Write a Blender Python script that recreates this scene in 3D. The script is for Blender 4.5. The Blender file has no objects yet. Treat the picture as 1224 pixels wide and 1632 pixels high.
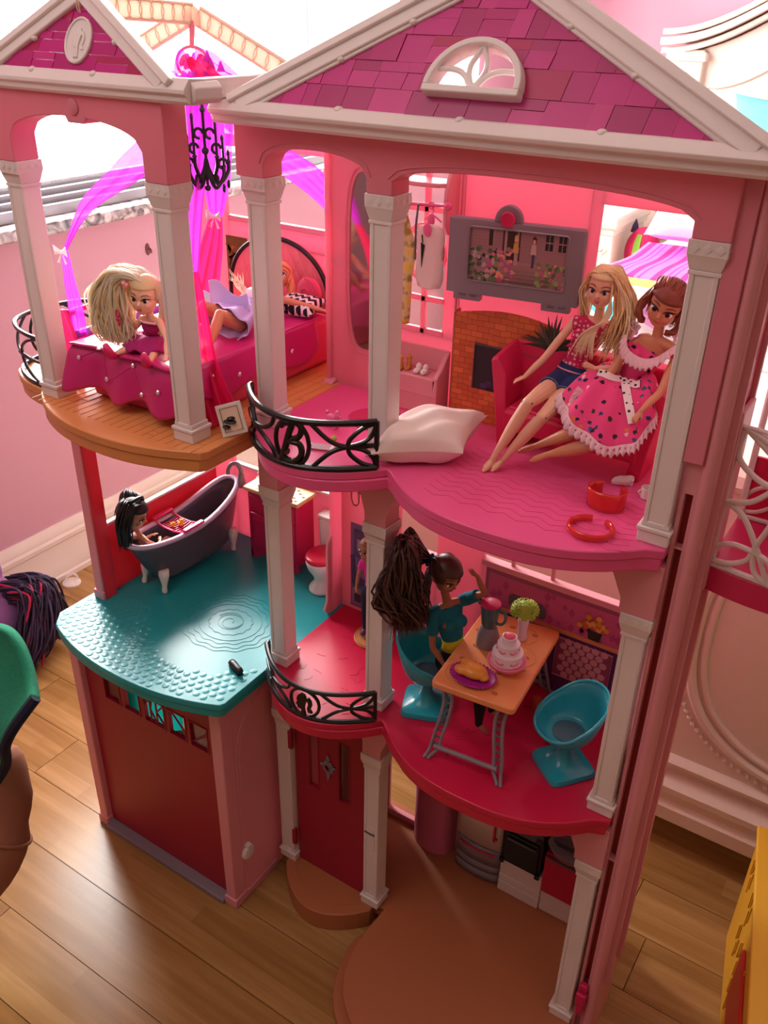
import bpy, bmesh, math, random
from mathutils import Vector, Matrix, Euler

random.seed(7)
PI = math.pi
scn = bpy.context.scene
COL = scn.collection

# ------------------------------------------------------------------ camera
cam_d = bpy.data.cameras.new('camera')
cam = bpy.data.objects.new('camera', cam_d)
COL.objects.link(cam)
cam_d.sensor_fit = 'VERTICAL'
cam_d.sensor_height = 36.0
cam_d.lens = 1419.4854 / 1632 * 36.0
cam_d.clip_start = 0.02
cam_d.clip_end = 50
CAM = Vector((0.5369, -0.63, 1.0248))
_r = Vector((0.8362, 0.5482, 0.0184)); _u = Vector((-0.2837, 0.4037, 0.8698)); _f = Vector((-0.4694, 0.7325, -0.4931))
cam.matrix_world = Matrix(((_r.x, _u.x, -_f.x, CAM.x), (_r.y, _u.y, -_f.y, CAM.y), (_r.z, _u.z, -_f.z, CAM.z), (0, 0, 0, 1)))
scn.camera = cam

# ------------------------------------------------------------------ light
world = bpy.data.worlds.new('daylight')
scn.world = world
world.use_nodes = True
wb = world.node_tree.nodes['Background']
wb.inputs[0].default_value = (1.0, 0.97, 0.95, 1)
wb.inputs[1].default_value = 6.0

def area(name, loc, target, sx, sy, power, col):
    d = bpy.data.lights.new(name, 'AREA')
    d.shape = 'RECTANGLE'; d.size = sx; d.size_y = sy; d.energy = power; d.color = col
    o = bpy.data.objects.new(name, d); COL.objects.link(o)
    o.location = loc
    o.rotation_euler = (Vector(target) - Vector(loc)).to_track_quat('-Z', 'Y').to_euler()
    return o

# the daylight that comes in through the big window of the left wall
area('window_daylight', (-1.00, 1.04, 1.09), (0.6, 0.55, 0.85), 1.75, 0.72, 112, (1.0, 0.96, 0.93))
# added warm fill, no real lamp, to brighten the toy house's upper storeys
_l = bpy.data.lights.new('added_fill_light', 'POINT'); _l.energy = 8.2; _l.color = (1.0, 0.90, 0.84); _l.shadow_soft_size = 0.30
_lo = bpy.data.objects.new('added_fill_light', _l); COL.objects.link(_lo); _lo.location = (-0.18, -0.62, 1.47)

scn.view_settings.view_transform = 'Standard'
scn.view_settings.look = 'None'
scn.view_settings.exposure = 0.10
scn.view_settings.gamma = 1.0
scn.view_settings.use_curve_mapping = False

# ------------------------------------------------------------------ materials
def s2l(c):
    return tuple(((x / 255) / 12.92 if x / 255 <= 0.04045 else ((x / 255 + 0.055) / 1.055) ** 2.4) for x in c)

MATS = {}
def mat(name, rgb, rough=0.45, spec=0.5, metal=0.0, sss=0.0, alpha=1.0, trans=0.0, bump=0.0, bscale=300, var=0.0, coat=0.0, thin=0.0):
    """plain procedural material; rgb in 0..255 sRGB.  thin = share of light passing through thin plastic or cloth"""
    if name in MATS: return MATS[name]
    m = bpy.data.materials.new(name); m.use_nodes = True
    nt = m.node_tree; b = nt.nodes['Principled BSDF']
    c = (*s2l(rgb), 1)
    b.inputs['Base Color'].default_value = c
    b.inputs['Roughness'].default_value = rough
    b.inputs['Specular IOR Level'].default_value = spec
    b.inputs['Metallic'].default_value = metal
    b.inputs['Alpha'].default_value = alpha
    b.inputs['Transmission Weight'].default_value = trans
    b.inputs['Coat Weight'].default_value = coat
    if sss:
        b.inputs['Subsurface Weight'].default_value = sss
        b.inputs['Subsurface Radius'].default_value = (1.0, 0.5, 0.35)
        b.inputs['Subsurface Scale'].default_value = 0.004
    if var or bump:
        tc = nt.nodes.new('ShaderNodeTexCoord')
        nz = nt.nodes.new('ShaderNodeTexNoise'); nz.inputs['Scale'].default_value = bscale; nz.inputs['Detail'].default_value = 4
        nt.links.new(tc.outputs['Object'], nz.inputs['Vector'])
        if var:
            mx = nt.nodes.new('ShaderNodeMix'); mx.data_type = 'RGBA'
            mx.inputs['A'].default_value = (*[x * (1 - var) for x in c[:3]], 1)
            mx.inputs['B'].default_value = (*[min(1, x * (1 + var)) for x in c[:3]], 1)
            nt.links.new(nz.outputs['Fac'], mx.inputs['Factor'])
            nt.links.new(mx.outputs['Result'], b.inputs['Base Color'])
        if bump:
            bp = nt.nodes.new('ShaderNodeBump'); bp.inputs['Strength'].default_value = bump; bp.inputs['Distance'].default_value = 0.001
            nt.links.new(nz.outputs['Fac'], bp.inputs['Height'])
            nt.links.new(bp.outputs['Normal'], b.inputs['Normal'])
    if thin:
        tr = nt.nodes.new('ShaderNodeBsdfTranslucent'); tr.inputs['Color'].default_value = c
        ms = nt.nodes.new('ShaderNodeMixShader'); ms.inputs[0].default_value = thin
        out = nt.nodes['Material Output']
        nt.links.new(b.outputs[0], ms.inputs[1]); nt.links.new(tr.outputs[0], ms.inputs[2]); nt.links.new(ms.outputs[0], out.inputs[0])
    MATS[name] = m
    return m

def N(m): return m.node_tree.nodes, m.node_tree.links, m.node_tree.nodes['Principled BSDF']

def ramp(nt, stops, const=False):
    r = nt.nodes.new('ShaderNodeValToRGB')
    if const: r.color_ramp.interpolation = 'CONSTANT'
    el = r.color_ramp.elements
    while len(el) < len(stops): el.new(0.5)
    for e, (p, c) in zip(el, stops):
        e.position = p; e.color = (*s2l(c), 1)
    return r

# ------------------------------------------------------------------ mesh builder
class MB:
    def __init__(s): s.v = []; s.f = []; s.mi = []; s.cur = 0
    def add(s, verts, faces):
        n = len(s.v); s.v += [tuple(p) for p in verts]
        for f in faces: s.f.append(tuple(i + n for i in f)); s.mi.append(s.cur)
        return s
    def box(s, x0, x1, y0, y1, z0, z1):
        v = [(x, y, z) for z in (z0, z1) for y in (y0, y1) for x in (x0, x1)]
        return s.add(v, [(0, 2, 3, 1), (4, 5, 7, 6), (0, 1, 5, 4), (2, 6, 7, 3), (0, 4, 6, 2), (1, 3, 7, 5)])
    def prism(s, pts, axis, lo, hi):
        """polygon extruded along an axis; pts are (x,y) for z, (x,z) for y, (y,z) for x"""
        a = sum(pts[i][0] * pts[(i + 1) % len(pts)][1] - pts[(i + 1) % len(pts)][0] * pts[i][1] for i in range(len(pts)))
        if a < 0: pts = pts[::-1]
        mk = {'z': lambda p, t: (p[0], p[1], t), 'y': lambda p, t: (p[0], t, p[1]), 'x': lambda p, t: (t, p[0], p[1])}[axis]
        n = len(pts)
        v = [mk(p, lo) for p in pts] + [mk(p, hi) for p in pts]
        f = [tuple(range(n))[::-1], tuple(range(n, 2 * n))] + [(i, (i + 1) % n, n + (i + 1) % n, n + i) for i in range(n)]
        if axis == 'y': f = [q[::-1] for q in f]
        return s.add(v, f)
    def slab(s, pts, M, lo, hi):
        """polygon in the (u,w) plane of matrix M, extruded along its n axis"""
        n = len(pts)
        v = [M @ Vector((p[0], p[1], lo)) for p in pts] + [M @ Vector((p[0], p[1], hi)) for p in pts]
        a = sum(pts[i][0] * pts[(i + 1) % n][1] - pts[(i + 1) % n][0] * pts[i][1] for i in range(n))
        f = [tuple(range(n))[::-1], tuple(range(n, 2 * n))] + [(i, (i + 1) % n, n + (i + 1) % n, n + i) for i in range(n)]
        if a < 0: f = [q[::-1] for q in f]
        return s.add(v, f)
    def lathe(s, prof, c=(0, 0, 0), seg=24, sx=1, sy=1, M=None):
        """profile of (r,z) turned about z"""
        n = len(prof); v = []
        for r, z in prof:
            for k in range(seg):
                a = 2 * PI * k / seg
                v.append(Vector((c[0] + sx * r * math.cos(a), c[1] + sy * r * math.sin(a), c[2] + z)))
        if M is not None: v = [M @ p for p in v]
        f = [(i * seg + k, i * seg + (k + 1) % seg, (i + 1) * seg + (k + 1) % seg, (i + 1) * seg + k) for i in range(n - 1) for k in range(seg)]
        f.append(tuple(range(seg))[::-1]); f.append(tuple(range((n - 1) * seg, n * seg)))
        return s.add(v, f)
    def ball(s, c, rx, ry=None, rz=None, seg=16, rings=10, M=None):
        ry = rx if ry is None else ry; rz = rx if rz is None else rz
        v = []; R3 = M if M is not None else Matrix.Identity(3)
        for i in range(rings + 1):
            t = PI * i / rings
            for k in range(seg):
                a = 2 * PI * k / seg
                p = Vector((rx * math.sin(t) * math.cos(a), ry * math.sin(t) * math.sin(a), -rz * math.cos(t)))
                v.append(Vector(c) + R3 @ p)
        f = [(i * seg + k, i * seg + (k + 1) % seg, (i + 1) * seg + (k + 1) % seg, (i + 1) * seg + k) for i in range(rings) for k in range(seg)]
        return s.add(v, f)
    def tube(s, pts, r, seg=8, closed=False, up=None, flat=1.0, caps=True):
        """swept tube; r a number or list; flat squashes it along the binormal"""
        pts = [Vector(p) for p in pts]; n = len(pts)
        rr = r if isinstance(r, (list, tuple)) else [r] * n
        v = []; prev = None
        for i, p in enumerate(pts):
            if closed: t = pts[(i + 1) % n] - pts[i - 1]
            else: t = pts[min(i + 1, n - 1)] - pts[max(i - 1, 0)]
            t = t.normalized() if t.length > 1e-9 else Vector((0, 0, 1))
            if up is not None: a = Vector(up)
            elif prev is None: a = Vector((0, 0, 1)) if abs(t.z) < 0.9 else Vector((1, 0, 0))
            else: a = prev
            a = a - t * a.dot(t)
            if a.length < 1e-6: a = Vector((0, 1, 0)) - t * t.y
            a.normalize(); prev = a
            b = t.cross(a)
            for k in range(seg):
                g = 2 * PI * (k + 0.5) / seg
                v.append(p + rr[i] * (a * math.cos(g) + b * (math.sin(g) * flat)))
        m = n if closed else n - 1
        f = [(i * seg + k, i * seg + (k + 1) % seg, ((i + 1) % n) * seg + (k + 1) % seg, ((i + 1) % n) * seg + k) for i in range(m) for k in range(seg)]
        if not closed and caps: f += [tuple(range(seg))[::-1], tuple(range((n - 1) * seg, n * seg))]
        return s.add(v, f)
    def loft(s, rings, closed=True, cap=True):
        m = len(rings[0]); v = [p for r in rings for p in r]
        f = [(i * m + k, i * m + (k + 1) % m, (i + 1) * m + (k + 1) % m, (i + 1) * m + k) for i in range(len(rings) - 1) for k in range(m if closed else m - 1)]
        if cap and closed: f += [tuple(range(m))[::-1], tuple(range((len(rings) - 1) * m, len(rings) * m))]
        return s.add(v, f)
    def grid(s, nu, nv, fn):
        v = [fn(i / nu, j / nv) for j in range(nv + 1) for i in range(nu + 1)]
        w = nu + 1
        return s.add(v, [(j * w + i, j * w + i + 1, (j + 1) * w + i + 1, (j + 1) * w + i) for j in range(nv) for i in range(nu)])

def obj(name, mb, m=None, parent=None, bevel=0.0, smooth=38, seg=2, solid=0.0, sub=0, remesh=0.0, relax=0):
    me = bpy.data.meshes.new(name)
    me.from_pydata([tuple(p) for p in mb.v], [], mb.f)
    ms = m if isinstance(m, (list, tuple)) else [m]
    for q in ms:
        if q: me.materials.append(q)
    if len(ms) > 1: me.polygons.foreach_set('material_index', mb.mi)
    me.validate(); me.update()
    if bevel or remesh or solid:
        bm = bmesh.new(); bm.from_mesh(me); bmesh.ops.remove_doubles(bm, verts=bm.verts, dist=1e-6)
        bmesh.ops.recalc_face_normals(bm, faces=bm.faces); bm.to_mesh(me); bm.free()
    if smooth:
        me.shade_smooth()
        if smooth < 180: me.set_sharp_from_angle(angle=math.radians(smooth))
    o = bpy.data.objects.new(name, me); COL.objects.link(o)
    if parent: o.parent = parent
    if remesh:
        r = o.modifiers.new('remesh', 'REMESH'); r.mode = 'VOXEL'; r.voxel_size = remesh; r.use_smooth_shade = True
        if relax:
            q = o.modifiers.new('relax', 'SMOOTH'); q.factor = 0.5; q.iterations = relax
    if solid:
        d = o.modifiers.new('thickness', 'SOLIDIFY'); d.thickness = solid; d.offset = 0
    if bevel:
        b = o.modifiers.new('bevel', 'BEVEL'); b.width = bevel; b.segments = seg; b.limit_method = 'ANGLE'; b.angle_limit = math.radians(40)
        b.harden_normals = False
    if sub:
        d = o.modifiers.new('subdivision', 'SUBSURF'); d.levels = sub; d.render_levels = sub
    return o

def tag(o, label=None, cat=None, group=None, kind=None):
    if label: o['label'] = label
    if cat: o['category'] = cat
    if group: o['group'] = group
    if kind: o['kind'] = kind
    return o

def thing(name, label, cat, loc=(0, 0, 0), rotz=0, group=None):
    o = bpy.data.objects.new(name, None); COL.objects.link(o)
    o.empty_display_size = 0.02
    o.location = loc; o.rotation_euler = (0, 0, rotz)
    return tag(o, label, cat, group)

def struct(name, mb, m, parent=None, **k):
    o = obj(name, mb, m, parent, **k)
    if not parent: o['kind'] = 'structure'
    return o

def link_copy(src, parent=None, name=None):
    c = src.copy(); COL.objects.link(c)
    if parent: c.parent = parent
    return c

def clip_poly(poly, a, b, c):
    """keep the side a*x+b*y+c >= 0"""
    out = []
    for i in range(len(poly)):
        p, q = poly[i], poly[(i + 1) % len(poly)]
        dp, dq = a * p[0] + b * p[1] + c, a * q[0] + b * q[1] + c
        if dp >= 0: out.append(p)
        if (dp > 0 > dq) or (dp < 0 < dq):
            t = dp / (dp - dq); out.append((p[0] + (q[0] - p[0]) * t, p[1] + (q[1] - p[1]) * t))
    return out

def arc(cx, cy, rx, ry, a0, a1, n):
    return [(cx + rx * math.cos(math.radians(a0 + (a1 - a0) * i / n)), cy + ry * math.sin(math.radians(a0 + (a1 - a0) * i / n))) for i in range(n + 1)]

def bez(p0, p1, p2, p3, n=12):
    p0, p1, p2, p3 = map(Vector, (p0, p1, p2, p3))
    return [(1 - t) ** 3 * p0 + 3 * t * (1 - t) ** 2 * p1 + 3 * t * t * (1 - t) * p2 + t ** 3 * p3 for t in [i / n for i in range(n + 1)]]

def smooth_path(pts, n=6):
    """Catmull-Rom through points"""
    pts = [Vector(p) for p in pts]; out = []
    for i in range(len(pts) - 1):
        p0, p1, p2, p3 = pts[max(i - 1, 0)], pts[i], pts[i + 1], pts[min(i + 2, len(pts) - 1)]
        for k in range(n):
            t = k / n
            out.append(0.5 * (2 * p1 + (p2 - p0) * t + (2 * p0 - 5 * p1 + 4 * p2 - p3) * t * t + (3 * p1 - p0 - 3 * p2 + p3) * t ** 3))
    out.append(pts[-1]); return out

L0, L1, L2 = 0.030, 0.360, 0.6612        # storey floors of the toy house

# ------------------------------------------------------------------ plain materials
M_wallpink = mat('wall_paint_pink', (216, 168, 186), rough=0.75, spec=0.25, bump=0.08, bscale=60)
M_white_paint = mat('trim_paint_white', (238, 226, 218), rough=0.4)
M_ceiling = mat('ceiling_paint', (235, 225, 220), rough=0.9)
M_cream = mat('bed_paint_cream', (240, 222, 206), rough=0.4, bump=0.05, bscale=40)
M_black = mat('black_plastic', (22, 18, 22), rough=0.35)
M_black_matte = mat('black_hair', (20, 16, 20), rough=0.5)
M_pink = mat('pink_plastic', (242, 138, 158), rough=0.38, thin=0.30)
M_pinkbeam = mat('pink_plastic_beam', (240, 142, 160), rough=0.42, thin=0.15)
M_palepink = mat('pale_pink_plastic', (240, 160, 170), rough=0.4, thin=0.12)
M_hotpink = mat('hot_pink_plastic', (238, 100, 152), rough=0.34)
M_floorpink = mat('pink_floor_plastic', (240, 92, 150), rough=0.30)
M_red = mat('raspberry_plastic', (204, 26, 70), rough=0.33)
M_reddoor = mat('raspberry_door', (160, 18, 52), rough=0.45)
M_magenta = mat('magenta_plastic', (205, 30, 90), rough=0.35)
M_white = mat('white_plastic', (246, 234, 230), rough=0.4, thin=0.10)
M_white2 = mat('white_toy_plastic', (240, 232, 228), rough=0.3)
M_teal = mat('teal_plastic', (42, 178, 186), rough=0.28, thin=.25)
M_tealchair = mat('teal_chair_plastic', (42, 160, 178), rough=0.22)
M_orange = mat('orange_tan_plastic', (226, 150, 88), rough=0.4)
M_table = mat('orange_table_plastic', (238, 150, 92), rough=0.38)
M_terra = mat('terracotta_plastic', (178, 107, 68), rough=0.5, bump=0.15, bscale=900)
M_grey = mat('grey_plastic', (140, 128, 138), rough=0.35)
M_greydark = mat('dark_grey_plastic', (98, 90, 96), rough=0.4)
M_silver = mat('silver_plastic', (150, 140, 148), rough=0.3, metal=0.4)

# ------------------------------------------------------------------ room
XW, YB, HZ, XR, YF = -0.834, 2.35, 2.3, 3.2, -2.6
# floor: a dark bed with every board laid on it
def wood():
    m = bpy.data.materials.new('bamboo_floor'); m.use_nodes = True
    n, l, b = N(m); nt = m.node_tree
    tc = n.new('ShaderNodeTexCoord')
    at = n.new('ShaderNodeObjectInfo')
    mp = n.new('ShaderNodeMapping'); mp.inputs['Scale'].default_value = (3.0, 46.0, 1.0)
    l.new(tc.outputs['Object'], mp.inputs['Vector'])
    ad = n.new('ShaderNodeVectorMath'); ad.operation = 'ADD'
    cb = n.new('ShaderNodeCombineXYZ'); mu = n.new('ShaderNodeMath'); mu.operation = 'MULTIPLY'; mu.inputs[1].default_value = 37
    l.new(at.outputs['Random'], mu.inputs[0]); l.new(mu.outputs[0], cb.inputs[0]); l.new(mu.outputs[0], cb.inputs[2])
    l.new(mp.outputs[0], ad.inputs[0]); l.new(cb.outputs[0], ad.inputs[1])
    nz = n.new('ShaderNodeTexNoise'); nz.inputs['Scale'].default_value = 1.6; nz.inputs['Detail'].default_value = 5; nz.inputs['Roughness'].default_value = 0.6
    l.new(ad.outputs[0], nz.inputs['Vector'])
    # narrow strips glued side by side inside each board
    sp = n.new('ShaderNodeSeparateXYZ'); l.new(tc.outputs['Object'], sp.inputs[0])
    fl = n.new('ShaderNodeMath'); fl.operation = 'MULTIPLY'; fl.inputs[1].default_value = 1 / 0.0283
    l.new(sp.outputs['Y'], fl.inputs[0])
    fo = n.new('ShaderNodeMath'); fo.operation = 'FLOOR'; l.new(fl.outputs[0], fo.inputs[0])
    xs = n.new('ShaderNodeMath'); xs.operation = 'MULTIPLY_ADD'; xs.inputs[1].default_value = 2.6
    l.new(sp.outputs['X'], xs.inputs[0]); l.new(fo.outputs[0], xs.inputs[2])
    fx = n.new('ShaderNodeMath'); fx.operation = 'FLOOR'
    off = n.new('ShaderNodeMath'); off.operation = 'MULTIPLY_ADD'; off.inputs[1].default_value = 0.37; l.new(fo.outputs[0], off.inputs[0]); l.new(xs.outputs[0], off.inputs[2])
    l.new(off.outputs[0], fx.inputs[0])
    c2 = n.new('ShaderNodeCombineXYZ'); l.new(fo.outputs[0], c2.inputs[0]); l.new(fx.outputs[0], c2.inputs[1]); l.new(mu.outputs[0], c2.inputs[2])
    wn = n.new('ShaderNodeTexWhiteNoise'); l.new(c2.outputs[0], wn.inputs['Vector'])
    mx = n.new('ShaderNodeMath'); mx.operation = 'MULTIPLY_ADD'; mx.inputs[1].default_value = 0.34
    l.new(wn.outputs['Value'], mx.inputs[0]); l.new(nz.outputs['Fac'], mx.inputs[2])
    cr = ramp(nt, [(0.30, (142, 103, 54)), (0.62, (165, 123, 69)), (0.95, (188, 147, 93))])
    l.new(mx.outputs[0], cr.inputs[0]); l.new(cr.outputs[0], b.inputs['Base Color'])
    b.inputs['Roughness'].default_value = 0.24
    b.inputs['Specular IOR Level'].default_value = 0.42
    bp = n.new('ShaderNodeBump'); bp.inputs['Strength'].default_value = 0.06; bp.inputs['Distance'].default_value = 0.001
    l.new(nz.outputs['Fac'], bp.inputs['Height']); l.new(bp.outputs[0], b.inputs['Normal'])
    return m
M_wood = wood()
M_gap = mat('floor_joint', (62, 38, 20), rough=0.8)
floor = struct('floor', MB().box(XW - .05, XR, YF, YB + .05, -0.06, -0.006), M_gap)
rows = [(-0.0036 + 0.0842 * k) for k in range(-31, 28)]
rp = random.Random(3)
pm = {}
for k, y0 in enumerate(rows):
    x = XW - rp.uniform(0, 0.7)
    if abs(y0 - (-0.0036 + 0.0842)) < 0.01: x = 0.4375 - 2 * 0.9
    while x < XR - 0.01:
        x1 = x + 0.9
        a, b2 = max(x, XW), min(x1, XR)
        if b2 - a > 0.02 and y0 < YB - 0.02 and y0 > YF - 0.05:
            key = (round(b2 - a, 3), round(y0, 4))
            mb = MB().box(a + 0.0005, b2 - 0.0005, y0 + 0.0005, min(y0 + 0.0837, YB), -0.006, 0.0)
            obj('floor_board', mb, M_wood, floor, smooth=0)
        x = x1

# left wall with the window opening: y from WY0 to WY1, z from WZ0 to WZ1
WY0, WY1, WZ0, WZ1 = 0.14, 1.92, 0.725, 1.47
mb = MB()
mb.box(XW - .12, XW, YF, YB, 0, 0.668).box(XW - .12, XW, YF, YB, WZ1, HZ)
mb.box(XW - .12, XW, YF, WY0, 0.668, WZ1).box(XW - .12, XW, WY1, YB, 0.668, WZ1)
struct('wall_left', mb, M_wallpink)
struct('wall_back', MB().box(XW - .12, XR, YB, YB + .1, 0, HZ), M_wallpink)
M_wallcream = mat('wall_paint_cream', (160, 144, 130), rough=0.8)
struct('wall_right', MB().box(XR, XR + .1, YF, YB, 0, HZ), M_wallcream)
struct('wall_front', MB().box(XW - .12, XR, YF - .1, YF, 0, HZ), M_wallcream)
struct('ceiling', MB().box(XW - .12, XR, YF, YB, HZ, HZ + .1), M_ceiling)

# baseboard of the left wall, a moulded profile (depth from the wall, z)
prof = [(0, 0), (.016, 0), (.016, .010), (.013, .013), (.013, .034), (.011, .038), (.011, .080), (.0135, .084), (.0135, .092), (.010, .097), (.010, .105), (.006, .112), (.004, .119), (0, .119)]
struct('baseboard_left', MB().prism([(XW + a, z) for a, z in prof], 'y', YF, YB), M_white_paint, smooth=30)
struct('baseboard_back', MB().prism([(YB - a, z) for a, z in prof], 'x', XW + .016, XR), M_white_paint, smooth=30)

# marble sill
def marble():
    m = mat('marble', (214, 208, 206), rough=0.2); n, l, b = N(m)
    tc = n.new('ShaderNodeTexCoord'); nz = n.new('ShaderNodeTexNoise'); nz.inputs['Scale'].default_value = 26; nz.inputs['Detail'].default_value = 8; nz.inputs['Distortion'].default_value = 2.2
    l.new(tc.outputs['Object'], nz.inputs['Vector'])
    cr = ramp(m.node_tree, [(.35, (92, 84, 86)), (.47, (176, 168, 168)), (.58, (230, 226, 224))]); l.new(nz.outputs['Fac'], cr.inputs[0]); l.new(cr.outputs[0], b.inputs['Base Color'])
    return m
win = thing('window_1', None, None, (0, 0, 0)); del_keys = None
win['kind'] = 'structure'; win['label'] = 'big bright window in the left wall above the marble sill'
obj('window_sill', MB().box(XW - .12, XW + .022, WY0 - .04, WY1 + .04, 0.668, 0.690), marble(), win, bevel=.004)
M_frame = mat('window_frame_paint', (226, 206, 212), rough=0.4)
M_track = mat('window_track_aluminium', (150, 148, 152), rough=0.35, metal=0.6)
for k in range(4):
    obj('window_track', MB().box(XW - .085 + k * .018, XW - .085 + k * .018 + .013, WY0, WY1, 0.690, 0.739 - k * .010), M_track, win, bevel=.001)
M_pane = mat('window_glass', (255, 255, 255), rough=0.0, alpha=0.05, spec=0.3)
for yy in (WY0, 1.21, WY1 - .03):
    obj('window_frame', MB().box(XW - .085, XW - .045, yy, yy + .03, 0.725, WZ1), M_frame, win, bevel=.003)
obj('window_head', MB().box(XW - .085, XW - .045, WY0, WY1, WZ1 - .03, WZ1), M_frame, win)
for a, b2 in ((WY0 + .03, 1.21), (1.24, WY1 - .03)):
    obj('pane', MB().box(XW - .066, XW - .063, a, b2, 0.735, WZ1 - .03), M_pane, win, smooth=0)

# ================================================================== the toy house
house = thing('dollhouse', 'three-storey pink plastic dollhouse with white columns and magenta gabled roofs', 'dollhouse')
XD, XE = 0.1308, 0.391
XA, XB, YL = -0.2318, -0.0396, -0.074

def H(name, mb, m, bevel=0.0, parent=None, **k): return obj(name, mb, m, parent or house, bevel=bevel, **k)

# ---- columns (shaft > capital, base)
def column(x, y, z0, z1, clipleft=False):
    w = 0.0102; g = 0.0016
    mb = MB()
    zb, zt = z0 + 0.017, z1 - 0.021
    mb.box(x - w, x + w, y - w, y + w, zb, zt)
    o = H('column', mb, M_white, .0008)
    # raised border strips leave a sunken panel on the front and right face
    for s in (-1, 1):
        mb2 = MB()
        mb2.box(x + s * (w - .002) - .0018, x + s * (w - .002) + .0018, y - w - .0009, y - w + .001, zb, zt)
        obj('column_fillet', mb2, M_white, o, bevel=.0005)
    b = MB(); h = 0.0125
    b.box(x - h, x + h, y - h, y + h, z0, z0 + .0105)
    b.box(x - h - .0012, x + h + .0012, y - h - .0012, y + h + .0012, z0 + .0105, z0 + .0142)
    b.box(x - w - .001, x + w + .001, y - w - .001, y + w + .001, z0 + .0142, z0 + .0185)
    obj('column_base', b, M_white, o, bevel=.0009)
    c = MB(); t = 0.0138
    c.box(x - w - .0012, x + w + .0012, y - w - .0012, y + w + .0012, z1 - .0235, z1 - .0205)
    q = [(w + .0006, z1 - .0205), (w + .0022, z1 - .0150), (t - .0005, z1 - .0112), (t, z1 - .0100)]
    rings = [[(x - r, y - r, z), (x + r, y - r, z), (x + r, y + r, z), (x - r, y + r, z)] for r, z in q]
    c.loft(rings)
    c.box(x - t, x + t, y - t, y + t, z1 - .0100, z1)
    # carved diamonds on the abacus
    for k in (-1, 0, 1):
        cx = x + k * .0085
        for fx in ('f', 'r'):
            d = [(0, .0036), (.0036, 0), (0, -.0036), (-.0036, 0)]
            if fx == 'f': c.add([(cx + a, y - t - .0003, z1 - .0052 + bb) for a, bb in d] + [(cx, y - t - .0011, z1 - .0052)], [(0, 1, 4), (1, 2, 4), (2, 3, 4), (3, 0, 4)])
            else: c.add([(x + t + .0003, y + k * .0085 + a, z1 - .0052 + bb) for a, bb in d] + [(x + t + .0011, y + k * .0085, z1 - .0052)], [(1, 0, 4), (2, 1, 4), (3, 2, 4), (0, 3, 4)])
    obj('capital', c, M_white, o, bevel=.0005)
    return o
for (x, y) in ((XA, YL), (XB, YL), (0, 0), (XD, 0), (XE, 0)): column(x, y, L2, L2 + .234)
for x in (0, XD, XE): column(x, 0, L1, L1 + .231)
for x in (0, XD, XE): column(x, 0, L0, L0 + .2576)

# ---- floors
def rounded(pts, r, n=5):
    out = []
    m = len(pts)
    for i in range(m):
        p, a, b = Vector(pts[i]), Vector(pts[i - 1]), Vector(pts[(i + 1) % m])
        da, db = (a - p), (b - p)
        rr = min(r[i] if isinstance(r, list) else r, da.length * .45, db.length * .45)
        if rr < 1e-5: out.append(tuple(p)); continue
        p0, p1 = p + da.normalized() * rr, p + db.normalized() * rr
        for k in range(n + 1):
            t = k / n; q = (1 - t) ** 2 * p0 + 2 * t * (1 - t) * p + t * t * p1
            out.append(tuple(q))
    return out
def bulge(p, q, h, n=14, pw=2.0):
    """points from p to q bulging to the right-hand side (towards -y when going +x) by h"""
    p, q = Vector(p), Vector(q); d = (q - p); nrm = Vector((d.y, -d.x)).normalized()
    return [tuple(p + d * t + nrm * (h * (1 - abs(2 * t - 1) ** pw))) for t in [i / n for i in range(n + 1)]]
def platform(name, pts, ztop, th, m, lip=0.003, grow=0.0022):
    """slab with a stepped rim: a thin upper lip standing slightly proud of the lower band"""
    mb = MB(); c = Vector((sum(p[0] for p in pts) / len(pts), sum(p[1] for p in pts) / len(pts)))
    mb.prism(pts, 'z', ztop - th * .42, ztop)
    inn = [tuple(Vector(p) + (c - Vector(p)).normalized() * grow) for p in pts]
    mb.prism(inn, 'z', ztop - th, ztop - th * .42)
    return H(name, mb, m, .0012)

left_front = bulge((-0.288, -0.100), (-0.0085, -0.104), .030, 18, 2.2)
teal_pts = rounded([(-0.285, .152), left_front[0]], 0)[:1] + rounded(left_front, 0) + [(-0.0047, -.090), (-0.0047, .152)]
teal_pts = [(-0.285, .195)] + [(-0.2885, -.088)] + left_front[1:-1] + [(-0.0085, -.1035), (-0.0050, -.0975), (-0.0047, .195)]
platform('bathroom_floor', teal_pts, L1, .0185, M_teal)
or_front = bulge((-0.2465, -0.088), (-0.0075, -0.0925), .034, 18, 2.2)
or_pts = [(-0.276, .197), (-0.258, -.075), (-0.2505, -.084)] + or_front[1:-1] + [(-0.0105, -.0955), (-0.0070, -.088), (-0.0075, .197)]
platform('bedroom_floor', or_pts, L2, .0215, M_orange)
bal = [(-0.250, -.078)] + [(-0.250 - .108 * math.sin(PI * t), .078 * -math.cos(PI * t)) for t in [i / 16 for i in range(1, 16)]] + [(-0.250, .078)]
bal = [(x if x > -.33 else -.33 + (x + .33) * .6, y) for x, y in bal]
platform('side_balcony_floor', bal, L2, .0215, M_orange)

def main_floor(z, m, name, th=.020, d=0.0):
    small = bulge((-0.0065, -.022), (.1500, -.022), .048, 18, 2.0)
    big = bulge((.1560, -.026), (.3900, -.022), .046, 22, 2.6)
    pts = [(-0.0072, .152)] + small + big + [(.4035, -.016), (.4035, .152)]
    return platform(name, pts, z, th, m)
main_floor(L2, M_floorpink, 'living_room_floor')
main_floor(L1, M_red, 'dining_room_floor')
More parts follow.
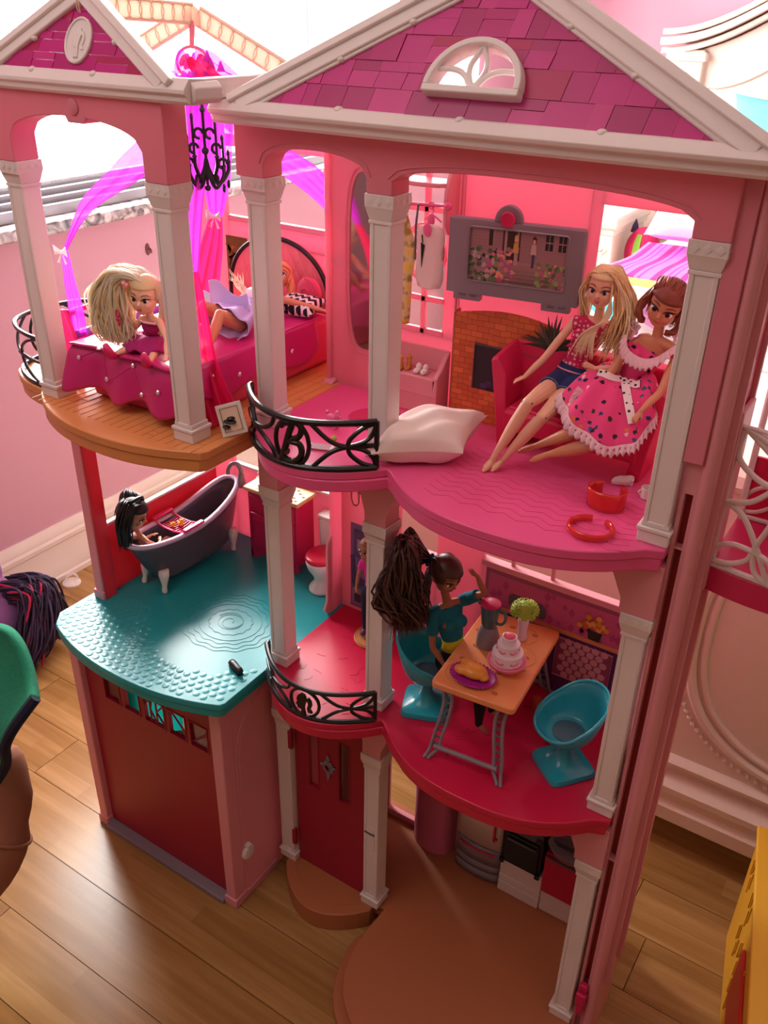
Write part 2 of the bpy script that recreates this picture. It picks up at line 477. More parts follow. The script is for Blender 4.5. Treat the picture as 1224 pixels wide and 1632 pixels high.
# ground floor slabs
big0 = smooth_path([(.1500, -.006, 0), (.1475, -.060, 0), (.1600, -.108, 0), (.1900, -.142, 0), (.2500, -.175, 0), (.3200, -.172, 0), (.3800, -.120, 0), (.4040, -.050, 0)], 5)
platform('kitchen_floor', [(-0.012, .152), (-0.012, -.006)] + [(p.x, p.y) for p in big0] + [(.4040, .152)], L0, .016, M_terra)
lowp = [(Vector((p.x, p.y)) + Vector((p.x - .26, p.y + .02)).normalized() * .012) for p in big0[4:]]
H('kitchen_step', MB().prism([(.16, 0)] + [tuple(p) for p in lowp] + [(.404, 0)], 'z', 0.0004, .0138), M_terra, .001)
dst = bulge((.001, -.018), (.1360, -.018), .041, 16, 2.0)
H('door_step', MB().prism([(.001, .02)] + dst + [(.136, .02)], 'z', 0.0004, L0 + .0004), M_terra, .0015)
# printed rings in the step
ring = [(x, y, L0 + .0008) for x, y in bulge((.016, -.016), (.121, -.016), .027, 16, 2.0)]
H('step_rim', MB().tube(ring, .0007, 6), M_terra)

# relief on the teal floor: small discs near the front corners and a big rippled swirl
mb = MB()
rr = random.Random(5)
for i in range(26):
    for j in range(12):
        x = -.280 + i * .0108 + (j % 2) * .0054; y = -.122 + j * .0094
        d = math.hypot((x + .1) / 1.15, y - .0)
        if x > -.012 or y > -.02 + .05 * (x + .28) / .27 and x > -.2: continue
        if y < -.098 - .028 * (1 - ((x + .148) / .14) ** 2): continue
        if d < .078: continue
        mb.lathe([(.0042, 0), (.0042, .0003), (.0036, .00045)], (x, y, L1), 12)
o = H('floor_dots', mb, M_teal); o['kind'] = 'stuff'
mb = MB()
for R_, wob in ((.016, .0), (.028, .001), (.040, .0), (.047, .0016), (.055, .0022), (.062, .0016)):
    c = (-.10, .018)
    mb.tube([(c[0] + (R_ + wob * math.sin(14 * a)) * math.cos(a), c[1] + .9 * (R_ + wob * math.sin(14 * a)) * math.sin(a), L1) for a in [2 * PI * k / 72 for k in range(72)]], .0007, 5, closed=True)
mb.tube([(-.10 + (.003 + .0018 * a) * math.cos(a), .018 + (.003 + .0018 * a) * math.sin(a), L1) for a in [k * .3 for k in range(32)]], .0007, 5)
H('floor_swirl', mb, M_teal)
# zigzag relief on the living room floor
mb = MB()
for r in range(11):
    for k in range(7):
        x0 = .196 + k * .026; y0 = -.040 + r * .0098
        if y0 > .058: continue
        mb.tube([(x0, y0 + .006, L2), (x0 + .013, y0, L2), (x0 + .026, y0 + .006, L2)], .0006, 4)
H('floor_zigzag', mb, M_floorpink)
# leaf-like relief of the dining floor and dashed planks of the bedroom floor
mb = MB(); rr = random.Random(11)
for k in range(90):
    x, y = rr.uniform(.02, .37), rr.uniform(-.04, .09); a = rr.uniform(0, PI)
    mb.tube([(x, y, L1), (x + .005 * math.cos(a) + .002, y + .005 * math.sin(a), L1), (x + .011 * math.cos(a), y + .011 * math.sin(a), L1)], .0005, 4)
o = H('floor_relief', mb, M_red); o['kind'] = 'stuff'
mb = MB()
for k in range(22):
    x = -.245 + k * .0108
    mb.box(x, x + .0007, -.10, .14, L2, L2 + .0004)
    for q in range(3):
        yy = rr.uniform(-.10, .12); mb.box(x, x + .0108, yy, yy + .0007, L2, L2 + .0004)
mbx = MB()
for v in ():
    pass
o = H('floor_plank_joint', mb, mat('orange_dark_joint', (218, 143, 83), rough=.5)); o['kind'] = 'stuff'

# ---- arched beams under the roofs
def arched(name, x0, x1, blocks, arches, zlow, zhigh, y0, y1, m):
    """front plate from x0 to x1; blocks (xa,xb) reach down to zlow; between them arches (spring, crest)"""
    pts = [(x0, zhigh), (x0, zlow)]
    for i, (a, b) in enumerate(blocks):
        if i == 0: pts = [(x0, zhigh), (a, zlow)]
        else: pts.append((a, zlow))
        pts.append((b, zlow))
        if i < len(blocks) - 1:
            na = blocks[i + 1][0]; sp, cr, pw = arches[i]
            for k in range(25):
                t = k / 24; pts.append((b + (na - b) * t, sp + (cr - sp) * (1 - abs(2 * t - 1) ** pw) ** (1 / pw)))
    pts.append((x1, zlow)); pts.append((x1, zhigh))
    o = H(name, MB().prism(pts, 'y', y0, y1), m, .0008)
    return o
cd = 0.0122
top = L2 + .234
arched('front_arch_beam', -.0185, .405, [(-.0185, cd), (XD - cd, XD + cd), (XE - cd, .405)], [(.9060, .9222, 2.2), (.9065, .9190, 2.3)], top, .941, -.0135, .0125, M_pinkbeam)
# thin raised moulding that follows the arches
for a, b, sp, cr, pw in ((cd, XD - cd, .9060, .9222, 2.2), (XD + cd, XE - cd, .9065, .9190, 2.3)):
    p = [(a - .004 + (b - a + .008) * t, -.0137, sp + .0015 + (cr + .0035 - sp) * (1 - abs(2 * t - 1) ** pw) ** (1 / pw)) for t in [k / 30 for k in range(31)]]
    H('arch_moulding', MB().tube(p, .0007, 6), M_pinkbeam)
arched('bedroom_arch_beam', XA - .0125, XB + .0145, [(XA - .0125, XA + cd), (XB - cd, XB + .0145)], [(.9180, .9395, 2.1)], top, .959, YL - .0145, YL + .0125, M_pinkbeam)
# round boss and little drop at the crown of the bedroom arch
H('arch_boss', MB().lathe([(.0065, 0), (.0065, .0012), (.004, .0022)], seg=20, M=Matrix.Translation((-.128, YL - .0145, .9475)) @ Matrix.Rotation(PI / 2, 4, 'X')), M_pinkbeam)
H('arch_drop', MB().prism([(-.142, .941), (-.138, .9345), (-.118, .9345), (-.112, .941)], 'y', YL - .0145, YL + .010), M_pinkbeam, .001)
# side and back beams of the open bedroom roof
H('bedroom_side_beam', MB().box(-.2445, -.2320, YL, .195, .940, .957), M_white, .001)
H('bedroom_back_beam', MB().box(-.2445, -.008, .183, .195, .930, .957), M_white, .001)
H('bedroom_inner_beam', MB().box(-.0225, -.009, YL + .010, .120, .9580, .9730), M_white, .001)
# lower storeys
arched('dining_arch_beam', -.0135, .405, [(-.0135, cd), (XD - cd, XD + cd), (XE - cd - .004, .405)], [(.6020, .6260, 3.5), (.6040, .6300, 5.0)], L1 + .231, L2 - .018, -.0125, .0125, M_palepink)
arched('entrance_arch_beam', -.0135, .405, [(-.0135, cd), (XD - cd, XD + cd), (XE - cd - .004, .405)], [(.3050, .3380, 4.0), (.2990, .3330, 4.0)], L0 + .2576, L1 - .018, -.0125, .0125, M_palepink)
# arched slot moulding beside the dining beam
H('bracket_slot', MB().tube([(.104, -.0130, .640), (.104, -.0130, .612), (.1065, -.0130, .606), (.110, -.0130, .606), (.1125, -.0130, .610), (.1125, -.0130, .640)], .0009, 6), M_palepink)

# ---- pediments
M_tile = [mat('roof_tile_%d' % i, c, rough=.35) for i, c in enumerate([(188, 28, 118), (200, 34, 130), (176, 28, 108), (182, 26, 92), (206, 46, 134)])]
def half_disc_outside(r, n=7):
    """convex regions that together cover the outside of a half disc (centre 0,0, radius r, flat side down)"""
    regs = [[(0, -1, 0)]]                                      # below the flat side
    ang = [PI * i / n for i in range(n + 1)]
    for i in range(n):
        a0, a1 = ang[i], ang[i + 1]; am = (a0 + a1) / 2; rm = r * math.cos((a1 - a0) / 2)
        regs.append([(0, 1, 0), (-math.sin(a0), math.cos(a0), 0), (math.sin(a1), -math.cos(a1), 0), (math.cos(am), math.sin(am), -rm)])
    return regs
def pediment(name, xm, hw, y0, z0, ya, za, row, tw, hole=None, seed=1):
    """tilted triangular roof front clad with tiles.  hole=(u,w,r) cuts a half-round window"""
    wv = Vector((0, ya - y0, za - z0)); hgt = wv.length; wv.normalize()
    u = Vector((1, 0, 0)); nv = u.cross(wv)                    # points to the front
    M = Matrix(((u.x, wv.x, nv.x, xm), (u.y, wv.y, nv.y, y0), (u.z, wv.z, nv.z, z0), (0, 0, 0, 1)))
    r = random.Random(seed)
    ped = bpy.data.objects.new(name, None); COL.objects.link(ped); ped.parent = house; ped.empty_display_size = .02
    k = 0; w = -.002
    while w < hgt:
        w1 = w + row; x = -hw - r.uniform(0, tw)
        while x < hw:
            wd = tw * r.choice((.55, .8, 1.0, 1.35)); sl = .12 * row
            hh = row * r.choice((.62, 1.0, 1.0, 1.25))
            base = [(x + .0002, w + .0002), (x + wd - .0002, w + .0002), (x + wd - .0002 + sl, w + hh - .0002), (x + sl + .0002, w + hh - .0002)]
            base2 = None
            if hh < row: base2 = [(x + .0002 + sl * .6, w + hh + .0002), (x + wd + sl * .6, w + hh + .0002), (x + wd + sl, w1 - .0002), (x + sl + .0002, w1 - .0002)]
            if hh > row: base = [(a, min(b, w + row - .0002)) for a, b in base]
            for poly in (base, base2):
                if not poly: continue
                poly = clip_poly(poly, hgt, -hw, hgt * hw)      # left raking edge
                if len(poly) > 2: poly = clip_poly(poly, -hgt, -hw, hgt * hw)
                if len(poly) > 2: poly = clip_poly(poly, 0, 1, 0)
                polys = [poly] if len(poly) > 2 else []
                if hole and polys:
                    hu, hwv, hr = hole; res = []
                    for reg in half_disc_outside(hr):
                        q = [(a - hu, b - hwv) for a, b in poly]
                        for pl in reg:
                            q = clip_poly(q, *pl)
                            if len(q) < 3: break
                        if len(q) > 2: res.append([(a + hu, b + hwv) for a, b in q])
                    inter = any(abs(a - hu) < hr * 1.3 and -hr * .5 < b - hwv < hr * 1.3 for a, b in poly)
                    polys = res if inter or any(math.hypot(a - hu, b - hwv) < hr for a, b in poly) else polys
                if polys:
                    mb = MB(); th = r.uniform(.0006, .0016)
                    for q in polys:
                        mb.slab(q, M, -.0015, th)
                    obj('roof_tile', mb, M_tile[r.choice((0, 0, 1, 1, 2, 2, 3, 4))], ped, smooth=0)
            x += wd
        w = w1
    return ped, M, hgt
# main roof
mped, MM, mh = pediment('main_pediment', .2095, .184, -.0295, .956, .0232, 1.0452, .0205, .0245, hole=(.0040, .0200, .0345), seed=4)
def rake(M, hw, hgt, w_in, w_out, side, lo, hi, ext=.0):
    """sloping white band outside the triangle edge"""
    e0, e1 = Vector((side * hw, 0)), Vector((0, hgt))
    d = (e1 - e0).normalized(); n = Vector((side * abs(d.y), abs(d.x)))
    a, b = e0 - d * ext, e1 + d * (w_out * abs(d.x) / abs(d.y) if False else .0)
    top_out = Vector((0, hgt + w_out / abs(d.x))); top_in = Vector((0, hgt - w_in / abs(d.x)))
    return MB().slab([tuple(a - n * w_in), tuple(top_in), tuple(top_out), tuple(a + n * w_out)], M, lo, hi)
for s in (-1, 1):
    H('raking_cornice', rake(MM, .184, mh, .0005, .0135, s, -.006, .0050, .020), M_white, .0012, parent=mped)
    H('raking_fillet', rake(MM, .184, mh, .0030, .0020, s, .0, .0030, .004), M_white, .0010, parent=mped)
    H('raking_lip', rake(MM, .184, mh, -.0095, .0165, s, -.012, .0080, .026), M_white, .0010, parent=mped)
# little half round nibs where the tiles meet the white border
for u_, w_ in ((-.105, -.0005), (.0, -.0005), (.105, -.0005), (-.116, mh * .37), (.116, mh * .37), (.062, mh * .664), (-.062, mh * .664)):
    H('cornice_nib', MB().ball(MM @ Vector((u_, w_, .001)), .0042, .0042, .003, 12, 8), M_white, parent=mped)
# horizontal cornice of the main roof
zc = .9385
cor = [(-.010, zc), (-.0325, zc), (-.0345, zc + .0025), (-.0345, zc + .0065), (-.0390, zc + .0085), (-.0400, zc + .0115), (-.0375, zc + .0145), (-.0330, zc + .0185), (-.0290, zc + .0190), (-.010, zc + .0185)]
H('main_cornice', MB().prism(cor, 'x', -.0225, .4455), M_white, .0005, smooth=25)
for s in (-.0225, .4455):
    H('cornice_return', MB().prism([(s - .0 if s > 0 else s, zc), (s + (.006 if s > 0 else -.006), zc + .004), (s + (.006 if s > 0 else -.006), zc + .014), (s, zc + .0185)], 'y', -.030, .15), M_white, .001)

# half-round roof window: thick white hood, three petals
def ring_strip(mb, M, outer, inner, lo, hi):
    n = len(outer)
    for i in range(n - 1):
        mb.slab([outer[i], outer[i + 1], inner[i + 1], inner[i]], M, lo, hi)
HU, HW = .0040, .0200
wf = MB()
po = [(HU + a, HW + b) for a, b in arc(0, 0, .0380, .0352, 0, 180, 24)]
pi_ = [(HU + a, HW + b) for a, b in arc(0, 0, .0332, .0304, 0, 180, 24)]
ring_strip(wf, MM, po, pi_, -.004, .0105)
wf.slab([(HU - .0380, HW - .0048), (HU + .0380, HW - .0048), (HU + .0380, HW + .0003), (HU - .0380, HW + .0003)], MM, -.004, .0105)
roofwin = H('roof_window', wf, M_white, .0009, parent=mped)
def mbar(pts, r=.0019, up=None): return MB().tube([MM @ Vector((HU + a, HW + b, .0050)) for a, b in pts], r, 8)
import itertools
for pts in ([(0, .0005), (-.0055, .010), (-.0062, .018), (-.0020, .027), (0, .0305)], [(0, .0005), (.0055, .010), (.0062, .018), (.0020, .027), (0, .0305)]):
    obj('petal_bar', MB().tube([MM @ (Vector((HU, HW, .005)) + Vector(p)) for p in smooth_path([(a, b, 0) for a, b in pts], 5)], .0021, 8), M_white, roofwin)
for s in (-1, 1):
    p = smooth_path([(s * .002, .001, 0), (s * .009, .010, 0), (s * .0190, .0138, 0), (s * .0322, .0132, 0)], 5)
    obj('petal_bar', MB().tube([MM @ (Vector((HU, HW, .005)) + q) for q in p], .0021, 8), M_white, roofwin)

# left roof
lped, LM, lh = pediment('left_pediment', -.124, .0905, YL - .0165, .9735, YL + .0055, 1.0235, .0165, .027, seed=9)
for s in (-1, 1):
    H('raking_cornice', rake(LM, .0905, lh, .0005, .0115, s, -.006, .0045, .018), M_white, .0012, parent=lped)
    H('raking_lip', rake(LM, .0905, lh, -.0080, .0145, s, -.012, .0075, .026), M_white, .0010, parent=lped)
mb = MB()
for u_, w_ in ((-.045, -.0005), (.03, -.0005), (.049, lh * .46), (-.049, lh * .46)):
    lp = MB().ball(LM @ Vector((u_, w_, .001)), .0036, .0036, .003, 12, 8)
    H('cornice_nib', lp, M_white, parent=lped)
zc = .957; yl = YL - .0165
cor = [(yl + .018, zc), (yl - .002, zc), (yl - .0045, zc + .0025), (yl - .0045, zc + .006), (yl - .0075, zc + .008), (yl - .0075, zc + .011), (yl - .0045, zc + .0145), (yl - .001, zc + .0185), (yl + .018, zc + .0175)]
H('left_cornice', MB().prism(cor, 'x', -.257, .0105), M_white, .0005, smooth=25)
H('cornice_return', MB().prism([(.0105, zc), (.0155, zc + .004), (.0155, zc + .012), (.0105, zc + .0165)], 'y', yl, yl + .03), M_white, .001)
# oval medallion with the pony-tail profile
medal = bpy.data.objects.new('medallion', None); COL.objects.link(medal); medal.parent = lped; medal.empty_display_size = .01
MC = (.0065, .0245)
dsk = [(MC[0] + a, MC[1] + b) for a, b in arc(0, 0, .0155, .0182, 0, 360, 36)[:-1]]
obj('medallion_disc', MB().slab(dsk, LM, 0, .0022), M_white, medal, bevel=.0006)
obj('medallion_rim', MB().tube([LM @ Vector((MC[0] + a, MC[1] + b, .0024)) for a, b in arc(0, 0, .0145, .0172, 0, 360, 36)[:-1]], .0012, 8, closed=True), M_white, medal)
CAMEO = [(.30, -.95), (-.22, -.98), (-.10, -.62), (-.02, -.42), (-.34, -.36), (-.38, -.20), (-.50, -.10), (-.38, .04), (-.42, .26), (-.30, .52), (-.05, .70), (.22, .66), (.30, .46), (.52, .50), (.70, .30), (.74, .0), (.62, -.30), (.78, -.52), (.48, -.50), (.40, -.22), (.50, .06), (.46, .26), (.34, .26), (.26, .02), (.16, -.30)]
obj('medallion_profile', MB().slab([(MC[0] + a * .0105, MC[1] + b * .0140) for a, b in CAMEO], LM, .0020, .0036), M_white, medal, bevel=.0003)

# open lattice gable behind it, ridge band and rods
def lattice_band(name, p, q, upv, wid, m, n):
    """flat band from p to q with a relief of interlaced circles"""
    p, q, upv = Vector(p), Vector(q), Vector(upv).normalized(); d = (q - p); ln = d.length; d.normalize()
    nn = d.cross(upv).normalized(); upv = nn.cross(d)
    M = Matrix(((d.x, upv.x, nn.x, p.x), (d.y, upv.y, nn.y, p.y), (d.z, upv.z, nn.z, p.z), (0, 0, 0, 1)))
    o = H(name, MB().slab([(0, -wid / 2), (ln, -wid / 2), (ln, wid / 2), (0, wid / 2)], M, -.0012, .0012), m, .0006)
    mb = MB()
    for e in (-1, 1):
        mb.tube([M @ Vector((0, e * wid * .46, 0)), M @ Vector((ln, e * wid * .46, 0))], .0017, 6)
    for i in range(n):
        c = ln * (i + .5) / n; r = ln / n * .62
        pts = [(c + r * math.cos(a), min(.44, max(-.44, r / wid * math.sin(a))) * wid) for a in [2 * PI * k / 20 for k in range(20)]]
        mb.tube([M @ Vector((a, b, .0012)) for a, b in pts], .0006, 5, closed=True)
        mb.tube([M @ Vector((a, b, -.0012)) for a, b in pts], .0006, 5, closed=True)
    g = obj('lattice_relief', mb, m, o); g['kind'] = 'stuff'
    return o
M_lat = mat('cream_gable_plastic', (250, 234, 218), rough=.45, thin=.5)
ap = Vector((-.1920, .135, 1.0180)); 

# ---- garage under the bathroom
GY = -.0935
gx0, gx1 = -.2775, -.0215
H('garage_post', MB().box(gx0, gx0 + .0155, GY, GY + .02, 0.012, L1 - .018), M_palepink, .0015)
H('garage_post', MB().box(gx1 - .0165, gx1, GY, GY + .02, 0.012, L1 - .018), M_palepink, .0015)
for a, b in ((gx0 - .002, gx0 + .0165), (gx1 - .0185, gx1 + .0015)):
    H('garage_post_base', MB().box(a, b, GY - .0022, GY + .022, 0.0004, .016), M_palepink, .0015)
H('garage_threshold', MB().box(gx0 + .016, gx1 - .018, GY - .0060, GY + .016, .0004, .0080), M_grey, .001)
H('garage_lintel', MB().box(gx0 + .0155, gx1 - .0165, GY + .006, GY + .018, .322, L1 - .018), M_reddoor, .001)
GD = GY + .0085                                                # face of the shutter
gd = bpy.data.objects.new('garage_door', None); COL.objects.link(gd); gd.parent = house; gd.empty_display_size = .02
panes = [(-.2290, -.2010), (-.1935, -.1660), (-.1575, -.1225), (-.1150, -.0875), (-.0800, -.0520)]
wz0, wz1 = .2495, .2880
mb = MB(); xa, xb = gx0 + .0160, gx1 - .0170
mb.box(xa, xb, GD, GD + .005, .0076, wz0); mb.box(xa, xb, GD, GD + .005, wz1, .324)
ed = [xa] + [v for p in panes for v in p] + [xb]
for i in range(0, len(ed), 2): mb.box(ed[i], ed[i + 1], GD, GD + .005, wz0, wz1)
obj('door_leaf', mb, M_reddoor, gd, bevel=0)
for k, (a, b) in enumerate(panes):
    f = MB()
    for q in ((a - .0008, a + .0008, wz0 - .0008, wz1 + .0008), (b - .0008, b + .0008, wz0 - .0008, wz1 + .0008), (a, b, wz0 - .0008, wz0 + .0008), (a, b, wz1 - .0008, wz1 + .0008)):
        f.box(q[0], q[1], GD - .0009, GD + .005, q[2], q[3])
    obj('window_rim', f, M_reddoor, gd)
# mirrored letter K pair in the middle pane, slanting bars in its neighbour
def gbar(x0, z0, x1, z1, r=.0013): return MB().tube([(x0, GD + .002, z0), (x1, GD + .002, z1)], r, 6)
a, b = panes[2]; m_ = (a + b) / 2; zm = (wz0 + wz1) / 2
for q in ((a + .009, wz0, a + .009, wz1), (m_ + .002, wz0, m_ + .002, wz1), (a + .009, zm, m_ - .004, wz1), (a + .009, zm, m_ + .001, wz0), (m_ + .002, zm, b, wz1), (m_ + .002, zm, b, wz0), (a, zm + .004, a + .009, wz1 - .004)):
    obj('monogram_bar', gbar(*q), M_reddoor, gd)
a, b = panes[3]; obj('monogram_bar', gbar(a, wz1, b, wz0 + .008), M_reddoor, gd)
a, b = panes[4]; obj('monogram_bar', gbar(a, wz0 + .004, b, wz1 - .01), M_reddoor, gd)
M_tint = mat('raspberry_clear_plastic', (120, 12, 34), rough=.2, alpha=.84)
obj('tinted_pane', MB().box(panes[0][0], panes[0][1], GD + .003, GD + .0036, wz0, wz1), M_tint, gd)
obj('tinted_pane', MB().prism([(panes[3][0], wz0), (panes[3][1], wz0), (panes[3][1], wz0 + .016)], 'y', GD + .003, GD + .0036), M_tint, gd)
obj('tinted_pane', MB().box(panes[4][0], panes[4][1], GD + .003, GD + .0036, wz0, wz1), M_tint, gd)
# right side wall of the garage with arched groove, white round catch
H('garage_side_wall', MB().box(gx1 - .006, gx1 - .0010, GY + .018, .138, .0004, L1 - .018), M_palepink, 0)
H('garage_side_skirting', MB().box(gx1 - .004, gx1 + .0012, GY + .018, -.010, .0004, .012), M_palepink, .001)
H('garage_left_wall', MB().box(gx0 + .001, gx0 + .006, GY + .02, .02, .0004, L1 - .018), M_palepink, 0)
gp = [(gx1 - .0010, y, z) for y, z in [(GY + .0225, .040), (GY + .0225, .235)] + [(GY + .0225 + .055 * (1 - math.cos(t)), .235 + .085 * math.sin(t)) for t in [PI / 2 * k / 12 for k in range(1, 13)]]]
H('garage_side_moulding', MB().tube(gp, .0011, 6), M_palepink)
H('garage_side_moulding', MB().tube([(x, y + .0055, z - .002) for x, y, z in gp], .0008, 6), M_palepink)
ck = MB().lathe([(.0105, 0), (.0105, .003), (.009, .0055), (.004, .0065)], seg=20, M=Matrix.Translation((gx1 - .001, -.066, .082)) @ Matrix.Rotation(PI / 2, 4, 'Y'))
ck.box(gx1 - .001, gx1 + .006, -.0695, -.0625, .090, .097)
H('garage_catch', ck, M_white2, .0006)
H('garage_inner_shelf', MB().box(-.2715, -.1680, -.020, -.017, .090, L1 - .019), mat('backlit_teal_plastic', (60, 205, 200), rough=.3, thin=.75), 0)

# ---- front door between the first two columns
dx0, dx1 = .0125, XD - .0105
dz0, dz1 = L0 + .0005, .322
dr = bpy.data.objects.new('front_door', None); COL.objects.link(dr); dr.parent = house; dr.empty_display_size = .02
mb = MB(); a1, a2, b1, b2 = .0335, .0480, .0790, .0940; g0, g1 = .178, .274
DY = -.003
mb.box(dx0, a1, DY, DY + .005, dz0, dz1); mb.box(a1, a2, DY, DY + .005, dz0, g0); mb.box(a1, a2, DY, DY + .005, g1, dz1)
mb.box(a2, b1, DY, DY + .005, dz0, dz1); mb.box(b1, b2, DY, DY + .005, dz0, g0); mb.box(b1, b2, DY, DY + .005, g1, dz1); mb.box(b2, dx1, DY, DY + .005, dz0, dz1)
obj('door_leaf', mb, M_reddoor, dr, smooth=0)
for a, b in ((a1, a2), (b1, b2)):
    f = MB()
    for q in ((a - .001, a + .0004, g0, g1), (b - .0004, b + .001, g0, g1), (a, b, g0 - .001, g0 + .0004), (a, b, g1 - .0004, g1 + .001)): f.box(q[0], q[1], DY - .0008, DY + .005, q[2], q[3])
    obj('window_rim', f, M_reddoor, dr)
obj('tinted_pane', MB().box(b1, b2, DY + .0025, DY + .003, g0, g1), mat('door_smoke_pane', (110, 40, 48), rough=.15, alpha=.8), dr)
kn = MB(); kc = (.0632, DY - .0012, .2255)
for ang in range(0, 360, 30):
    kn.ball((kc[0] + .0062 * math.cos(math.radians(ang)), kc[1], kc[2] + .0078 * math.sin(math.radians(ang))), .0024, .0014, .0024, 8, 6)
kn.tube([(kc[0] + .0046 * math.cos(t), kc[1] - .0015, kc[2] + .0058 * math.sin(t)) for t in [2 * PI * k / 20 for k in range(20)]], .0012, 6, closed=True)
for dz, r in ((.0125, .0030), (.0165, .0022), (-.0125, .0032), (-.0175, .0022), (-.0205, .0014)): kn.ball((kc[0], kc[1], kc[2] + dz), r, .0014, r, 8, 6)
kn.ball((kc[0] - .0095, kc[1], kc[2] + .001), .0022, .0014, .0022, 8, 6); kn.ball((kc[0] + .0095, kc[1], kc[2] + .002), .0022, .0014, .0022, 8, 6)
obj('door_knocker', kn, M_silver, dr)
obj('door_keyhole', MB().ball((.0985, DY - .0004, .1225), .0012, .0006, .0012, 8, 6), M_greydark, dr)
# hinge strips at the door jamb: notches in the white post show the red leaf's lugs
for z0_, z1_ in ((.232, .262), (.062, .090)):
    obj('hinge_lug', MB().box(.0075, .0135, -.0112, -.006, z0_, z1_), M_reddoor, dr, bevel=.0006)
# letter slot on the right post
ls = MB().box(XD - .0090, XD + .0050, -.0112, -.0100, .158, .1615)
H('letter_slot', ls, M_greydark, 0)
H('letter_flap', MB().prism([(XD - .006, .1615), (XD + .0045, .1615), (XD + .0045, .166)] + arc(XD - .0008, .166, .0052, .005, 0, 180, 10), 'y', -.0112, -.0100), M_white, .0003)
H('letter_flap', MB().box(XD + .0035, XD + .0052, -.0112, -.0100, .132, .158), M_white, .0003)

# ---- tower with the lift track at the right end
H('tower', MB().box(.4038, .4070, -.0050, .060, .0004, .941).box(.4133, .4260, -.0050, .060, .0004, .941).box(.4070, .4133, .0045, .060, .0004, .941).box(.4070, .4133, -.0050, .0045, .7086, .941), M_palepink, 0)
H('tower_ridge', MB().tube([(.4205, -.004, .0006), (.4205, -.004, .941)], .0052, 12), M_palepink)
H('tower_front_panel', MB().box(.4015, .4165, -.0105, -.0045, L2 + .075, .9385), M_pinkbeam, .0008)
H('track_slot', MB().box(.4071, .4132, .0030, .0044, .100, .708), mat('slot_red', (150, 16, 34), rough=.5), 0)
H('track_bumper', MB().box(.4058, .4145, -.0125, -.004, .052, .075).box(.4045, .4160, -.0150, -.004, .075, .092).box(.4060, .4145, -.0115, -.004, .092, .104), M_magenta, .002)
for z in (.30, .66): H('tower_seam', MB().box(.4035, .4262, -.0054, .0605, z, z + .0012), M_palepink, 0)
# red channel and rails on the right flank
H('lift_channel', MB().box(.4255, .4285, .012, .046, .60, .941), M_red, .0008)
for y in (.010, .048): H('lift_rail', MB().box(.4255, .4315, y - .0025, y + .0025, .10, .941), M_palepink, .0006)
lattice_band('gable_band', (-.0120, .060, .9700), (-.119, .060, 1.0140), (1, 0, 2.2), .0165, M_lat, 8)
lattice_band('gable_band', (-.2400, .060, .9700), (-.133, .060, 1.0140), (-1, 0, 2.2), .0165, M_lat, 8)
lattice_band('ridge_band', (-.126, .060, 1.0160), (-.124, YL + .002, 1.0220), (0, 0, 1), .0165, M_lat, 10)
H('gable_head', MB().slab([(-.010, -.008), (.010, -.008), (.010, .004), (0, .009), (-.010, .004)], Matrix.Translation((-.126, .060, 1.014)) @ Matrix.Rotation(PI / 2, 4, 'X'), -.003, .003), M_lat, .001)
H('canopy_hook', MB().tube([(-.126, .058, 1.010), (-.125, .056, 1.000), (-.126, .055, .988)], [.0032, .0026, .0022], 8), M_pinkbeam)

# ---- lift car on the right flank
lift = bpy.data.objects.new('lift_car', None); COL.objects.link(lift); lift.parent = house; lift.empty_display_size = .02
lf = [(.4300, .020)] + [(p[0], p[1]) for p in bulge((.4300, .0195), (.5350, .0195), .0085, 12)] + [(.535, .115), (.430, .115)]
obj('lift_floor', MB().prism(rounded(lf, 0), 'z', .618, .6405), M_magenta, lift, bevel=.001)
obj('lift_back', MB().box(.4305, .5345, .113, .116, .6405, .700), M_red, lift)
def cage(y, x0, x1, z0, z1, m):
    """white fretwork panel: border, crossing arcs, an oval boss"""
    root = bpy.data.objects.new('lift_gate', None); COL.objects.link(root); root.parent = lift; root.empty_display_size = .01
    t = .0023; xm = (x0 + x1) / 2; zm = (z0 + z1) / 2
    def bend(x): return y - .0085 * (1 - (2 * (x - .43) / .105 - 1) ** 2) if y < .05 else y
    def fret(pts, r=t): return MB().tube([(x, bend(x), z) for x, z in pts], r, 8)
    fr = fret([(x0, z0), (x0, z1), (x0 + (x1 - x0) * .5, z1), (x1, z1), (x1, z0), (x0 + (x1 - x0) * .5, z0), (x0, z0)], t * 1.15)
    obj('gate_frame', fr, m, root)
    W, Hh = x1 - x0, z1 - z0
    curves = []
    q = lambda pts: curves.append([(x0 + W * a, z0 + Hh * b) for a, b in [(p.x, p.y) for p in smooth_path([(a, b, 0) for a, b in pts], 6)]])
    q([(.0, .47), (.16, .42), (.32, .22), (.45, .0)]); q([(.0, .47), (.22, .55), (.36, .78), (.04, 1.0)][:3] + [(.36, .80), (.05, .99)][1:])
    q([(.03, .98), (.03, .80), (.18, .70), (.36, .66)]); q([(.05, .99), (.30, .90), (.40, .62), (.36, .40), (.30, .22), (.34, .06), (.46, .0)])
    q([(.02, .03), (.02, .13), (.14, .20), (.30, .20)]); q([(.02, .03), (.14, .05), (.26, .12), (.30, .22)]); q([(.30, .20), (.42, .16), (.46, .08), (.46, .0)])
    for c in curves:
        obj('fret_bar', fret(c), m, root)
        obj('fret_bar', fret([(x0 + x1 - a, b) for a, b in c]), m, root)
    for d in (-.0042, .0042): obj('fret_bar', fret([(xm + d, z0), (xm + d, zm - .006)]), m, root)
    obj('gate_boss', MB().ball((xm, bend(xm), zm), .0125, .0022, .017, 18, 10), m, root)
M_whiteveil = mat('white_gate_plastic', (240, 216, 212), rough=.4, thin=.2)
